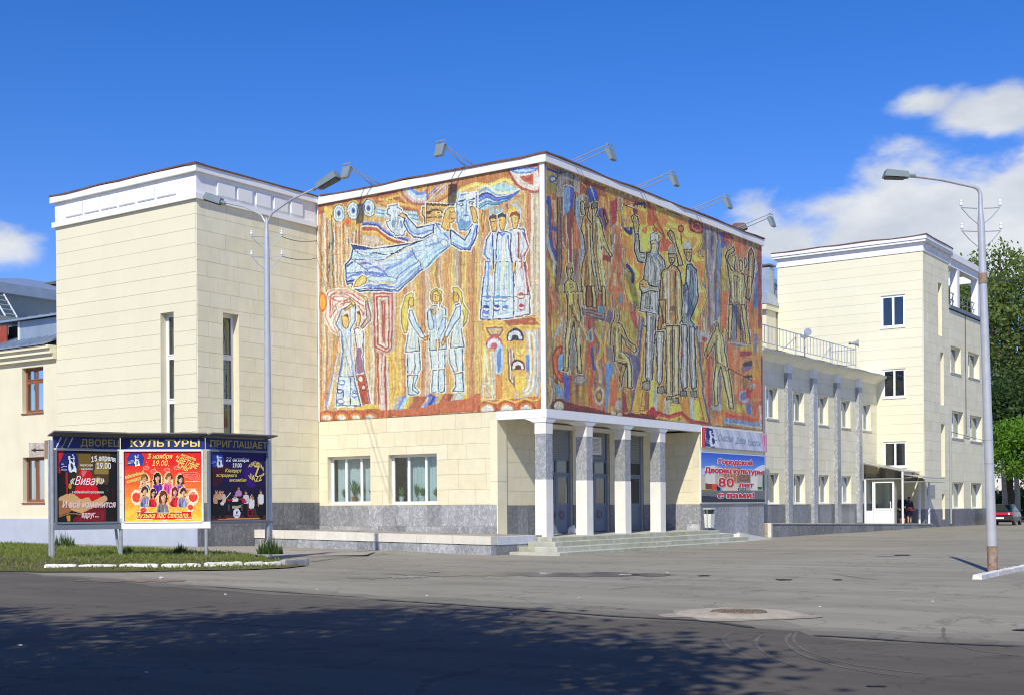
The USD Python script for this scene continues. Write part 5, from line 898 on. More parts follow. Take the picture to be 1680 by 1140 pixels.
for a, b in ((.152, .29), (.31, .43), (.46, .583), (.61, .731), (.755, .861)):
    u0 = YT - YT * a; u1 = YT - YT * b; obj('frieze_panel', bevel_box(XT + .015, XT + .085, u0, u1, 13.84, 14.36, .02), 'white_paint', co)
def flashing(segs, z, parent):
    """Roof sheet turned down over the edge: short lengths, each a little out of line."""
    out = []
    for (ax, ay), (bx_, by) in segs:
        a, b = np.array([ax, ay]), np.array([bx_, by]); L = np.linalg.norm(b - a); d = (b - a) / L; nn = np.array([d[1], -d[0]]); n = int(L / 1.1)
        dz = rs.normal(0, .018, n + 1); do = rs.normal(0, .012, n + 1)
        for i in range(n):
            p, q = a + d * L * i / n, a + d * L * (i + 1) / n
            lo = [p + nn * (.0 + do[i]), q + nn * (.0 + do[i + 1]), q - nn * .5, p - nn * .5]
            out.append(hexa([(*lo[0], z + dz[i] - .03), (*lo[1], z + dz[i + 1] - .03), (*lo[2], z - .03), (*lo[3], z - .03)][::1], [(*lo[0], z + dz[i] + .03), (*lo[1], z + dz[i + 1] + .03), (*lo[2], z + .03), (*lo[3], z + .03)]))
    m = cat(out); m.fix_normals(); return obj('roof_edge', m, 'roof_edge', parent)
flashing([((XTL - .21, YT - .21), (XT + .21, YT - .21)), ((XT + .21, YT - .21), (XT + .21, -.14))], 14.83, co)
obj('roof', bx(XTL + .1, XT - .02, YT + .1, TY1 - .1, 14.55, 14.70), 'roof_felt', PAL)
# corner hall: lower left wall with two windows
W1, W2 = (-11.15, 1.76, -8.74, 3.77), (-7.77, 1.74, -5.24, 3.76); XP = -2.30
w = wall(hl, XT + .02, XP, -.4, ZM0, [W1, W2], label='limestone wall under the sunlit mosaic')
slabs(hl, XT + .004, XP, 1.70, ZM0, .585, 1.12, [W1, W2], 'limestone_slab', 'limestone', w, gap=.010)
slabs(hl, XT + .04, XP, .0, 1.70, .85, .78, (), 'marble_slab', 'marble_grey', w, -.03, .03, .006)
for q, (h, cv) in enumerate(((W1, ((.22, .45), (.5, .66), (.8, 1))), (W2, ((.25, .60), (.62, .78), (.88, 1))))):
    ww = h[2] - h[0]; window(hl, h[0], h[2], h[1], h[3], .26, (h[0] + ww * .345, h[0] + ww * .70), (), fw=.11, rm='limestone', curtain='curtain_green' if q else 'curtain', cover=((.02, .98),) if q == 0 else ((.2, .99),), sill=None, seed=q)
# upper walls that carry the mosaic
obj('wall', cat([hl.box(XT + .02, -.001, ZM0, ZM1 + .3, -.40, 0.0), hr.box(.402, R, ZM0, ZM1 + .3, -.40, 0.0)]), 'grout', PAL, label='upper walls of the corner hall behind the mosaics')
obj('wall', cat([bx(XT + .02, -.02, R - .35, R - .02, -.3, 14.6), bx(XT - .0, XT + .3, 9.4, R - .36, -.3, 14.6)]), 'cream_paint', PAL, label='rear walls of the corner hall')
def tesserae(face, u0, u1, v0, v1, du, dv, painter, gain, jit, sat, label):
    us = np.arange(u0, u1 - du * .5, du); vs = np.arange(v0, v1 - dv * .5, dv); U, V = np.meshgrid(us, vs)
    n = U.size; r = np.random.default_rng(77)
    c = face.T(np.stack([U + du / 2, V + dv / 2, U * 0], -1)); X, Y = project(c.reshape(-1, 3)) if False else (None, None)
    d = c.reshape(-1, 3) - EYE; z = d @ FWD; X = (840 + FPX * (d @ RGT) / z).reshape(U.shape); Y = (CY - FPX * (d @ UPV) / z).reshape(U.shape)
    col = painter(X, Y).grain(.13).albedo(gain, jit, sat)
    # panels of the cast slabs: faint joints every 1.2 m
    Uf, Vf = U.ravel(), V.ravel(); j = (np.mod(Vf - v0, 1.15) < dv * 1.01) & (r.random(n) < .8); col[j] *= .78
    sh = r.uniform(.01, .07, (n, 4)); o = np.array([[0, 0], [1, 0], [1, 1], [0, 1]], float); s = np.array([[1, 1], [-1, 1], [-1, -1], [1, -1]], float)
    q = np.empty((n, 4, 3)); q[..., 0] = Uf[:, None] + (o[:, 0] + s[:, 0] * sh) * du; q[..., 1] = Vf[:, None] + (o[:, 1] + s[:, 1] * sh[:, ::-1]) * dv; q[..., 2] = .022 + r.normal(0, .0022, (n, 1)) + r.normal(0, .0016, (n, 4))
    v = face.T(q.reshape(-1, 3)); b = np.arange(n)[:, None] * 4; f = np.concatenate([b + np.array([0, 1, 2]), b + np.array([0, 2, 3])])
    path = numbered(PAL, 'mosaic'); m = usdkit.mesh(stage, path, (v, f), MATS['mosaic_tesserae'])
    UsdGeom.PrimvarsAPI(m).CreatePrimvar('tint', Sdf.ValueTypeNames.Color3fArray, 'vertex').Set(Vt.Vec3fArray.FromNumpy(np.repeat(col, 4, 0).astype(np.float32)))
    note(m.GetPrim(), label=label); return path
tesserae(hl, XT + .10, -.22, ZM0 + .02, ZM1, .033, .033, mosaic_arts, MOS_L, .11, 0.92, 'bright mosaic of the arts with a flying woman, singers and dancers')
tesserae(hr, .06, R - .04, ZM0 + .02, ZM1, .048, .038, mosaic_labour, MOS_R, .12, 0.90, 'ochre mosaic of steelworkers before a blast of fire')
obj('corner_strip', hl.box(-.215, -.0, ZM0, ZM1 + .0, .001, .034), 'white_paint', PAL)
obj('edge_strip', hl.box(XT + .03, XT + .09, ZM0, ZM1, .001, .03), 'white_paint', PAL)
def hall_ring(o, z0, z1): return prism(rect(XT + .0, -o, o, R + .06).difference(rect(XT - .1, .4, -.4, R + 1)), z0, z1)
co = obj('cornice', hall_ring(.12, 14.49, 14.80), 'white_paint', PAL, label='plain white cornice above the mosaics')
flashing([((XT + .3, -.16), (.16, -.16)), ((.16, -.16), (.16, R + .08))], 14.83, co)
obj('roof', bx(XT + .02, -.1, .1, R - .05, 14.55, 14.68), 'roof_felt', PAL)
for i, (u, s) in enumerate(((18.3, .45),)):
    m = trimesh.creation.revolve(np.array([(0.001, .55), (.3, .5), (.42, .3), (.42, .22), (.12, .2), (.12, -.3)]), sections=20); m.apply_translation([-.6, u, 14.95]); obj('roof_vent', m, 'roof_edge', PAL)
# portico
PZ = .48; SOF = 4.95; PY = 12.63
obj('fascia', cat([bx(XP, .03, -.03, .30, SOF, ZM0 - .004), bx(-.30, .03, .302, PY + .1, SOF, ZM0 - .004)]), 'white_paint', PAL, label='white beam over the portico columns')
obj('soffit', bx(XP, -.302, .302, PY, SOF + .08, SOF + .2), 'white_column', PAL)
for i, yc in enumerate((0.0, 2.90, 5.92, 8.95)):
    c = obj('column', bx(-.54, -.03, yc + .005, yc + .475, PZ - .02, 2.63), 'white_column', PAL)
    obj('column_band', bx(-.53, -.04, yc + .015, yc + .465, 2.632, 4.35), 'marble_blue', c)
    obj('column_head', bx(-.54, -.03, yc + .005, yc + .475, 4.352, 4.78), 'white_column', c)
    obj('capital', hexa([(-.56, yc - .02, 4.782), (-.01, yc - .02, 4.782), (-.01, yc + .5, 4.782), (-.56, yc + .5, 4.782)], [(-1.0, yc - (.02 if i == 0 else .18), SOF - .002), (.02, yc - (.02 if i == 0 else .18), SOF - .002), (.02, yc + .72, SOF - .002), (-1.0, yc + .72, SOF - .002)]), 'white_paint', c)
    for z in (1.0, 1.8): pass
dw = Face('x', XP); doors = [(3.28 + 3.03 * k, PZ, 5.48 + 3.03 * k, 4.78) for k in range(3)]
w = obj('wall', dw.prism(rect(.02, -.2, PY, SOF + .1).difference(unary_union([rect(*d) for d in doors])), -.35, -.02), 'joint', PAL, label='shaded inner wall of the portico')
slabs(dw, .62, PY, 1.66, SOF + .07, .55, 1.2, doors, 'limestone_slab', 'limestone', w, gap=.010); slabs(dw, .62, PY, PZ, 1.66, 1.2, .7, doors, 'marble_slab', 'marble_dark', w, -.03, .02, .006)
obj('pillar', cat([bx(XP - .3, XP + .045, -.018, .60, PZ, 2.6), bx(XP - .3, XP + .045, -.018, .60, 2.612, SOF)]), 'limestone_grey', PAL, label='stone jamb at the left end of the portico')
rw = Face('y', PY)
w = obj('wall', rw.box(XP, -.02, -.2, SOF, -.35, -.02), 'joint', PAL, label='right end wall of the portico, half in sun')
slabs(rw, XP, 0.0, 1.66, SOF, .55, 1.15, (), 'limestone_slab', 'limestone', w, gap=.010); slabs(rw, XP, .0, PZ - .6, 1.66, 1.1, .76, (), 'marble_slab', 'marble_grey', w, -.03, .03, .006)
for k, (a, z0, b, z1) in enumerate(doors):
    f = .10; B = dw.box; d = -.12; zt = 3.52; zl = 2.93; mid = (a + b) / 2
    D = obj('door', cat([B(a, a + f, z0, z1, d - .08, d), B(b - f, b, z0, z1, d - .08, d), B(a + f, b - f, zl, zl + .09, d - .08, d), B(a + f, b - f, zt, zt + .07, d - .08, d), B(mid - .05, mid + .05, z0, zt, d - .075, d + .005)]), 'door_blue', PAL)
    for p, q in ((a + f, mid - .05), (mid + .05, b - f)):
        e = .004; s = .10
        obj('door_leaf', cat([B(p + e, p + s, z0 + .03, zl - e, d - .06, d - .01), B(q - s, q - e, z0 + .03, zl - e, d - .06, d - .01), B(p + s, q - s, z0 + .03, z0 + .22, d - .06, d - .01), B(p + s, q - s, 1.56, 1.72, d - .06, d - .01), B(p + s, q - s, zl - .1, zl - e, d - .06, d - .01), B(p + s, q - s, z0 + .22, 1.56, d - .05, d - .03)]), 'door_blue', D)
        obj('pane', B(p + s + e, q - s - e, 1.72 + e, zl - .1 - e, d - .045, d - .035), 'glass', D); obj('pane', B(p + e, q - e, zl + .094, zt - e, d - .045, d - .035), 'glass', D)
        if k < 2:
            rg_ = trimesh.creation.torus(.16, .018, 24, 6); rg_.vertices = dw.T(rg_.vertices + np.array([0, 0, 0])); rg_.apply_translation([0, (q - .30 if p < mid else p + .30) * 1.0, 1.25]); rg_.vertices[:, 0] += d + .04; obj('handle', rg_, 'red_plate', D)
    if k != 1:
        obj('shutter', cat([B(a + f + .01, b - f - .01, zt + .08 + j * .085, zt + .08 + j * .085 + .076, d - .05 + (.012 if j % 2 else 0), d - .02 + (.012 if j % 2 else 0)) for j in range(14)]), 'shutter_grey', D)
    else:
        obj('notice_frame', B(mid - .35, mid + .62, zt + .25, z1 - .12, d - .04, d + .02), 'frame_grey', D); obj('notice', B(mid - .29, mid + .56, zt + .31, z1 - .18, d + .022, d + .03), 'paper', D); obj('backboard', B(a + f + .01, b - f - .01, zt + .08, z1 - .01, d - .06, d - .045), 'shutter_grey', D)
        for j in range(11): obj('notice_line', B(mid - .22, mid + .48 - (j % 3) * .08, z1 - .28 - j * .055, z1 - .265 - j * .055, d + .032, d + .034), 'letter_grey', D)
    obj('shutter_box', B(a - .05, b + .05, z1 + .004, z1 + .17, -.02, .24), 'white_column', D)
    obj('room', cat([B(a - .4, b + .4, .3, 4.9, -2.6, -2.55), B(a - .4, b + .4, PZ - .08, PZ - .03, -2.5, -.4)]), 'interior', D)
# right part of the hall's ground floor, under the billboard
w = obj('wall', hr.box(PY + .0, R, -.4, ZM0, -.35, -.02), 'joint', PAL, label='ground floor wall behind the billboard')
slabs(hr, PY + .0, R, 1.64, ZM0, .6, 1.2, (), 'limestone_slab', 'limestone_grey', w, gap=.010); slabs(hr, PY + .0, R, -.3, 1.64, 1.94, .72, (), 'marble_slab', 'marble_grey', w, -.03, .03, .006)
# two-storey wing
YE, XW, XE = 38.085, -.60, 2.31
wf = Face('x', XW); up = [(21.42 + 3.52 * k, 6.08, 22.92 + 3.52 * k, 7.68) for k in range(5)]; lo = [(21.42 + 3.52 * k, 1.66, 22.98 + 3.52 * k, 3.25) for k in range(4)]
w = obj('wall', wf.prism(rect(R, -.3, YE, 9.1).difference(unary_union([rect(*h) for h in up + lo])), -.35, -.02), 'joint', PAL, label='long wall of the two-storey wing')
slabs(wf, R, YE, 1.62, 9.0, .62, 1.76, up + lo, 'wall_slab', 'limestone_grey', w, gap=.010, jit=.12); slabs(wf, R, YE, -.2, 1.62, 1.8, .85, (), 'marble_slab', 'marble_dark', w, -.03, .03, .006)
for i, h in enumerate(up + lo):
    ww = h[2] - h[0]; window(wf, h[0], h[2], h[1], h[3], .22, (h[0] + ww * .5,), (), fw=.085, rm='cream_paint', curtain='curtain', cover=((0, .0), (.3 + .1 * (i % 3), 1)) if i < 5 else ((.45, .95),), sill='cream_paint', seed=i)
for k in range(4):
    y = 23.72 + 3.54 * k; p = obj('pilaster', bx(XW + .005, XW + .22, y, y + .52, .5, 8.55), 'marble_blue', PAL); obj('pilaster_head', bx(XW + .005, XW + .23, y - .01, y + .53, 8.552, 9.0), 'white_paint', p)
prof = [(XW - .3, 8.98), (XW + .02, 8.98), (XW + .10, 9.04), (XW + .24, 9.14), (XW + .44, 9.26), (XW + .64, 9.33), (XW + .66, 9.45), (XW - .3, 9.62)]
def extr(profile, y0, y1):
    m = trimesh.creation.extrude_polygon(Polygon(profile), y1 - y0, engine='earcut'); v = m.vertices; m.vertices = np.column_stack([v[:, 0], y0 + v[:, 2], v[:, 1]]); m.invert() if m.volume < 0 else None; return m
co = obj('cornice', extr(prof, R + .01, YE - .004), 'limestone_grey', PAL, label='coved cornice of the wing')
sv = np.linspace(R + .01, YE - .01, 24); top = [(XW + .70, 9.47), (XW + .2, 9.62), (XW - .9, 9.92)]
V = [(x, y, z + .012 * math.sin(y * 2.1 + j)) for y in sv for j, (x, z) in enumerate(top)]; F = []
for i in range(len(sv) - 1):
    for j in range(2): a = i * 3 + j; F += [[a, a + 3, a + 4], [a, a + 4, a + 1]]
obj('eaves_sheet', trimesh.Trimesh(np.array(V), np.array(F), process=False), 'sheet_white', co)
obj('roof', bx(-12, XW - .88, R + .0, YE, 9.75, 9.9), 'roof_felt', PAL)
# end block
ef, es = Face('y', YE), Face('x', XE)
eh = [(-.33, 12.42, 1.19, 14.40), (-.24, 8.12, 1.19, 9.89), (-.22, 3.84, 1.22, 5.43)]
w = obj('wall', ef.prism(rect(-7.12, -.2, XE - .37, 16.95).difference(unary_union([rect(*h) for h in eh])), -.37, -.02), 'joint', PAL, label='pale front wall of the end block')
slabs(ef, -7.12, XE - .045, 1.25, 16.9, .57, 30, eh, 'facing_panel', 'cream_pale', w, gap=.010); slabs(ef, -.4, XE, -.2, 1.25, 1.45, .8, (), 'marble_slab', 'marble_grey', w, -.03, .03, .006)
for i, h in enumerate(eh):
    window(ef, h[0], h[2], h[1], h[3], .07, ((h[0] + h[2]) / 2,), (), fw=.14 if i == 0 else .12, rm='white_plastic', sill='white_plastic', leafs=(), label='wide white framed window of the end block' if i == 0 else None)
sl = [(41.05, 12.1, 41.85, 15.4), (41.45, 7.8, 42.15, 11.1), (41.5, 3.3, 42.3, 6.6), (41.6, .6, 42.2, 2.2)]; YB, Y2 = 43.3, 51.9
sw = [(43.62, 10.05, 45.95, 11.74), (47.62, 10.05, 50.35, 11.74), (43.78, 5.85, 46.45, 7.6), (47.92, 5.8, 50.85, 7.52), (43.8, 1.28, 46.4, 2.98), (48.1, 1.26, 50.7, 2.97)]
w = obj('wall', es.prism(rect(YE + .06, -.2, YB, 16.95).union(rect(YB, -.2, Y2, 14.0)).difference(unary_union([rect(*h) for h in sl + sw])), -.35, -.02), 'joint', PAL, label='weathered stone side wall of the end block')
slabs(es, YE + .004, YB, 1.25, 16.9, .6, 1.7, sl, 'wall_slab', 'limestone_grey', w, gap=.010); slabs(es, YB, Y2, 1.25, 14.0, .6, 2.2, sw, 'wall_slab', 'limestone_grey', w, gap=.010, n1=-.012); slabs(es, YE + .03, Y2, -.2, 1.25, 1.45, 1.1, sl[-1:], 'marble_slab', 'marble_dark', w, -.03, .03, .006)
for i, h in enumerate(sl): obj('niche', cat([es.box(h[0] - .05, h[2] + .05, h[1] - .05, h[3] + .05, -.5, -.36), es.box(h[0] - .004, h[0] + .004, h[1], h[3], -.36, -.005), es.box(h[2] - .004, h[2] + .004, h[1], h[3], -.36, -.005)]), 'cream_paint', PAL)
for i, h in enumerate(sw): window(es, h[0], h[2], h[1], h[3], .30, ((h[0] + h[2]) / 2,), (), fw=.1, rm='cream_paint', curtain='curtain', cover=((.1, .4), (.6, .95)), sill='joint', seed=20 + i)
obj('wall', cat([bx(-7.12, -6.8, YE + .02, Y2, -.2, 16.9), bx(-7.1, XE - .4, Y2 - .3, Y2, -.2, 14.0), bx(-6.8, XE - .36, YB - .3, YB, 14.02, 16.9)]), 'cream_pale', PAL, label='rear walls of the end block')
def er(o, z0, z1): return prism(rect(-7.12 - o, YE - o, XE + o, YB + .0).difference(rect(-6.7, YE + .4, XE - .4, YB - .4)), z0, z1)
co = obj('cornice', er(.05, 16.90, 17.06), 'white_paint', PAL, label='white moulded cornice of the end block')
obj('frieze', er(.015, 17.062, 17.44), 'white_paint', co); obj('coping', er(.24, 17.442, 17.58), 'white_paint', co); obj('coping', er(.30, 17.582, 17.80), 'white_paint', co)
for k in range(4): obj('frieze_panel', bevel_box(XE + .01, XE + .075, YE + .5 + k * 1.15, YE + 1.25 + k * 1.15, 17.12, 17.38, .015), 'white_paint', co)
flashing([((-7.42, YE - .33), (XE + .33, YE - .33)), ((XE + .33, YE - .33), (XE + .33, YB))], 17.82, co)
obj('roof', bx(-6.9, XE - .1, YE + .1, YB - .1, 17.2, 17.35), 'roof_felt', PAL)
te = obj('terrace_edge', bx(XE - .9, XE + .10, YB + .004, Y2 + .1, 14.06, 14.28), 'frame_grey', PAL); obj('terrace_floor', bx(-6.8, XE - .9, YB, Y2, 13.9, 14.15), 'roof_felt', PAL)
pg = obj('pergola', cat([bx(XE - .42, XE + .05, YB + .01, Y2, 16.78, 17.25), bx(XE - .55, XE + .2, YB + .01, Y2 + .2, 17.252, 17.62), bx(-6.6, XE - .43, Y2 - .42, Y2 - .02, 16.85, 17.35)]), 'white_paint', PAL, label='white open roof frame on the terrace of the end block')
for y, x in ((45.1, XE - .42), (49.9, XE - .42), (51.3, -1.5), (51.3, -5.0)): obj('post', bx(x, x + .46, y, y + .5, 14.28, 16.78), 'white_paint', pg)
tr_ = [tube([(XE - .2, YB + .3, z), (XE - .2, Y2 - .3, z)], .03, 6) for z in (14.75, 15.2)] + [tube([(XE - .2, y, 14.2), (XE - .2, y, 15.2)], .025, 6) for y in np.arange(YB + .5, Y2, 1.1)]
obj('terrace_rail', cat(tr_), 'dark_steel', pg)
obj('downpipe', tube([(XE + .10, YB - .15, 6.2), (XE + .10, YB - .15, .3)], .06, 8), 'plate_grey', PAL); obj('cable', tube([(XE + .04, YB - .1, 6.2), (XE + .04, 47, 6.05), (XE + .04, Y2, 5.9)], .02, 5), 'wire_black', PAL); obj('cable', tube([(XE + .03, 46.9, 14.0), (XE + .03, 46.95, 6.2)], .022, 5), 'wire_black', PAL)
# ------------------------------------------------------------------ low wall, steps, ramp
YL = -3.75
def zlin(x, a, b): return a + (b - a) * (x - XT) / (0.14 - XT)
pw = thing('planter_wall', 'low marble faced wall with white coping in front of the two curtained windows', 'wall', (-5.8, YL, -.1))
n = 7; xs = np.linspace(XT + .03, .14, n + 1)
for a, b in zip(xs[:-1], xs[1:]):
    t0, t1, m0, m1 = zlin(a, .76, .57), zlin(b, .76, .57), zlin(a, .43, .28), zlin(b, .43, .28); g = .006
    obj('coping_stone', hexa([(a + g, YL - .04, m0 + .004), (b - g, YL - .04, m1 + .004), (b - g, YL + .36, m1 + .004), (a + g, YL + .36, m0 + .004)], [(a + g, YL - .04, t0), (b - g, YL - .04, t1), (b - g, YL + .36, t1), (a + g, YL + .36, t0)]), 'coping', pw)
xs = np.linspace(XT + .03, .12, 16)
for a, b in zip(xs[:-1], xs[1:]):
    m0, m1 = zlin(a, .43, .28), zlin(b, .43, .28); g = .004; obj('marble_slab', hexa([(a + g, YL, -.4), (b - g, YL, -.4), (b - g, YL + .3, -.4), (a + g, YL + .3, -.4)], [(a + g, YL, m0), (b - g, YL, m1), (b - g, YL + .3, m1), (a + g, YL + .3, m0)]), 'marble_blue', pw)
obj('marble_slab', bx(-.2, .12, YL + .31, YL + 1.6, -.4, .26), 'marble_dark', pw); obj('marble_slab', bx(-.2, .12, YL + 1.61, -.95, -.4, .26), 'step_stone', pw)
for a, b in ((YL + .37, -2.3), (-2.29, -.95)): obj('coping_stone', bx(-.24, .14, a, b, .264, .55), 'ramp_slab', pw)
obj('terrace', hexa([(XT + .06, YL + .31, -.3), (-.21, YL + .31, -.3), (-.21, -.05, -.3), (XT + .06, -.05, -.3)], [(XT + .06, YL + .31, .71), (-.21, YL + .31, .54), (-.21, -.05, .54), (XT + .06, -.05, .70)]), 'path_asphalt', pw)
st = thing('entrance_steps', 'four worn greenish stone steps wrapping the corner of the portico', 'steps', (1, 4, -.1))
obj('landing', bx(XP, .14, -.93, 13.0, -.3, PZ - .002), 'step_stone', st)
for i, (xk, yk, z, ye_) in enumerate(((.80, -.90, PZ, 13.0), (1.33, -1.50, .33, 13.35), (1.80, -2.10, .165, 13.9), (2.30, -2.70, .005, 13.7))):
    r = np.random.default_rng(40 + i); ys = [yk + .40]
    while ys[-1] < ye_ - 2.2: ys.append(ys[-1] + r.uniform(1.1, 2.0))
    ys.append(ye_); zb = z - .17; inner = xk - .62
    for a, b in zip(ys[:-1], ys[1:]): obj('step_stone', bevel_box(inner, xk + r.normal(0, .006), a + .004, b - .004, zb - .1, z + r.normal(0, .003), .012), 'step_stone', st)
    us = [.145] + sorted(r.uniform(.4, max(xk - .5, .5), 1 if xk > 1 else 0)) + [xk]
    for a, b in zip(us[:-1], us[1:]): obj('step_stone', bevel_box(a + .004, b - .003, yk + r.normal(0, .005), yk + .396, zb - .1, z + r.normal(0, .003), .012), 'step_stone', st)
obj('core', bx(.15, .6, -.45, 12.9, -.3, .2), 'concrete', st)
rp_ = thing('trolley_ramp', 'short pale slab ramp at the right end of the entrance steps', 'ramp', (.8, 15, 0))
obj('slab', hexa([(.12, 13.02, -.2), (1.45, 13.4, -.2), (1.5, 16.6, -.2), (.12, 16.2, -.2)], [(.12, 13.02, .40), (1.45, 13.4, .30), (1.5, 16.6, -.03), (.12, 16.2, -.02)]), 'ramp_slab', rp_)
obj('kerb_edge', hexa([(1.452, 13.4, -.2), (1.60, 13.4, -.2), (1.65, 16.9, -.2), (1.502, 16.9, -.2)], [(1.452, 13.4, .36), (1.60, 13.4, .36), (1.65, 16.9, .0), (1.502, 16.9, .0)]), 'coping', rp_)
ac = thing('access_ramp', 'long marble faced terrace wall sloping along the wing to the side entrance', 'wall', (1, 28, 0))
P0, P1 = np.array([.30, R + .05]), np.array([2.75, YE - .06]); n = 20
for i in range(n):
    a, b = P0 + (P1 - P0) * i / n, P0 + (P1 - P0) * (i + 1) / n; d = (b - a) / np.linalg.norm(b - a); nn = np.array([-d[1], d[0]]) * .2; a2, b2 = a + d * .005, b - d * .005; za, zb = .64 - .30 * i / n, .64 - .30 * (i + 1) / n
    obj('marble_slab', hexa([(*a2, -.4), (*b2, -.4), (*(b2 + nn), -.4), (*(a2 + nn), -.4)], [(*a2, za), (*b2, zb), (*(b2 + nn), zb), (*(a2 + nn), za)]), 'marble_dark', ac)
for i in range(9):
    a, b = P0 + (P1 - P0) * i / 9, P0 + (P1 - P0) * (i + 1) / 9; d = (b - a) / np.linalg.norm(b - a); nn = np.array([-d[1], d[0]]); a2, b2 = a - nn * .05 + d * .004, b - nn * .05 - d * .004; za, zb = .645 - .30 * i / 9, .645 - .30 * (i + 1) / 9
    obj('coping_stone', hexa([(*a2, za), (*b2, zb), (*(b2 + nn * .4), zb), (*(a2 + nn * .4), za)], [(*a2, za + .05), (*b2, zb + .05), (*(b2 + nn * .4), zb + .05), (*(a2 + nn * .4), za + .05)]), 'step_stone', ac)
obj('terrace', hexa([(XW + .05, R + .06, -.3), (.16, R + .06, -.3), (2.6, YE - .08, -.3), (XW + .05, YE - .08, -.3)], [(XW + .05, R + .06, .66), (.16, R + .06, .66), (2.6, YE - .08, .36), (XW + .05, YE - .08, .36)]), 'path_asphalt', ac)
obj('end_post', bx(.22, .40, R - .02, R + .16, -.3, .70), 'coping', ac)

# ------------------------------------------------------------------ flat prints on boards
class Board:
    """A vertical board from a to b (plan points, left to right seen from the front)."""
    def __init__(s, a, b):
        s.a = np.array(a[:2], float); d = np.array(b[:2], float) - s.a; s.L = np.linalg.norm(d); s.u = d / s.L; s.n = np.array([s.u[1], -s.u[0]])
    def T(s, v):
        v = np.asarray(v, float); q = s.a + v[..., :1] * s.u + v[..., 2:3] * s.n
        return np.concatenate([q, v[..., 1:2]], -1)
    def box(s, u0, u1, v0, v1, n0, n1):
        m = bx(u0, u1, v0, v1, n0, n1); m.vertices = s.T(m.vertices); return m
def picture(name, bd, u0, u1, v0, v1, n, cell, xr, yr, fn, parent, gain=1.0, label=None):
    nu, nv = max(int((u1 - u0) / cell), 4), max(int((v1 - v0) / cell), 4)
    s, t = np.meshgrid((np.arange(nu) + .5) / nu, (np.arange(nv) + .5) / nv)
    X, Y = xr[0] + s * (xr[1] - xr[0]), yr[1] - t * (yr[1] - yr[0])
    col = fn(X, Y).albedo(gain, .03)
    us, vs = np.linspace(u0, u1, nu + 1), np.linspace(v0, v1, nv + 1)
    j, i = np.divmod(np.arange(nu * nv), nu)
    q = np.stack([np.stack([us[i + a], vs[j + b], np.full(nu * nv, n)], -1) for a, b in ((0, 0), (1, 0), (1, 1), (0, 1))], 1).reshape(-1, 3)
    b = np.arange(nu * nv)[:, None] * 4; f = np.concatenate([b + [0, 1, 2], b + [0, 2, 3]])
    path = numbered(parent, name); v = bd.T(q); o, Rm = _loc[root_of(path)]
    m = usdkit.mesh(stage, path, ((v - o) @ Rm, f), MATS['print']); UsdGeom.PrimvarsAPI(m).CreatePrimvar('tint', Sdf.ValueTypeNames.Color3fArray, 'vertex').Set(Vt.Vec3fArray.FromNumpy(np.repeat(col, 4, 0).astype(np.float32)))
    note(m.GetPrim(), label=label); return path
def letter(text, bd, u, v, h, n, m, parent, width=None, slant=0.0, turn=0.0, bold=False, arc=0.0, name='lettering'):
    """Words on a board: u, v of the left end of the baseline, capital height h, optionally fitted to a width, slanted, turned or arched."""
    t = meshkit.text_mesh(text, h, .006, bold); p = t.vertices
    if width: p[:, 0] *= width / max(np.ptp(p[:, 0]), 1e-6)
    if arc: x = p[:, 0] - p[:, 0].mean(); p[:, 1] -= arc * (x / (np.ptp(x) / 2)) ** 2
    p[:, 0] += slant * p[:, 1]
    c, s = math.cos(turn), math.sin(turn); p = np.column_stack([u + c * p[:, 0] - s * p[:, 1], v + s * p[:, 0] + c * p[:, 1], p[:, 2] + n])
    t.vertices = bd.T(p); return obj(name, t, m, parent)
def lyre(m, x, y, s, col=(240, 244, 250)):
    """The house badge: a white lyre whose body is half a mask."""
    o = m.o; m.o = (0, 0, 1); q = lambda t: [(x + float(a.split(',')[0]) * s, y + float(a.split(',')[1]) * s) for a in t.split()]
    m.fill(q('0,12 12,0 26,6 30,20 22,30 30,60 60,90 90,84 104,110 110,160 128,190 116,230 90,218 60,225 20,230 2,190 0,140 10,100 4,50'), col, True); m.line(q('30,34 100,34'), col, 5 * s * 1.6); m.fill(q('40,100 70,120 76,170 50,200 36,150'), (40, 50, 120), True); m.line(q('84,132 106,138'), (40, 50, 120), 7 * s)
    for k in range(3): m.line(q(f'{62 + k * 12},-16 {66 + k * 9},80'), col, 2.2 * s * 1.6)
    m.o = o
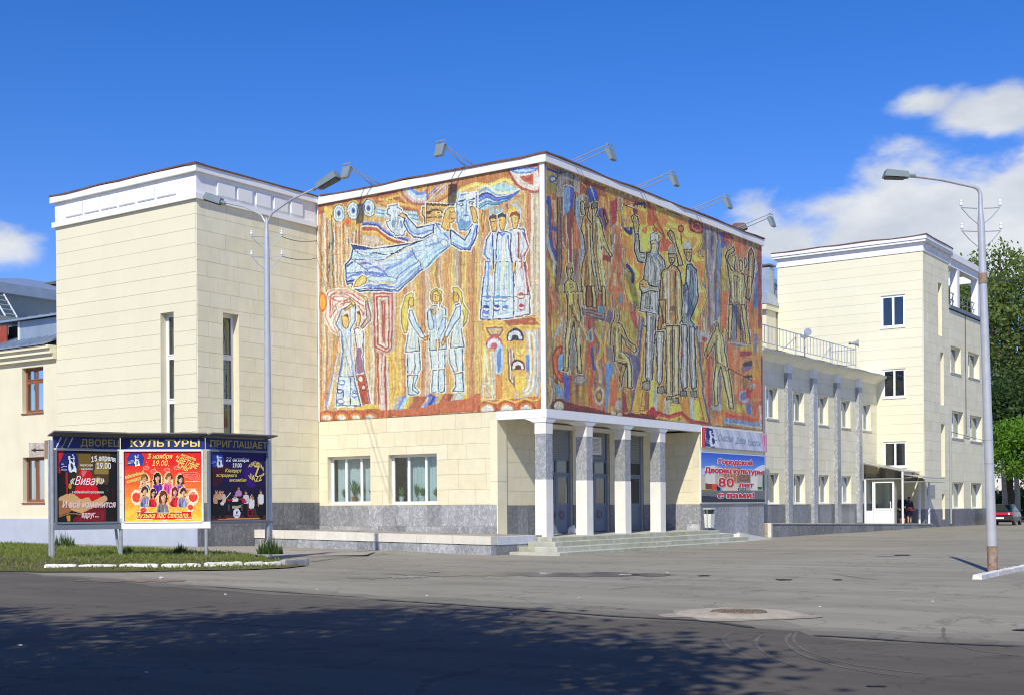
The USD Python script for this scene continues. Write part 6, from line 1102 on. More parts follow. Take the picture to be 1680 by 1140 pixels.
def poster_romance(X, Y):
    m = Paint(X, Y, (26, 16, 16), 31); m.z(0, 0, 1)
    m.fill('330,90 860,90 840,640 330,640', (84, 66, 36)); m.fill('380,110 560,110 560,330 380,330', (120, 96, 44)); m.fill('640,180 840,180 830,380 610,380', (150, 128, 62)); m.ell(670, 470, [(60, 60), (34, 30)], [(150, 110, 40), (236, 206, 130)]); m.fill('620,500 820,520 800,690 680,690', (40, 22, 18)); m.fill('180,350 215,350 215,640 190,640', (190, 26, 34)); m.fill('225,360 330,380 330,640 230,640', (60, 40, 16)); m.ell(245, 540, [(26, 40)], [(200, 150, 40)])
    m.fill('60,70 150,70 330,70 375,200 340,350 200,360 110,330 60,250', (34, 44, 110)); m.band('50,70 158,75 120,180 80,250 110,370 55,370', [(206, 24, 34), (230, 60, 60), (190, 20, 30)], 8)
    lyre(m, 225, 140, .95)
    for k in range(4): m.line([(112, 252 + 24 * k), (200, 254 + 24 * k)], (200, 206, 226), 5)
    m.fig('400,320 545,330 715,690 560,760 420,720 300,650', (206, 22, 32), (150, 10, 20), 4, None, 0); m.fill('420,340 500,335 440,420', (230, 110, 120), True)
    m.fill('60,720 160,660 230,640 310,650 400,710 520,690 570,740 640,720 760,668 800,690 790,740 640,820 560,860 420,900 300,870 240,860 150,900 60,920', (216, 170, 120), True); m.fill('60,760 140,740 260,860 150,910 60,925', (166, 112, 70), True); m.fill('420,900 700,800 780,840 780,1010 300,1010', (120, 20, 36), True); m.band('420,920 770,850 760,1010 320,1010', [(110, 16, 34), (150, 40, 56)], 14); m.line('70,950 240,905 420,920', (190, 140, 70), 10, True); m.fill('190,930 240,930 240,1010 205,1010', (214, 150, 60)); m.fill('840,300 960,100 960,1015 780,1015', (12, 9, 14)); m.line('900,260 880,1000', (70, 14, 24), 5)
    return m
def poster_dreams(X, Y):
    m = Paint(X, Y, (226, 40, 30), 32); m.z(0, 0, 1)
    t = np.clip((m.Y - 260) / 640, 0, 1)[:, None]; ang = np.arctan2(m.Y - 620, m.X - 600); r = (np.sin(ang * 22) > 0)[:, None] * 14
    m.C = np.array([226, 36, 30.]) * (1 - t) + np.array([250, 190, 60.]) * t + r * t
    for x, y, a, b in ((180, 700, 80, 100), (1000, 700, 80, 100), (280, 860, 60, 50), (960, 830, 50, 60)): m.ell(x + 30, y, [(a, b), (a * .8, b * .6)], [(250, 226, 190), (226, 70, 50)])
    for x, y in ((455, 372), (655, 358), (800, 330), (350, 330)): m.ell(x, y, [(46, 26), (36, 18)], [(250, 150, 130), (230, 90, 80)]); m.line([(x + 36, y), (x + 10, y - 80)], (250, 160, 140), 5)
    m.fill('40,130 130,130 280,135 330,200 300,300 180,300 40,300', (40, 60, 150)); m.band('40,130 130,130 80,210 90,300 40,300', [(180, 24, 30), (214, 60, 60)], 10); lyre(m, 185, 170, .6)
    for k in range(3): m.line([(90, 232 + 20 * k), (170, 234 + 20 * k)], (180, 196, 230), 5)
    for k in range(9): m.line([(920 + (k % 3) * 14, 405 + 32 * k), (1080 + (k % 2) * 50, 405 + 32 * k)], (250, 196, 180), 5)
    m.band('800,400 960,380 1100,390 1130,440 1090,490 980,470', [(250, 130, 110), (236, 60, 44)], 12, True)
    def bust(x, y, hair, top, s=1.0, long=True, lean=0.0, mic=0):
        w = 62 * s; dark = tuple(int(c * .6) for c in top); lite = tuple(min(int(c * 1.25 + 12), 255) for c in top)
        m.fill([(x - w - 8, y + 190 * s), (x - w - 10, y + 60), (x - 56 * s, y - 50 * s), (x + lean, y - 92 * s), (x + 58 * s, y - 46 * s), (x + w + 10, y + 60), (x + w + 8, y + 190 * s)], (250, 206, 150), True)
        m.fill([(x - w, y + 190 * s), (x - w - 4, y + 100 * s), (x - 40 * s, y + 60 * s), (x, y + 52 * s), (x + 40 * s, y + 60 * s), (x + w + 4, y + 96 * s), (x + w, y + 190 * s)], top, True); m.fill([(x - w, y + 190 * s), (x - w * .7, y + 80 * s), (x - w * .35, y + 190 * s)], dark); m.fill([(x + w * .1, y + 190 * s), (x + w * .35, y + 76 * s), (x + w * .6, y + 190 * s)], lite); m.line([(x, y + 70 * s), (x + 6, y + 180 * s)], dark, 7)
        hx = x + lean; b0 = (60 if long else 8) * s
        m.fill([(hx - 46 * s, y + b0), (hx - 50 * s, y - 30 * s), (hx - 24 * s, y - 72 * s), (hx + 20 * s, y - 76 * s), (hx + 50 * s, y - 36 * s), (hx + 46 * s, y + b0 * .8)], hair, True); m.fill([(hx + 10 * s, y - 70 * s), (hx + 46 * s, y - 40 * s), (hx + 44 * s, y + b0 * .7), (hx + 30 * s, y)], tuple(int(c * .65) for c in hair), True)
        m.fill([(x - 16 * s, y + 78 * s), (hx - 14 * s, y + 26 * s), (hx + 14 * s, y + 26 * s), (x + 18 * s, y + 78 * s)], (206, 146, 112)); m.fill([(hx - 28 * s, y - 20 * s), (hx - 10 * s, y - 44 * s), (hx + 16 * s, y - 40 * s), (hx + 30 * s, y - 12 * s), (hx + 20 * s, y + 28 * s), (hx, y + 42 * s), (hx - 20 * s, y + 26 * s)], (234, 182, 150), True); m.fill([(hx + 8 * s, y - 30 * s), (hx + 30 * s, y - 12 * s), (hx + 18 * s, y + 28 * s), (hx + 4 * s, y + 40 * s)], (204, 146, 116), True)
        m.fill([(hx - 8 * s, y + 16 * s), (hx + 10 * s, y + 16 * s), (hx, y + 24 * s)], (176, 60, 56)); m.line([(hx - 16 * s, y - 6 * s), (hx - 6 * s, y - 6 * s)], (70, 46, 40), 4); m.line([(hx + 6 * s, y - 7 * s), (hx + 16 * s, y - 7 * s)], (70, 46, 40), 4); m.fill([(hx - 32 * s, y - 12 * s), (hx - 20 * s, y - 50 * s), (hx + 30 * s, y - 46 * s), (hx + 4 * s, y - 30 * s)], hair, True)
        if mic: m.line([(x + mic * w, y + 130 * s), (x + mic * w * .75, y + 84 * s), (hx + mic * 22 * s, y + 46 * s)], (226, 172, 140), 14); m.line([(hx + mic * 34 * s, y + 52 * s), (hx + mic * 12 * s, y + 34 * s)], (24, 24, 28), 11)
    rp = np.random.default_rng(3)
    for b in ((345, 490, (150, 100, 50), (30, 90, 190)), (515, 480, (30, 20, 24), (90, 40, 160)), (670, 470, (140, 80, 50), (230, 70, 160)), (830, 480, (40, 26, 26), (130, 70, 180)), (335, 640, (60, 40, 36), (130, 136, 176), .9), (460, 650, (24, 18, 22), (206, 30, 40), .9), (745, 650, (120, 40, 40), (214, 30, 50), .9), (885, 640, (50, 34, 34), (136, 140, 180), .9), (590, 700, (110, 50, 34), (130, 128, 130), 1.1)): bust(b[0] + rp.uniform(-14, 14), b[1] + rp.uniform(-16, 16), b[2], b[3], (b[4] if len(b) > 4 else 1.0) * rp.uniform(.84, 1.1), rp.random() < .55, rp.uniform(-14, 14), rp.choice([-1, 0, 1]))
    m.grain(.16)
    m.fig('200,880 600,900 1000,880 1015,975 600,985 215,975', (214, 30, 24), (250, 226, 200), 6, None, 0)
    for k, x in enumerate((410, 590, 880)): m.line([(x - 40, [510, 560, 545][k]), (x + 20, [500, 520, 530][k])], (20, 20, 24), 9)
    return m
def poster_jazz(X, Y):
    m = Paint(X, Y, (34, 20, 84), 33); m.z(0, 0, 1)
    t = np.clip((m.Y - 150) / 850, 0, 1)[:, None]; m.C = np.array([44, 22, 100.]) * (1 - t) + np.array([24, 10, 30.]) * t
    m.fill('75,330 340,330 180,560 75,560', (70, 18, 40), True); m.fill('560,360 700,300 720,560 600,560', (60, 20, 120), True); m.fill('75,940 880,940 880,1005 75,1005', (96, 40, 52)); m.fill('180,985 800,975 800,1000 180,1000', (206, 160, 80))
    m.fill('90,140 250,140 270,230 260,325 95,325 80,230', (40, 66, 160)); m.line('85,230 110,140', (190, 40, 60), 8); lyre(m, 170, 180, .66)
    for k in range(3): m.line([(100, 262 + 20 * k), (160, 264 + 20 * k)], (150, 170, 220), 5)
    def player(x, y, h, top, bot=(14, 14, 18), arm=None):
        m.fill([(x - 30, y + h), (x - 34, y + h * .42), (x + 34, y + h * .42), (x + 30, y + h)], bot); m.fill([(x - 40, y + h * .46), (x - 42, y + h * .2), (x - 20, y + h * .14), (x + 20, y + h * .14), (x + 42, y + h * .2), (x + 38, y + h * .46)], top, True); m.ell(x, y + h * .06, [(18, 26)], [(222, 160, 120)]); m.fill([(x - 18, y + h * .04), (x, y - h * .03), (x + 18, y + h * .04)], (60, 40, 30))
        if arm: m.line(arm, (226, 200, 170), 12)
    player(160, 620, 360, (206, 150, 110)); player(245, 620, 350, (224, 196, 176), arm='220,780 300,720 360,655'); player(208, 640, 200, (206, 170, 140)); player(478, 600, 200, (196, 140, 190)); player(585, 630, 340, (226, 220, 226), arm='560,760 640,720 670,680'); player(805, 620, 370, (240, 240, 240), arm='770,690 760,790'); player(425, 700, 140, (240, 240, 240)); m.ell(560, 765, [(32, 22)], [(206, 40, 90)]); m.ell(240, 790, [(28, 22)], [(236, 226, 216)]); m.line('240,790 360,655', (240, 236, 230), 8)
    m.fill('640,740 700,720 700,850 630,850', (240, 240, 236), True); m.ell(685, 725, [(18, 26)], [(206, 140, 70)]); m.line('610,800 615,950 680,950 670,870 610,880', (190, 30, 30), 9); m.fill('640,850 730,860 740,950 700,950 690,880', (70, 56, 46)); m.line('760,760 770,830', (206, 160, 50), 14)
    m.ell(448, 918, [(54, 64), (46, 56)], [(214, 220, 236), (244, 244, 246)]); m.fill('436,890 470,890 455,930 440,930', (40, 50, 110)); m.line('420,950 475,950', (40, 50, 110), 8); m.fill('380,820 510,815 505,850 385,855', (196, 176, 140)); m.ell(350, 745, [(50, 14)], [(170, 40, 36)]); m.ell(530, 735, [(40, 12)], [(170, 40, 36)]); m.line('340,760 330,960', (140, 130, 120), 4); m.line('520,750 530,960', (140, 130, 120), 4)
    return m
def sign_city(X, Y):
    m = Paint(X, Y, (60, 110, 220), 34); m.z(0, 0, 1)
    t = np.clip((m.Y - 440) / 260, 0, 1)[:, None]; m.C = np.array([48, 100, 214.]) * (1 - t) + np.array([130, 180, 240.]) * t
    m.fill('760,650 940,560 940,760 740,760', (226, 232, 240), True); m.fill('70,650 150,660 120,720 70,730', (200, 214, 236), True); m.fill('70,740 120,740 120,920 70,920', (214, 206, 176)); m.fill('120,620 245,600 250,620 250,870 120,850', (240, 234, 214)); m.fill('245,600 340,630 340,900 245,860', (206, 196, 170)); m.band('340,630 545,610 548,830 340,840', [(196, 130, 90), (206, 170, 120), (186, 110, 80)], 14); m.band('548,610 730,660 730,820 548,820', [(150, 110, 80), (170, 126, 84), (130, 96, 84)], 14); m.fill('340,840 548,830 548,930 340,930', (236, 220, 186)); m.fill('548,830 730,820 730,930 548,930', (180, 180, 170))
    for k in range(5): m.line([(560 + k * 24, 880), (560 + k * 24, 940)], (60, 64, 70), 10)
    m.fill('730,690 830,660 830,920 730,920', (240, 238, 226)); m.fill('830,640 900,680 905,920 830,920', (214, 210, 190)); m.fill('905,650 940,640 940,930 905,930', (50, 90, 40)); m.fill('120,840 290,850 290,925 120,915', (150, 60, 50)); m.fill('200,850 265,850 265,920 200,920', (226, 90, 50)); m.fill('265,880 315,880 315,930 265,930', (40, 40, 50)); m.fill('70,935 300,935 940,920 940,1090 70,1090', (120, 120, 120)); m.fill('70,920 260,930 260,950 70,945', (120, 140, 60)); m.fill('70,1000 500,1040 940,1050 940,1090 70,1090', (54, 56, 66), True)
    for x in (850, 880): m.ell(x, 890, [(18, 22)], [(60, 100, 50)])
    return m
def sign_banner(X, Y):
    m = Paint(X, Y, (206, 212, 228), 35); m.z(0, 0, 1)
    for k in range(9): m.line([(240 + k * 75, 80), (330 + k * 75, 350)], (226, 228, 238) if k % 2 else (184, 192, 216), 26)
    m.band('75,90 135,90 110,200 120,345 75,345', [(206, 50, 56), (230, 100, 100), (190, 30, 40)], 12); m.fill('130,90 205,95 225,200 235,345 110,335 120,200', (44, 50, 130)); lyre(m, 165, 120, .92, (236, 240, 248))
    for k in range(4): m.line([(118, 236 + 24 * k), (158, 238 + 24 * k)], (190, 196, 226), 6)
    m.band('860,85 950,85 950,345 900,345 880,220', [(232, 150, 180), (240, 190, 206), (220, 120, 160)], 13)
    return m

def fz(z): return 1.65 + (z - 1.65) * .83
# poster stand: three boards in a shallow zigzag on pipe posts
Q = [at_depth(86, 834, 36.0), at_depth(198, 834, 37.1), at_depth(338, 834, 37.35), at_depth(440, 834, 39.0)]
ps = thing('poster_stand', 'three-part poster stand with a blue lettered header and thin roof on the grass', 'poster stand', (*Q[1][:2], .05))
for i, q in enumerate(Q):
    D = (q - EYE) @ FWD; obj('post', tube([(q[0], q[1], -.2), (q[0], q[1], fz(3.95) if i in (0, 3) else fz(1.15))], .052 if i != 2 else .048, 10), 'galvanised', ps)
qq = Q[1] + RGT * -.16; obj('post', tube([(qq[0], qq[1], fz(1.15)), (qq[0] - .05, qq[1] + .1, .75), (qq[0] + .05, qq[1] + .2, -.1)], .04, 8), 'galvanised', ps)
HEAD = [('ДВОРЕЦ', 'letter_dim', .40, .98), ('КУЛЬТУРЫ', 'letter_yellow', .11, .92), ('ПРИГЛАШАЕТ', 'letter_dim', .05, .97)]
PT = [(poster_romance, (50, 960), (75, 1015)), (poster_dreams, (35, 1155), (125, 1000)), (poster_jazz, (70, 880), (135, 1005))]
PLAB = ['poster with a red lamp and reclining legs on black, left board of the stand', 'bright red and orange poster of a singing group, middle board of the stand', 'dark violet poster of a jazz band on stage, right board of the stand']
BDS = [Board(Q[i], Q[i + 1]) for i in range(3)]
for i, bd in enumerate(BDS):
    B = bd.box; L = bd.L; e = .06; zt, zb = fz(3.62), fz(1.20)
    obj('backboard', B(e, L - e, fz(1.18), fz(3.64), -.03, .03), 'frame_grey', ps)
    fr = [B(.0 + e, e + .05, zb - .02, zt + .02, .032, .09), B(L - e - .05, L - e, zb - .02, zt + .02, .032, .09), B(e + .05, L - e - .05, zt, zt + .06, .032, .09), B(e + .05, L - e - .05, zb - .05, zb, .032, .09)]
    obj('frame', cat(fr), ['frame_grey', 'frame_light', 'frame_grey'][i], ps)
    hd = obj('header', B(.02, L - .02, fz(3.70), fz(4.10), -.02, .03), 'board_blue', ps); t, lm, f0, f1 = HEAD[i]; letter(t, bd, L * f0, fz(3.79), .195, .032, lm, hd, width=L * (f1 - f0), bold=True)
    if i == 0:
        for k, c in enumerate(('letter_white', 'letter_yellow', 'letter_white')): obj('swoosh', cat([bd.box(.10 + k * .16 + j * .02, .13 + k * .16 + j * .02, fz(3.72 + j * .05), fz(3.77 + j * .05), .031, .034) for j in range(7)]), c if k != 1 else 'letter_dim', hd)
    if i < 2: obj('apron_board', B(.03, L - .0 if i == 0 else L + .13, fz(.94), fz(1.17), -.01, .07), ['frame_grey', 'white_paint'][i], ps)
    else: obj('bottom_rail', B(.02, L + .1, fz(1.08), fz(1.16), -.04, .09), 'dark_steel', ps)
    over = .42 if i != 1 else .24
    r0 = [bd.T(np.array([u, z, n_])) for u, z, n_ in ((-.05, fz(4.13), -.25), (L + .06, fz(4.13), -.25), (L + .06, fz(4.24), over), (-.05, fz(4.24), over))]
    m = hexa([tuple(p - np.array([0, 0, .02])) for p in r0][::-1], [tuple(p + np.array([0, 0, .02])) for p in r0][::-1]); m.fix_normals(); obj('roof_sheet', m, 'dark_steel', ps)
    po = thing('poster', PLAB[i], 'poster', bd.T(np.array([L / 2, zb, .05])), group=None); fn, xr, yr = PT[i]; u0, u1 = e + .055, L - e - .055
    picture('print', bd, u0, u1, zb + .005, zt - .005, .04, .020, xr, yr, fn, po, 0.95)
    W_, H_ = u1 - u0, zt - zb - .01
    pu = lambda x: u0 + (x - xr[0]) / (xr[1] - xr[0]) * W_
    pv = lambda y: zb + .005 + (yr[1] - y) / (yr[1] - yr[0]) * H_
    def T_(text, x0, x1, yb, hpx, m, slant=0.0, turn=0.0, bold=False, arc=0.0): letter(text, bd, pu(x0), pv(yb), hpx / (yr[1] - yr[0]) * H_, .044, m, po, width=pu(x1) - pu(x0), slant=slant, turn=turn, bold=bold, arc=arc)
    if i == 0:
        T_('15 апреля', 560, 930, 195, 70, 'letter_white', 0, 0, True, .05); T_('19.00', 640, 860, 305, 76, 'letter_white', 0, 0, True); T_('мужская', 400, 585, 275, 34, 'letter_white'); T_('капелла', 410, 580, 325, 30, 'letter_white'); T_('«Виват»', 225, 740, 525, 120, 'letter_white', .3); T_('в юбилейной программе', 270, 750, 635, 34, 'letter_white'); T_('И всё изменится', 120, 920, 825, 88, 'letter_pink', .15, 0, True); T_('вдруг...', 410, 665, 955, 76, 'letter_pink', .15, 0, True)
    elif i == 1:
        T_('3 ноября', 365, 720, 212, 60, 'letter_yellow', .2, 0, True); T_('19.00', 430, 650, 300, 64, 'letter_yellow', .2, 0, True); T_('"ЦВЕТНЫЕ', 750, 1105, 230, 70, 'letter_yellow', .2, -.38, True); T_('СНЫ"', 790, 985, 320, 66, 'letter_yellow', .2, -.38, True); T_('ансамбль', 850, 1080, 175, 40, 'letter_yellow', .2, -.36, True); T_('юбилейный', 45, 330, 470, 44, 'letter_yellow', .2, .28, True); T_('концерт', 70, 290, 525, 44, 'letter_yellow', .2, .28, True); T_('Музыка нас связала...', 180, 1005, 960, 66, 'letter_yellow', .25, 0, True)
    else:
        T_('22 октября', 290, 620, 250, 52, 'letter_white', .2, 0, True); T_('19.00', 390, 515, 325, 52, 'letter_white', 0, 0, True); T_('Концерт', 280, 510, 390, 46, 'letter_yellow', .25); T_('эстрадного', 150, 445, 450, 42, 'letter_yellow', .25); T_('ансамбля', 340, 580, 508, 42, 'letter_yellow', .25); T_('"SEVEN', 620, 840, 290, 46, 'letter_yellow', 0, 0, True, .16); T_('7', 695, 770, 430, 130, 'letter_yellow', 0, 0, True); T_('JAZZ"', 620, 850, 505, 70, 'letter_yellow', 0, 0, True, -.12)
# small rusty sign on its own thin post beside the stand
q = at_depth(81.5, 834, 36.4); sg = thing('sign_post', 'weathered white arrow sign on a thin pipe left of the poster stand', 'sign', (q[0], q[1], .1))
bd = Board(q - RGT * 1.08, q); obj('pipe', tube([(q[0], q[1], -.1), (q[0], q[1], fz(4.0))], .04, 8), 'galvanised', sg); pl = obj('plate', bd.box(.51, .98, fz(3.42), fz(3.90), -.01, .01), 'peeling', sg); obj('bracket', bd.box(.955, 1.13, fz(3.35), fz(3.98), -.03, .03), 'rust_foot', sg)
obj('arrow', cat([bd.box(.58, .93, fz(3.63), fz(3.68), .011, .014)] + [bd.box(.58 + .03 * k, .61 + .03 * k, fz(3.655 - .022 * k), fz(3.655 + .022 * k), .0141, .017) for k in range(4)]), 'bin_black', pl)
# billboard and banner on the hall
bb = thing('billboard', 'billboard with red lettering 80 лет over a blue sky picture of the palace', 'billboard', (.1, 16, 1.8)); bd = Board((.05, 12.55), (.05, 19.62)); L = bd.L
obj('board', bd.box(.0, L, 1.70, 4.06, -.03, .05), 'frame_light', bb); xr, yr = (70, 940), (440, 1088); picture('print', bd, .05, L - .05, 1.74, 4.02, .056, .03, xr, yr, sign_city, bb, 0.95)
for text, x0, x1, yb, hp in (('Городской', 280, 745, 575, 64), ('Дворец культуры', 105, 900, 695, 66), ('80', 275, 475, 875, 108), ('лет', 555, 770, 880, 66), ('с вами!', 270, 770, 1030, 76)):
    for k, mm in enumerate(('letter_white', 'letter_red')):
        u = .05 + (x0 - 70) / 870 * (L - .1); v = 1.74 + (1088 - yb) / 648 * 2.28; hh = hp / 648 * 2.28; ww = (x1 - x0) / 870 * (L - .1)
        if k == 0:
            for du, dv in ((-.07, -.02), (.07, -.02), (-.05, -.035), (.05, .035)): letter(text, bd, u + du, v + dv, hh, .058 + .0002 * (du + dv), mm, bb, width=ww, bold=True, name='outline')
        else:
            for q_, du in enumerate((0, .022, -.022)): letter(text, bd, u + du, v, hh, .066 + .0006 * q_, mm, bb, width=ww, bold=True)
bn = thing('banner', 'pale blue cloth banner with script and a pink curtain, above the billboard', 'banner', (.1, 16, 4.4)); bd = Board((.05, 12.66), (.05, 19.86)); L = bd.L
obj('cloth', bd.box(0, L, 4.26, 5.17, .02, .06), 'frame_light', bn); picture('print', bd, .01, L - .01, 4.27, 5.16, .064, .03, (75, 950), (88, 345), sign_banner, bn, 0.9); letter('Счастья', bd, 1.6, 4.62, .30, .068, 'letter_grey', bn, width=1.55, slant=.45); letter('Добра', bd, 3.5, 4.56, .30, .068, 'letter_grey', bn, width=1.1, slant=.45); letter('Красоты', bd, 4.85, 4.52, .30, .068, 'letter_grey', bn, width=1.45, slant=.45)

# ------------------------------------------------------------------ lamp posts, wires, floodlights
def lamp_head(name, c, axis, L, W, H, parent, up=(0, 0, 1)):
    """A street lantern: tapered housing, glass tray below, socket; c is the socket end and axis points outwards."""
    a = np.array(axis, float); a /= np.linalg.norm(a); s = np.cross(a, up); s /= np.linalg.norm(s); n = np.cross(s, a)
    def q(x, y, z): return tuple(np.array(c) + a * x + s * y + n * z)
    W /= 2
    m = hexa([q(0, -W * .75, -H * .35), q(0, W * .75, -H * .35), q(L, W, -H * .4), q(L, -W, -H * .4)][::-1], [q(.03, -W * .5, H * .5), q(.03, W * .5, H * .5), q(L - .05, W * .8, H * .6), q(L - .05, -W * .8, H * .6)][::-1]); m.fix_normals()
    h = obj(name, m, 'lamp_grey', parent)
    t = hexa([q(.10, -W * .6, -H * .55), q(.10, W * .6, -H * .55), q(L - .06, W * .8, -H * .6), q(L - .06, -W * .8, -H * .6)][::-1], [q(.08, -W * .7, -H * .36), q(.08, W * .7, -H * .36), q(L - .04, W * .9, -H * .405), q(L - .04, -W * .9, -H * .405)][::-1]); t.fix_normals(); obj('tray', t, 'lamp_dark', h)
    obj('socket', tube([q(-.16, 0, 0), q(.06, 0, 0)], .05, 8), 'lamp_grey', h)
def insulators(p, lat, z, parent, both=True):
    for s_ in (-1, 1):
        a = np.array(p)[:2] + lat[:2] * .08 * s_; e = np.array(p)[:2] + lat[:2] * .46 * s_; obj('bracket', cat([tube([(*a[:2], z - .02), (*e[:2], z + .0)], .014, 5), tube([(*a[:2], z - .38), ((a[0] + e[0]) / 2, (a[1] + e[1]) / 2, z - .22), (*e[:2], z)], .012, 5)]), 'galvanised', parent)
        i = trimesh.creation.revolve(np.array([(0.001, .19), (.04, .18), (.05, .13), (.035, .11), (.06, .06), (.055, .0), (.02, -.02), (.015, -.06)]), sections=12); i.apply_scale(.72); i.apply_translation([e[0], e[1], z + .05]); obj('insulator', i, 'porcelain', parent)
LAT = np.array([RGT[0], RGT[1], 0]); LAT /= np.linalg.norm(LAT)
def zpx(px, py, D): return at_depth(px, py, D)[2]
b = at_depth(440.5, 834, 39.25); LP = thing('lamp_post', 'tall grey double lamp post with two spread arms behind the poster stand', 'lamp post', (b[0], b[1], 0))
zc = [zpx(441, y, 39.25) for y in (900, 395, 372, 358)]
obj('pole', tube([(b[0], b[1], -.2), (b[0], b[1], 4), (b[0], b[1], zc[1] - .3), (b[0], b[1], zc[1]), (b[0], b[1], zc[2]), (b[0], b[1], zc[3])], [.115, .108, .088, .082, .05, .038], 14), 'silver_paint', LP, smooth=40)
for tip, D, L, W in (((521, 307.5), 38.35, .80, .32), ((364, 332), 40.15, .70, .30)):
    e = at_depth(*tip, D); k = np.array([b[0], b[1], zc[3]]); d = e - k; pts = [k - [0, 0, .5], k - [0, 0, .15] + d * .02, k + d * .12 + [0, 0, .04], k + d * .5 + [0, 0, .10], e]
    obj('arm', tube(pts, [.036, .036, .032, .028, .026], 8), 'silver_paint', LP, smooth=40); lamp_head('lantern', e, d + np.array([0, 0, .0]), L, W, .22, LP)
for y in (388, 421): insulators((b[0], b[1]), LAT, zpx(441, y, 39.25), LP)
for y0, y1, lab in ((386, 395, 'upper thin wire from the double lamp post to the hall corner'), (418, 423.5, 'lower thin wire from the double lamp post to the hall corner')):
    p0 = np.array([*(b[:2] + LAT[:2] * .46), zpx(458, y0, 39.25) - .05]); p1 = np.array([XT - .0, -.03, on_y(522, y1, 0)[2]]); s = np.linspace(0, 1, 12)[:, None]; pts = p0 + (p1 - p0) * s - np.array([0, 0, .10]) * 4 * s * (1 - s)
    obj('wire', tube(pts, .012, 5), 'wire_black', label=lab, category='wire')
b = on_z(1629, 938, 0); RP = thing('lamp_post', 'silver single arm lamp post with a rusty foot at the right edge', 'lamp post', (b[0], b[1], 0)); D = (b - EYE) @ FWD
lean = lambda z: b + (-LAT) * .24 * (z / 8.9) + np.array([0, 0, z - b[2]])
obj('foot', tube([lean(-.2), lean(.62)], [.122, .118], 16), 'rust_foot', RP, smooth=40); obj('pole', tube([lean(.55), lean(3), lean(5.6), lean(8.25), lean(8.5), lean(8.75)], [.112, .105, .095, .082, .055, .05], 16), 'silver_paint', RP, smooth=40)
for z in (2.55, 3.1): obj('joint_band', tube([lean(z), lean(z + .03)], [.112 - z * .0015, .112 - z * .0015], 16), 'galvanised', RP)
e = at_depth(1491, 288.5, D - .0); k = lean(8.7); obj('arm', tube([k, k + [0, 0, .22], k - LAT * .05 + [0, 0, .33], k - LAT * .16 + [0, 0, .39], (k + [0, 0, .40] - LAT * .16) * .5 + e * .5 + [0, 0, .03], e], [.05, .045, .042, .04, .038, .036], 10), 'silver_paint', RP, smooth=40)
lamp_head('lantern', e, -LAT * 1.0 + np.array([0, 0, .06]), .60, .30, .17, RP)
for y in (341, 379): insulators(lean(zpx(1608, y, D))[:2], LAT, zpx(1608, y, D), RP)
z = zpx(1614, 457, D); obj('clamp', tube([lean(z - .12), lean(z + .12)], .105, 12), 'rust_foot', RP); p0 = lean(z) + LAT * .1; obj('wire', tube([p0 + (LAT * 22 + FWD * 6) * s - np.array([0, 0, .5]) * 4 * s * (1 - s) for s in np.linspace(0, 1, 10)], .016, 5), 'wire_black', label='black cable running right from the clamp on the right lamp post', category='wire')
def floodlight(basep, headp, out, label):
    """Floodlight on a pair of thin rods that lean out over the cornice; the head looks back at the wall."""
    t = thing('floodlight', label, 'floodlight', basep, group=None); bs, hd, o = np.array(basep, float), np.array(headp, float), np.array(out, float); s = np.cross(o, [0, 0, 1.0])
    for k in (-.09, .09): obj('arm', tube([bs - o * .9 + s * k * 3 - [0, 0, .25], hd + s * k + [0, 0, .12 if k > 0 else .02]], .022, 6), 'galvanised', t)
    obj('stay', tube([bs - o * .2 + s * .1 - [0, 0, .10], bs + o * .45 + [0, 0, .08]], .012, 5), 'galvanised', t)
    obj('yoke', cat([bx(*sum(([p - .02, p + .02] for p in hd + s * k + np.array([0, 0, .0])), [])) for k in (-.2, .2)] + [tube([hd - s * .22 + [0, 0, .12], hd + s * .22 + [0, 0, .12]], .025, 6)]), 'galvanised', t)
    a = (o * .35 + np.array([0, 0, -1.0])); a /= np.linalg.norm(a); n = np.cross(s, a); n /= np.linalg.norm(n)
    if n @ o > 0: n = -n
    def q(x, y, z): return tuple(hd + a * x + s * y + n * z)
    m = hexa([q(.0, -.20, -.03), q(.0, .20, -.03), q(.50, .19, -.03), q(.50, -.19, -.03)], [q(.0, -.20, .16), q(.0, .20, .16), q(.50, .19, .10), q(.50, -.19, .10)]); m.fix_normals(); h = obj('housing', m, 'lamp_grey', t)
    g = hexa([q(.04, -.17, .145), q(.04, .17, .145), q(.46, .16, .10), q(.46, -.16, .10)], [q(.04, -.17, .168), q(.04, .17, .168), q(.46, .16, .120), q(.46, -.16, .120)]); g.fix_normals(); obj('lens', g, 'lamp_dark', h)
for u, (hx, hy), o, lab in ((-8.35, (569, 274), 0, 'floodlight over the horn players of the arts mosaic, nearest the stair tower'), (-3.55, (723, 237), 0, 'floodlight over the mask of the arts mosaic')):
    h = on_y(hx, hy, -1.42); floodlight((u, -.05, 14.95), h, (0, -1, 0), lab)
for u, (hx, hy), lab in ((1.95, (1001, 243), 'first floodlight right of the hall corner'), (7.0, (1105, 287), 'floodlight over the flames of the labour mosaic'), (12.09, (1193, 325), 'floodlight over the right half of the labour mosaic'), (16.94, (1265, 356), 'floodlight farthest right, against the white cloud')):
    h = on_x(hx, hy, 1.7); floodlight((.05, u, 14.93), h, (1, 0, 0), lab)

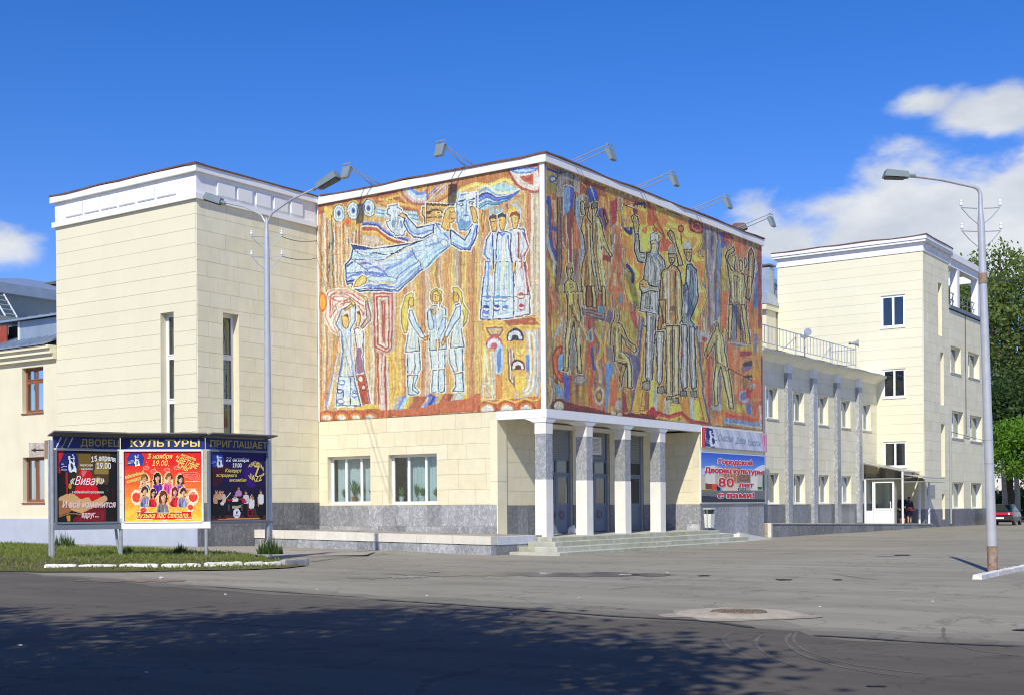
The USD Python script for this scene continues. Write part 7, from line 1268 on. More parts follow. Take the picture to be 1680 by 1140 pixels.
# ------------------------------------------------------------------ wing roof: railing, horn and lamp
ry0, ry1, rx = R + .06, 35.75, -1.05; rl = thing('roof_railing', 'thin metal railing on the flat roof of the wing', 'railing', (rx, 28, 9.8))
zb0, zt0 = 9.95, 10.95
obj('top_rail', tube([(rx, ry0, zt0), (rx, ry1, zt0), (rx - 1.6, ry1 + .02, zt0)], .028, 6), 'galvanised', rl); obj('bottom_rail', tube([(rx, ry0, zb0 + .08), (rx, ry1, zb0 + .08), (rx - 1.6, ry1 + .02, zb0 + .08)], .024, 6), 'galvanised', rl)
for y in np.arange(ry0 + .2, ry1, .48): obj('baluster', tube([(rx, y, zb0 + .08), (rx, y, zt0)], .019, 4), 'galvanised', rl)
for x in np.arange(rx - .3, rx - 1.6, -.3): obj('baluster', tube([(x, ry1 + .01, zb0 + .08), (x, ry1 + .01, zt0)], .014, 4), 'galvanised', rl)
for y in (21.2, 26.4, 31.6, 35.7): obj('post', tube([(rx, y, 9.75), (rx, y, zt0 + .02)], .03, 6), 'galvanised', rl)
for y0, y1 in ((24.4, 26.4), (29.9, 31.6)): obj('brace', tube([(rx + .35, y0 - .6, 9.78), (rx + .02, y1, zt0 - .2)], .022, 5), 'galvanised', rl)
p = on_x(1320, 549, -1.3); t = thing('roof_lamp', 'round white spotlight on a short mast above the wing railing', 'lamp', (p[0], p[1], 9.9)); m = trimesh.creation.icosphere(2, .24); m.vertices *= [1, 1, .95]; m.apply_translation(p); obj('globe', m, 'frame_light', t, smooth=True); obj('mast', tube([(p[0], p[1], 9.85), (p[0], p[1], p[2] - .2)], .04, 6), 'plate_grey', t); obj('rim', tube([p + [.2, -.12, .1], p + [.28, -.2, .1]], [.2, .22], 14), 'galvanised', t)
p = on_x(1404, 563, -1.15); t = thing('loudspeaker', 'grey horn loudspeaker on the railing of the wing roof', 'loudspeaker', p); a = np.array([.85, .35, 0]); a /= np.linalg.norm(a)
obj('horn', tube([p - a * .34, p - a * .2, p, p + a * .12, p + a * .17], [.07, .08, .13, .21, .25], 16, caps=False), 'plate_grey', t, smooth=50); obj('driver', tube([p - a * .42, p - a * .30], .085, 12), 'dark_steel', t); obj('centre', tube([p - a * .1, p + a * .12], [.03, .06], 10), 'frame_light', t); obj('stem', tube([p - [0, 0, .1], (p[0], p[1], 10.4)], .02, 6), 'dark_steel', t)

# ------------------------------------------------------------------ side entrance under its glass canopy
cp = thing('entrance_canopy', 'smoked glass canopy on pale posts with a white glazed porch by the wing', 'canopy', (.6, 36.4, .4))
ya, yb, xa, xb = 34.92, YE - .10, XW + .24, 1.95; FZ = .40
m = hexa([(xa, ya, 4.02), (xb + .1, ya, 3.48), (xb + .1, yb, 3.48), (xa, yb, 4.02)], [(xa, ya, 4.06), (xb + .1, ya, 3.52), (xb + .1, yb, 3.52), (xa, yb, 4.06)]); obj('roof_pane', m, 'canopy_sheet', cp)
m = hexa([(xa, ya - .02, 3.10), (xb, ya - .02, 3.10), (xb, ya + .01, 3.10), (xa, ya + .01, 3.10)], [(xa, ya - .02, 4.0), (xb, ya - .02, 3.47), (xb, ya + .01, 3.47), (xa, ya + .01, 4.0)]); obj('side_pane', m, 'glass_smoked', cp)
obj('front_pane', bx(xb, xb + .02, ya + .1, yb - 1.0, 3.02, 3.46), 'glass_smoked', cp); obj('roof_pane', hexa([(xb + .12, 34.95, 3.30), (3.2, 34.95, 3.12), (3.55, 37.9, 3.10), (xb + .12, 37.9, 3.30)], [(xb + .12, 34.95, 3.33), (3.2, 34.95, 3.15), (3.55, 37.9, 3.13), (xb + .12, 37.9, 3.33)]), 'canopy_sheet', cp); obj('side_pane', bx(xb + .12, 3.2, 34.95, 34.97, 2.90, 3.11), 'glass_smoked', cp)  # right roof sheet extended forward so that its shade covers the people
t = .035
obj('frame', cat([tube([(xa, ya - .03, 4.06), (xb + .1, ya - .03, 3.52)], t, 6), tube([(xa, ya - .03, 3.08), (xb + .1, ya - .03, 3.08)], t, 6), tube([(xb + .1, ya, 3.5), (xb + .1, yb - .9, 3.5)], t, 6), tube([(xb + .1, ya, 3.0), (xb + .1, yb - .9, 3.0)], t, 6), tube([(xa, ya - .03, 3.0), (xa, ya - .03, 4.06)], t, 6), tube([(xb + .1, yb - .9, 3.0), (xb + .1, yb - .9, 3.5)], t, 6), tube([(3.2, 34.95, 2.88), (3.55, 37.9, 2.85)], .03, 6), tube([(3.2, 34.95, 3.13), (3.55, 37.9, 3.11)], .03, 6), tube([(xb, 34.95, 2.88), (3.2, 34.95, 2.88)], .03, 6)]), 'plate_grey', cp)
for x, y, zt in ((xa + .12, ya, 3.08), (xb + .06, ya, 3.5), (xb + .30, 37.3, 3.0), (2.62, 37.95, 2.9)): obj('post', bx(x - .05, x + .05, y - .05, y + .05, FZ - .1, zt), 'frame_light', cp)
bdp = Face('y', ya + .12); dl = obj('porch_door', cat([bdp.box(.22, .32, FZ, 2.95, -.05, .02), bdp.box(1.35, 1.45, FZ, 2.95, -.05, .02), bdp.box(.32, 1.35, 2.85, 2.95, -.05, .02), bdp.box(.32, 1.35, FZ, 1.22, -.04, .0), bdp.box(.32, 1.35, 1.22, 1.34, -.05, .02)]), 'white_plastic', cp); obj('pane', bdp.box(.324, 1.346, 1.344, 2.846, -.03, -.02), 'glass', dl); obj('handle', bdp.box(1.24, 1.28, 1.3, 1.75, .03, .07), 'white_plastic', dl)
obj('side_light', cat([bdp.box(-.34, -.28, FZ, 2.95, -.05, .02), bdp.box(.14, .20, FZ, 2.95, -.05, .02), bdp.box(-.28, .14, FZ, 1.2, -.04, 0)]), 'white_plastic', cp); obj('pane', bdp.box(-.276, .136, 1.204, 2.9, -.03, -.02), 'glass', cp); obj('porch_wall', bx(1.40, 1.46, ya + .2, ya + .55, FZ, 2.95), 'amber_plate', cp, label='tan inner side of the porch')
obj('wall_plaque', es.box(YE + .55, YE + 1.9, 2.05, 2.75, .03, .06), 'plate_grey', label='grey name plate beside the side entrance, on the end block corner', category='plaque')
def bin_swing(px, py, z, label, col, trim, s, rot=0.0):
    p = on_z(px, py, z); t = thing('litter_bin', label, 'litter bin', p, rot); h = .78 * s; w = .22 * s
    obj('body', hexa([(-w * .85, -w * .7, .12 * s), (w * .85, -w * .7, .12 * s), (w * .85, w * .7, .12 * s), (-w * .85, w * .7, .12 * s)], [(-w, -w * .9, .80 * s), (w, -w * .9, .80 * s), (w, w * .9, .80 * s), (-w, w * .9, .80 * s)]), col, t, local=True)
    obj('mouth', hexa([(-w * .7, -w * .6, .802 * s), (w * .7, -w * .6, .802 * s), (w * .7, w * .6, .802 * s), (-w * .7, w * .6, .802 * s)], [(-w * .95, -w * .8, 1.02 * s), (w * .95, -w * .8, 1.02 * s), (w * .95, w * .8, 1.02 * s), (-w * .95, w * .8, 1.02 * s)]), 'bin_black', t, local=True)
    obj('lid', bevel_box(-w * 1.1, w * 1.1, -w, w, 1.022 * s, 1.07 * s, .01), trim, t, local=True)
    for sx in (-1, 1): obj('leg', tube([(sx * w * 1.12, 0, .0), (sx * w * 1.12, 0, 1.04 * s)], .02, 6), 'galvanised' if trim != 'bin_black' else 'bin_black', t, local=True); obj('foot', bx(sx * w * 1.12 - .02, sx * w * 1.12 + .02, -w, w, 0, .03), 'bin_black', t, local=True)
pb = on_x(1165, 876, .45); bin_swing(*project((.42, pb[1], PZ)), PZ, 'pale litter bin with a dark mouth on the portico landing under the billboard', 'bin_white', 'bin_white', .92, math.pi / 2)
bin_swing(1534, 861, .16, 'black litter bin standing by the corner of the end block', 'bin_black', 'bin_black', 1.15, .6)
t = thing('paper_bag', 'crumpled white bag on the floor before the left portico door', 'bag', (-1.6, 4.3, PZ)); m = trimesh.creation.icosphere(2, .16); m.vertices *= [1, 1.1, 1.2]; m.vertices += (meshkit.fbm(m.vertices * 9, 3)[:, None] - .5) * .18; m.vertices[:, 2] += .14; m.vertices[:, 2] = np.maximum(m.vertices[:, 2], 0); obj('bag', m, 'paper', t, local=True)
# pots behind the two windows
def pot(x, z, lab, m, seed, s=1.0, tall=False):
    r = np.random.default_rng(seed); t = thing('potted_plant', lab, 'plant', (x, .42, z)); p = trimesh.creation.revolve(np.array([(.001, 0), (.07, 0), (.10, .16), (.11, .16), (.11, .18), (.001, .18)]) * s, sections=14); obj('pot', p, m, t, local=True); V = []
    for i in range(34):
        a = r.uniform(0, 6.28); L = s * r.uniform(.18, .42) * (1.5 if tall else 1); o = np.array([math.cos(a), math.sin(a) * .35, 0]) * s * .26 * r.random(); b0 = np.array([0, 0, .17 * s]); tip = b0 + o + [0, 0, L]; w = np.array([-math.sin(a), math.cos(a) * .35, 0]) * .035 * s; mid = b0 + o * .6 + [0, 0, L * .6]; V += [b0 - w * .3, mid + w, tip, b0 - w * .3, tip, mid - w]
    obj('leaves', trimesh.Trimesh(np.array(V), np.arange(len(V)).reshape(-1, 3), process=False), 'plant_green', t, local=True)
for i, (x, lab, m, s, tl) in enumerate(((-10.6, 'low plant in a white dish at the left of the first curtained window', 'pot_white', 1.0, False), (-10.02, 'leafy plant in a clay pot in the middle of the first curtained window', 'pot_clay', 1.3, True), (-9.62, 'spiky plant in a white pot in the middle of the first curtained window', 'pot_white', 1.1, True), (-9.0, 'bushy plant at the right of the first curtained window', 'pot_white', 1.2, False), (-7.42, 'white square pot at the far left of the second curtained window', 'pot_white', 1.1, False), (-6.65, 'upright plant in the middle of the second curtained window', 'pot_white', 1.0, True), (-6.28, 'small plant in a white pot right of the upright one', 'pot_white', 1.1, False), (-5.62, 'dark plant at the right end of the second curtained window', 'pot_white', 1.0, False))): pot(x, 1.86, lab, m, 50 + i, s, tl)

# ------------------------------------------------------------------ old wing and the roofs behind
OW = thing('old_wing_building', 'older rendered wing with brown windows and a sheet metal roof, left of the stair tower', 'building', (-26, -6.6, .2))
of = Face('y', YT + .03); oh = [(-22.91, 5.80, -21.40, 7.76), (-22.91, 1.93, -21.36, 3.89), (-27.6, 5.80, -26.1, 7.76), (-27.6, 1.93, -26.1, 3.89)]
obj('wall', of.prism(rect(-34, -.3, XTL - .01, 8.25).difference(unary_union([rect(*h) for h in oh])), -.45, 0), 'old_render', OW); obj('plinth', bx(-34, XTL - .01, YT - .04, YT + .03, -.3, 1.24), 'blue_plinth', OW)
for i, h in enumerate(oh): window(of, h[0], h[2], h[1], h[3], .20, (h[0] + (h[2] - h[0]) * .5,), ((h[1] + (h[3] - h[1]) * .70,) if h[1] > 4 else ()), fm='brown_wood', fw=.09, rm='old_render', sill='brown_wood', curtain='curtain', cover=((.08, .3), (.62, .82)), parent=OW, seed=60 + i, leafs='all')
for k, (z0, z1, o) in enumerate(((8.0, 8.22, .16), (8.222, 8.42, .30), (8.422, 8.56, .42))): obj('cornice', bx(-34, XTL - .02, YT - o, YT + .4, z0, z1), ['old_render', 'limestone_grey', 'old_render'][k], OW)
RS = math.tan(math.radians(22)); y0 = YT - .5
def roofpt(x, y): return (x, y, 8.66 + (y - y0) * RS)
for i, x in enumerate(np.arange(-34, XTL - .3, .56)):
    x1 = min(x + .555, XTL - .02); m = hexa([(x, y0, 8.58), (x1, y0, 8.58), (x1, 1.5, 8.58 + (1.5 - y0) * RS), (x, 1.5, 8.58 + (1.5 - y0) * RS)], [(x, y0, 8.61), (x1, y0, 8.61), (x1, 1.5, 8.61 + (1.5 - y0) * RS), (x, 1.5, 8.61 + (1.5 - y0) * RS)]); s_ = hexa([(x1 - .05, y0, 8.605), (x1, y0, 8.605), (x1, 1.5, 8.605 + (1.5 - y0) * RS), (x1 - .05, 1.5, 8.605 + (1.5 - y0) * RS)], [(x1 - .05, y0, 8.67), (x1, y0, 8.67), (x1, 1.5, 8.67 + (1.5 - y0) * RS), (x1 - .05, 1.5, 8.67 + (1.5 - y0) * RS)])
    obj('roof_sheet', cat([m, s_]), 'sheet_metal', OW)
dz = 9.98
dm = obj('dormer', cat([bx(-24.3, -21.35, YT + .90, YT + .95, 8.8, dz), bx(-21.40, -21.35, YT + .95, -1.0, 8.8, dz)]), 'sheet_metal', OW); obj('side_panel', bx(-27.4, -26.2, YT + .90, YT + .95, 8.8, dz), 'sheet_metal', dm); obj('dormer_roof', hexa([(-27.6, YT + .60, dz + .01), (-21.1, YT + .60, dz + .01), (-21.1, 0, dz + .9), (-27.6, 0, dz + .9)], [(-27.6, YT + .60, dz + .09), (-21.1, YT + .60, dz + .09), (-21.1, 0, dz + .98), (-27.6, 0, dz + .98)]), 'sheet_metal', dm)
for k in range(8): obj('roof_seam', hexa([(-27.3 + .8 * k, YT + .6, dz + .09), (-27.26 + .8 * k, YT + .6, dz + .09), (-27.26 + .8 * k, 0, dz + .98), (-27.3 + .8 * k, 0, dz + .98)], [(-27.3 + .8 * k, YT + .6, dz + .14), (-27.26 + .8 * k, YT + .6, dz + .14), (-27.26 + .8 * k, 0, dz + 1.03), (-27.3 + .8 * k, 0, dz + 1.03)]), 'sheet_metal', dm)
obj('hatch_frame', cat([bx(-24.42, -24.302, YT + .86, YT + .96, 8.9, dz), bx(-26.2, -24.43, YT + .86, YT + .96, 8.95, 9.07)]), 'frame_light', dm); obj('shutter', bx(-26.2, -25.05, YT + .72, YT + .78, 9.0, dz - .1), 'red_wood', dm); obj('inside', bx(-26.2, -24.3, YT + 1.6, YT + 1.65, 8.8, dz), 'interior', dm)
sb = thing('stage_building', 'taller rear block with a pale metal roof rising behind the old wing', 'building', (-30, 2, 8))
SX = -28.0
obj('wall', cat([bx(SX - .3, SX, -5.6, 12, 8.5, 11.80), bx(SX - 14, SX - .31, -5.6, -5.3, 8.5, 11.80)]), 'plate_grey', sb, label='dull rendered wall under the eaves'); obj('eaves', bx(SX - 14.2, SX + .40, -6.0, 12, 11.80, 12.28), 'sheet_metal', sb)
obj('roof_sheet', hexa([(SX - 14, -5.9, 12.285), (SX + .3, -5.9, 12.285), (SX + .3, 12, 12.285), (SX - 14, 12, 12.285)], [(SX - 8, -1, 13.6), (SX - 4.5, 0, 13.6), (SX - 4.5, 9, 13.6), (SX - 8, 9, 13.6)]), 'sheet_metal', sb)
obj('roof_lantern', bx(SX - 6, SX - .8, .6, 6, 12.3, 13.15), 'sheet_metal', sb); obj('lantern_roof', hexa([(SX - 6.2, .4, 13.152), (SX - .6, .4, 13.152), (SX - .6, 6, 13.152), (SX - 6.2, 6, 13.152)], [(SX - 6.2, .4, 13.2), (SX - .6, .4, 13.35), (SX - .6, 6, 13.35), (SX - 6.2, 6, 13.2)]), 'roof_felt', sb)
a0, a1 = on_x(28, 521, SX + .9), on_x(6, 483, SX + .45); ld = thing('ladder', 'pale wooden ladder leaning on the rear block above the old wing roof', 'ladder', a0); s_ = np.array([0, -.62, 0])
for k in (0, 1): obj('rail', tube([a0 + s_ * k, a1 + s_ * k], .04, 5), 'frame_light', ld)
for i in range(5): p = a0 + (a1 - a0) * (i + .5) / 5; obj('rung', tube([p, p + s_], .028, 5), 'plate_grey', ld)
# grey roofs glimpsed between the hall and the end block
rb = thing('rear_roof_building', 'far block with grey sheet roofs between the hall and the end block', 'building', (-9, 36, 9))
ry = 36.5; zc0, zc1 = on_y(1262, 508, ry)[2], on_y(1262, 492, ry)[2]
obj('wall', bx(-16, -7.2, ry, ry + 8, 9, zc0), 'old_render', rb); obj('cornice', bx(-16, -7.05, ry - .35, ry + 8, zc0, zc0 + .35), 'cream_paint', rb); obj('roof_sheet', hexa([(-16, ry - .4, zc0 + .36), (-7.0, ry - .4, zc0 + .36), (-7.0, ry + 4, zc0 + .36), (-16, ry + 4, zc0 + .36)], [(-16, ry + .2, zc1 + .5), (-7.2, ry + .2, zc1 + .5), (-7.2, ry + 4, zc1 + .5), (-16, ry + 4, zc1 + .5)]), 'sheet_metal', rb)
obj('roof_sheet', hexa([(-16, ry + .3, zc1 + .51), (-7.3, ry + .3, zc1 + .51), (-7.3, ry + 6, zc1 + .51), (-16, ry + 6, zc1 + .51)], [(-16, ry + 2.5, zc1 + 2.0), (-8.3, ry + 2.5, zc1 + 2.0), (-8.3, ry + 6, zc1 + 2.0), (-16, ry + 6, zc1 + 2.0)]), 'sheet_metal', rb)
vs = obj('vent_shaft', bx(-7.75, -7.25, ry + .6, ry + 1.4, zc1 + .4, zc1 + 2.2), 'sheet_metal', rb); obj('vent_cap', bx(-8.0, -7.15, ry + .5, ry + 1.5, zc1 + 2.3, zc1 + 2.4), 'dark_steel', vs)

# ------------------------------------------------------------------ people
def figure(loc, heading, label, coat, skirt, hairm, arms, bag=None, hood=False, H=1.70):
    """A standing person: one continuous body with fingers; coat, hair and shoes over it."""
    t = thing('person', label, 'person', loc, heading); k = H / 1.70
    def hull(parts, ref=.03):
        M = manifold3d.Manifold()
        for a, ra, b_, rb in parts:
            s1 = manifold3d.Manifold.sphere(ra, 14).translate(tuple(map(float, a))); s2 = manifold3d.Manifold.sphere(rb, 14).translate(tuple(map(float, b_))); M += manifold3d.Manifold.batch_hull([s1, s2])
        v, f = arr(M); m = trimesh.Trimesh(v, f); m = trimesh.Trimesh(*trimesh.remesh.subdivide_to_size(m.vertices, m.faces, ref * 2)); m.merge_vertices(); trimesh.smoothing.filter_taubin(m, iterations=4); m.apply_scale(k); return m
    P = []
    for s in (-1, 1): P += [((0, s * .09, .90), .085, (0, s * .10, .50), .06), ((0, s * .10, .50), .058, (0, s * .10, .09), .04), ((-.02, s * .10, .045), .042, (.15, s * .115, .035), .035)]
    P += [((0, -.10, .95), .10, (0, .10, .95), .10), ((0, 0, .95), .13, (0, 0, 1.18), .12), ((0, 0, 1.18), .12, (0, 0, 1.33), .12), ((0, -.14, 1.38), .065, (0, .14, 1.38), .065), ((0, 0, 1.36), .06, (.01, 0, 1.50), .052), ((.0, 0, 1.60), .088, (.03, 0, 1.545), .07), ((.09, 0, 1.565), .016, (.105, 0, 1.55), .014)]
    for s, (el, wr) in zip((-1, 1), arms):
        sh = np.array([0, s * .18, 1.37]); el, wr = np.array(el), np.array(wr); P += [(sh, .055, el, .043), (el, .042, wr, .03)]; d = (wr - el) / np.linalg.norm(wr - el); w = np.cross(d, [0, 0, 1.0]); w = w / max(np.linalg.norm(w), .1); pm = wr + d * .08; P += [(wr, .028, pm + w * .02, .022), (wr, .028, pm - w * .02, .022)]
        for q, off, L in ((0, -.030, .065), (1, -.010, .078), (2, .010, .074), (3, .030, .056)): b0 = pm + w * off; b1 = b0 + d * L * .6 + np.array([0, 0, -.006]); P += [(b0, .010, b1, .009), (b1, .009, b1 + d * L * .4 + np.array([0, 0, -.016]), .008)]
        th = wr + d * .03 + w * .03 * -s; P += [(th, .012, th + d * .045 + w * .028 * -s, .010)]
    obj('body', hull(P, .03), 'skin', t, smooth=True, local=True)
    C = [((0, -.11, 1.0), .125, (0, .11, 1.0), .125), ((0, -.10, 1.25), .13, (0, .10, 1.25), .13), ((0, 0, 1.0), .16, (0, 0, 1.28), .15), ((0, -.15, 1.37), .08, (0, .15, 1.37), .08), ((0, 0, 1.0), .17, (0, -.06, skirt), .17), ((0, 0, 1.0), .17, (0, .06, skirt), .17), ((0, 0, 1.42), .08, (0, 0, 1.45), .075)]
    for s, (el, wr) in zip((-1, 1), arms): C += [(np.array([0, s * .18, 1.37]), .075, np.array(el), .062), (np.array(el), .062, np.array(wr), .048)]
    obj('coat', hull(C, .04), coat, t, smooth=True, local=True)
    hr_ = [((-.02, 0, 1.63), .098, (-.03, 0, 1.60), .098), ((-.05, 0, 1.60), .09, (-.05, 0, 1.50 if hood else 1.545), .075)]; obj('hair', hull(hr_, .03), hairm, t, smooth=True, local=True)
    for s in (-1, 1): e = trimesh.creation.icosphere(1, .011 * k); e.apply_translation(np.array([.088, s * .032, 1.592]) * k); obj('eye', e, 'hair_dark', t, local=True); obj('shoe', hull([((-.03, s * .10, .045), .052, (.17, s * .118, .03), .042)], .03), 'bin_black', t, smooth=True, local=True)
    obj('mouth', bx(.092 * k, .101 * k, -.02 * k, .02 * k, 1.522 * k, 1.53 * k), 'red_plate', t, local=True)
    if bag: obj('handbag', bevel_box(bag[0] - .06, bag[0] + .06, bag[1] - .16, bag[1] + .16, bag[2] - .24, bag[2], .02), 'bag_red', t, local=True)
hd_cam = math.atan2(-FWD[1], -FWD[0])
p = at_depth(1481.5, 857, 75.0); figure((1.30, 37.0, FZ - .02), hd_cam - .25, 'person in a long black coat with short dark hair under the canopy, the left one', 'coat_black', .50, 'hair_dark', (((.02, -.24, 1.12), (.16, -.18, .95)), ((.03, .26, 1.12), (.20, .16, 1.02))), H=1.74)
figure((1.68, 37.15, FZ - .02), hd_cam + .45, 'person in dark blue with a covered head and a reddish bag beside the canopy post', 'coat_blue', .62, 'coat_black', (((.04, -.24, 1.12), (.20, -.10, 1.08)), ((.02, .24, 1.12), (.16, .20, .95))), bag=(.22, -.08, 1.02), hood=True, H=1.62)

# ------------------------------------------------------------------ the parked car
hd = FWD * math.cos(.52) + LAT * math.sin(.52); pc = at_depth(1641, 862, 86.0); c0 = np.array([pc[0], pc[1], 0]) + hd * 2.1; c0[2] = float(gz(c0[0], c0[1]))
cr = thing('parked_car', 'dark green saloon car with a red band between its tail lights', 'car', c0, math.atan2(hd[1], hd[0]))
stn = [(-2.10, .36, .78, .70), (-2.06, .30, .94, .78), (-1.6, .24, .98, .83), (-.9, .22, .96, .84), (.4, .22, .93, .84), (1.1, .24, .90, .82), (1.75, .28, .82, .78), (2.05, .34, .68, .66)]
V, F = [], []
for x, z0, z1, w in stn: V += [(x, y * w, z) for y, z in ((-.90, z0), (-1, z0 + .14), (-1, z0 + (z1 - z0) * .6), (-.93, z1 - .02), (-.6, z1), (.6, z1), (.93, z1 - .02), (1, z0 + (z1 - z0) * .6), (1, z0 + .14), (.90, z0))]
for i in range(len(stn) - 1):
    for j in range(10): a, b_ = i * 10 + j, i * 10 + (j + 1) % 10; F += [[a, a + 10, b_ + 10], [a, b_ + 10, b_]]
for j in range(1, 9): F += [[0, j, j + 1], [70, 71 + j, 70 + j]]
m = trimesh.Trimesh(np.array(V), np.array(F), process=False); m.fix_normals(); obj('body', m, 'car_paint', cr, smooth=35, local=True)
rb_, rt_ = [(-1.62, -.72, .95), (1.0, -.74, .92), (1.0, .74, .92), (-1.62, .72, .95)], [(-1.05, -.54, 1.40), (.15, -.55, 1.42), (.15, .55, 1.42), (-1.05, .54, 1.40)]
obj('cabin', hexa(rb_, rt_), 'car_paint', cr, local=True)
def onquad(a, b_, c, d, s0, s1, t0, t1, off):
    a, b_, c, d = map(np.array, (a, b_, c, d)); g = lambda s, t: (a * (1 - s) + b_ * s) * (1 - t) + (d * (1 - s) + c * s) * t; q = [g(s0, t0), g(s1, t0), g(s1, t1), g(s0, t1)]; n_ = np.cross(q[1] - q[0], q[3] - q[0]); n_ /= np.linalg.norm(n_); m = hexa([tuple(x - n_ * .01) for x in q], [tuple(x + n_ * off) for x in q]); m.fix_normals(); return m
obj('rear_window', onquad(rb_[3], rb_[0], rt_[0], rt_[3], .08, .92, .12, .90, .012), 'glass_car', cr, local=True); obj('windscreen', onquad(rb_[1], rb_[2], rt_[2], rt_[1], .06, .94, .1, .92, .012), 'glass_car', cr, local=True)
for q in ((rb_[0], rb_[1], rt_[1], rt_[0]), (rb_[2], rb_[3], rt_[3], rt_[2])):
    for s0, s1 in ((.10, .26), (.29, .58), (.61, .90)): obj('side_window', onquad(*q, s0, s1, .12, .88, .012), 'glass_car', cr, local=True)
obj('bumper', bevel_box(-2.22, -1.98, -.76, .76, .34, .60, .04), 'car_trim', cr, local=True); obj('bumper', bevel_box(1.95, 2.18, -.70, .70, .32, .56, .04), 'car_trim', cr, local=True); obj('rear_band', bevel_box(-2.13, -2.05, -.46, .46, .70, .86, .012), 'tail_red', cr, local=True)
for s in (-1, 1): tl = obj('tail_light', bevel_box(-2.14, -1.98, min(s * .465, s * .79), max(s * .465, s * .79), .69, .88, .015), 'tail_red', cr, local=True); obj('reversing_light', bx(-2.15, -2.13, min(s * .5, s * .62), max(s * .5, s * .62), .72, .85), 'lamp_white', tl, local=True); obj('headlight', bevel_box(1.95, 2.06, min(s * .4, s * .66), max(s * .4, s * .66), .60, .72, .02), 'lamp_white', cr, local=True); obj('mirror', bevel_box(.62, .72, min(s * .84, s * 1.0), max(s * .84, s * 1.0), .95, 1.07, .02), 'car_paint', cr, local=True)
obj('number_plate', bx(-2.235, -2.221, -.26, .26, .44, .56), 'lamp_white', cr, local=True)
for x in (-1.28, 1.22):
    for s in (-1, 1):
        w = trimesh.creation.revolve(np.array([(.16, -.08), (.27, -.085), (.29, -.06), (.29, .06), (.27, .085), (.16, .08)]), sections=26); w.apply_transform(trimesh.transformations.rotation_matrix(math.pi / 2, [1, 0, 0])); w.apply_translation([x, s * .74, .29]); wp = obj('wheel', w, 'tyre', cr, smooth=40, local=True); r_ = trimesh.creation.cylinder(.17, .12, sections=20); r_.apply_transform(trimesh.transformations.rotation_matrix(math.pi / 2, [1, 0, 0])); r_.apply_translation([x, s * .755, .29]); obj('rim', r_, 'rim', wp, local=True)

# ------------------------------------------------------------------ trees
def tree(name, label, base, H, tr, crowns, nclump, per, leaf, m, seed, group=None, trunk_m='bark', spread=.55):
    r = np.random.default_rng(seed); t = thing(name, label, 'tree', base, group=group); C = []
    for cx, cy, cz, rx, ry, rz, wt in crowns:
        n = int(nclump * wt); d = r.normal(size=(n, 3)); d /= np.linalg.norm(d, axis=1, keepdims=True); rad = r.uniform(.30, 1.0, n) ** .55; q = d * rad[:, None] * np.array([rx, ry, rz]) * (1 + .28 * (meshkit.fbm(d * 2.3 + seed, 3)[:, None] - .5) * 2) + [cx, cy, cz]; C.append(q)
    C = np.vstack(C); n = len(C) * per; ctr = np.repeat(C, per, 0); size = np.repeat(r.uniform(.6, 1.4, len(C)), per)
    pos = ctr + r.normal(size=(n, 3)) * np.array([spread, spread, spread * .7]) * size[:, None]
    a = r.normal(size=(n, 3)); a /= np.linalg.norm(a, axis=1, keepdims=True); b_ = np.cross(a, r.normal(size=(n, 3))); b_ /= np.linalg.norm(b_, axis=1, keepdims=True); L = leaf * r.uniform(.6, 1.3, (n, 1)); W = L * .55
    V = np.stack([pos - a * L * .5, pos + b_ * W * .5, pos + a * L * .5, pos - b_ * W * .5], 1).reshape(-1, 3); k = np.arange(n)[:, None] * 4; F = np.concatenate([k + [0, 1, 2], k + [0, 2, 3]])
    obj('crown', trimesh.Trimesh(V, F, process=False), m, t, local=True)
    zc = np.mean([c[2] for c in crowns]); top = np.array([r.normal(0, .2), r.normal(0, .2), zc + .2 * H]); z = np.linspace(0, 1, 9)[:, None]; pts = top * z + np.column_stack([np.sin(z[:, 0] * 5 + seed) * .12, np.cos(z[:, 0] * 4) * .12 * z[:, 0], 0 * z[:, 0]]); pts[0, 2] = -.2
    obj('trunk', tube(pts, tr * (1.15 - .9 * z[:, 0]), 10), trunk_m, t, smooth=50, local=True)
    B = []
    for i in r.choice(len(C), min(26, len(C)), replace=False):
        s0 = pts[int(r.integers(3, 8))]; e = C[i]; mid = (s0 + e) / 2 + r.normal(0, .25, 3) - [0, 0, .2]; B.append(tube([s0, mid, e], [tr * .34, tr * .2, tr * .06], 6))
    obj('limbs', cat(B), trunk_m, t, local=True); return t
def gpt(px, D): p = at_depth(px, 834, D); return np.array([p[0], p[1], float(gz(p[0], p[1]))])
tree('broadleaf_tree', 'tall dark green tree behind the end block terrace, rising highest beside the lamp post', gpt(1655, 112), 24, .45, [(0, 0, 16, 5.2, 5.2, 7.6, .5), (.5, 1, 8, 5.6, 5.6, 4.5, .34), (-2, 1, 20, 3.0, 3.0, 3.2, .16)], 300, 52, .40, 'leaf_sun', 3, spread=.62)
tree('broadleaf_tree', 'dark tree seen through the white roof frame of the end block', gpt(1588, 122), 22, .4, [(0, 0, 17.5, 4.0, 4.0, 5.8, .6), (0, 0, 9, 4.5, 4.5, 5.0, .4)], 260, 50, .42, 'leaf_sun', 5, spread=.75)
tree('broadleaf_tree', 'dark tree cut by the right edge of the picture', gpt(1748, 108), 25, .45, [(0, 0, 16, 5.6, 5.6, 8.0, .6), (0, 0, 8, 5.5, 5.5, 4.5, .4)], 250, 54, .42, 'leaf_sun', 7, spread=.75)
tree('young_tree', 'bright fresh green tree over the parked car', gpt(1692, 98), 8, .16, [(0, 0, 5.2, 2.9, 2.9, 2.5, .7), (-.8, .5, 6.6, 1.8, 1.8, 1.5, .3)], 210, 60, .26, 'leaf_bright', 9, spread=.35)
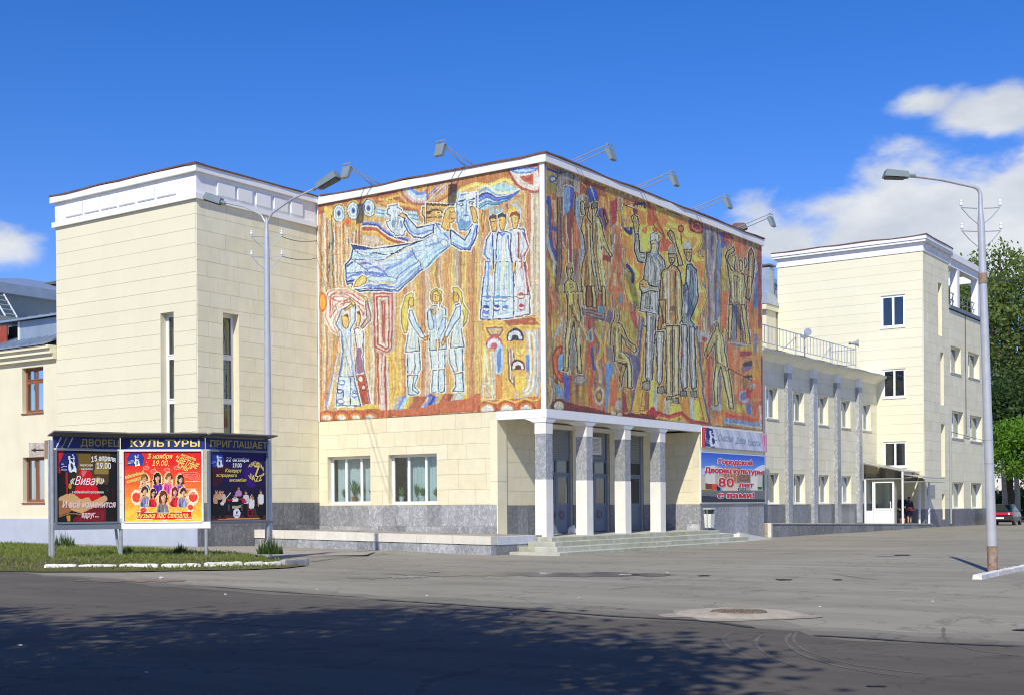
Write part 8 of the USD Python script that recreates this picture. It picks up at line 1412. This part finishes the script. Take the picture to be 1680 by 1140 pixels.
for i, (px, D, hh, lab) in enumerate(((1644, 116, 2.6, 'dark shrub between the end block and the parked car'), (1690, 120, 3.2, 'dark shrub behind the parked car'), (1630, 124, 2.2, 'low dark shrub next to the end block corner'))):
    tree('shrub', lab, gpt(px, D), hh, .08, [(0, 0, hh * .5, 2.6, 2.6, hh * .5, 1.0)], 90, 40, .26, 'leaf_dark', 15 + i, spread=.4)
for i, (px, D) in enumerate(((1647, 104), (1668, 103))):
    p = gpt(px, D); t = thing('tree_trunk', ['pale trunk of a roadside tree left of the bright green crown', 'pale trunk of a roadside tree right behind the parked car'][i], 'tree', p); z = np.linspace(0, 7.5, 8); obj('trunk', tube(np.column_stack([.08 * np.sin(z), .05 * z * .3, z]), .24 - .018 * z, 10), 'concrete', t, smooth=50, local=True)
    q = np.random.default_rng(80 + i); n = 3000; c = np.array([0, .7, 9.0]) + q.normal(size=(n, 3)) * [1.6, 1.6, 1.3]; a = q.normal(size=(n, 3)); a /= np.linalg.norm(a, axis=1, keepdims=True); b_ = np.cross(a, q.normal(size=(n, 3))); b_ /= np.linalg.norm(b_, axis=1, keepdims=True); V = np.stack([c - a * .2, c + b_ * .11, c + a * .2, c - b_ * .11], 1).reshape(-1, 3); k = np.arange(n)[:, None] * 4; obj('crown', trimesh.Trimesh(V, np.concatenate([k + [0, 1, 2], k + [0, 2, 3]]), process=False), 'leaf_dark', t, local=True)
# roadside trees standing left of and behind the camera: their crowns shade the road in front of it
def campt(D, lat): p = EYE + FWD * D + LAT * lat; return (p[0], p[1], float(gz(p[0], p[1])))
ST = [(4.3, -6.4, 0.0, 1.0), (.6, -4.9, 1.9, .92), (4.6, -13.5, 3.1, 1.02), (4.2, -21.5, 4.4, 1.05), (-6.5, -6.5, 5.2, 1.0), (-6.0, -15, 2.2, 1.0), (-13, -2, .6, 1.0), (-13, 7.5, 3.6, 1.0), (-12, -11, 4.9, 1.0), (-13, 17, 1.4, 1.0)]
GRP = 'street trees behind the camera'
proto = tree('street_tree', 'leafy street tree behind the camera whose crown shades the road', campt(*ST[0][:2]), 14, .24, [(0, 0, 9.6, 4.7, 4.7, 4.0, .75), (1.5, 1.0, 7.6, 3.2, 3.2, 2.4, .25)], 330, 46, .30, 'leaf_mid', 30, group=GRP, spread=.5)
for D, lat, rz, s in ST[1:]: copy_of(proto, 'street_tree', campt(D, lat), rz, group=GRP)
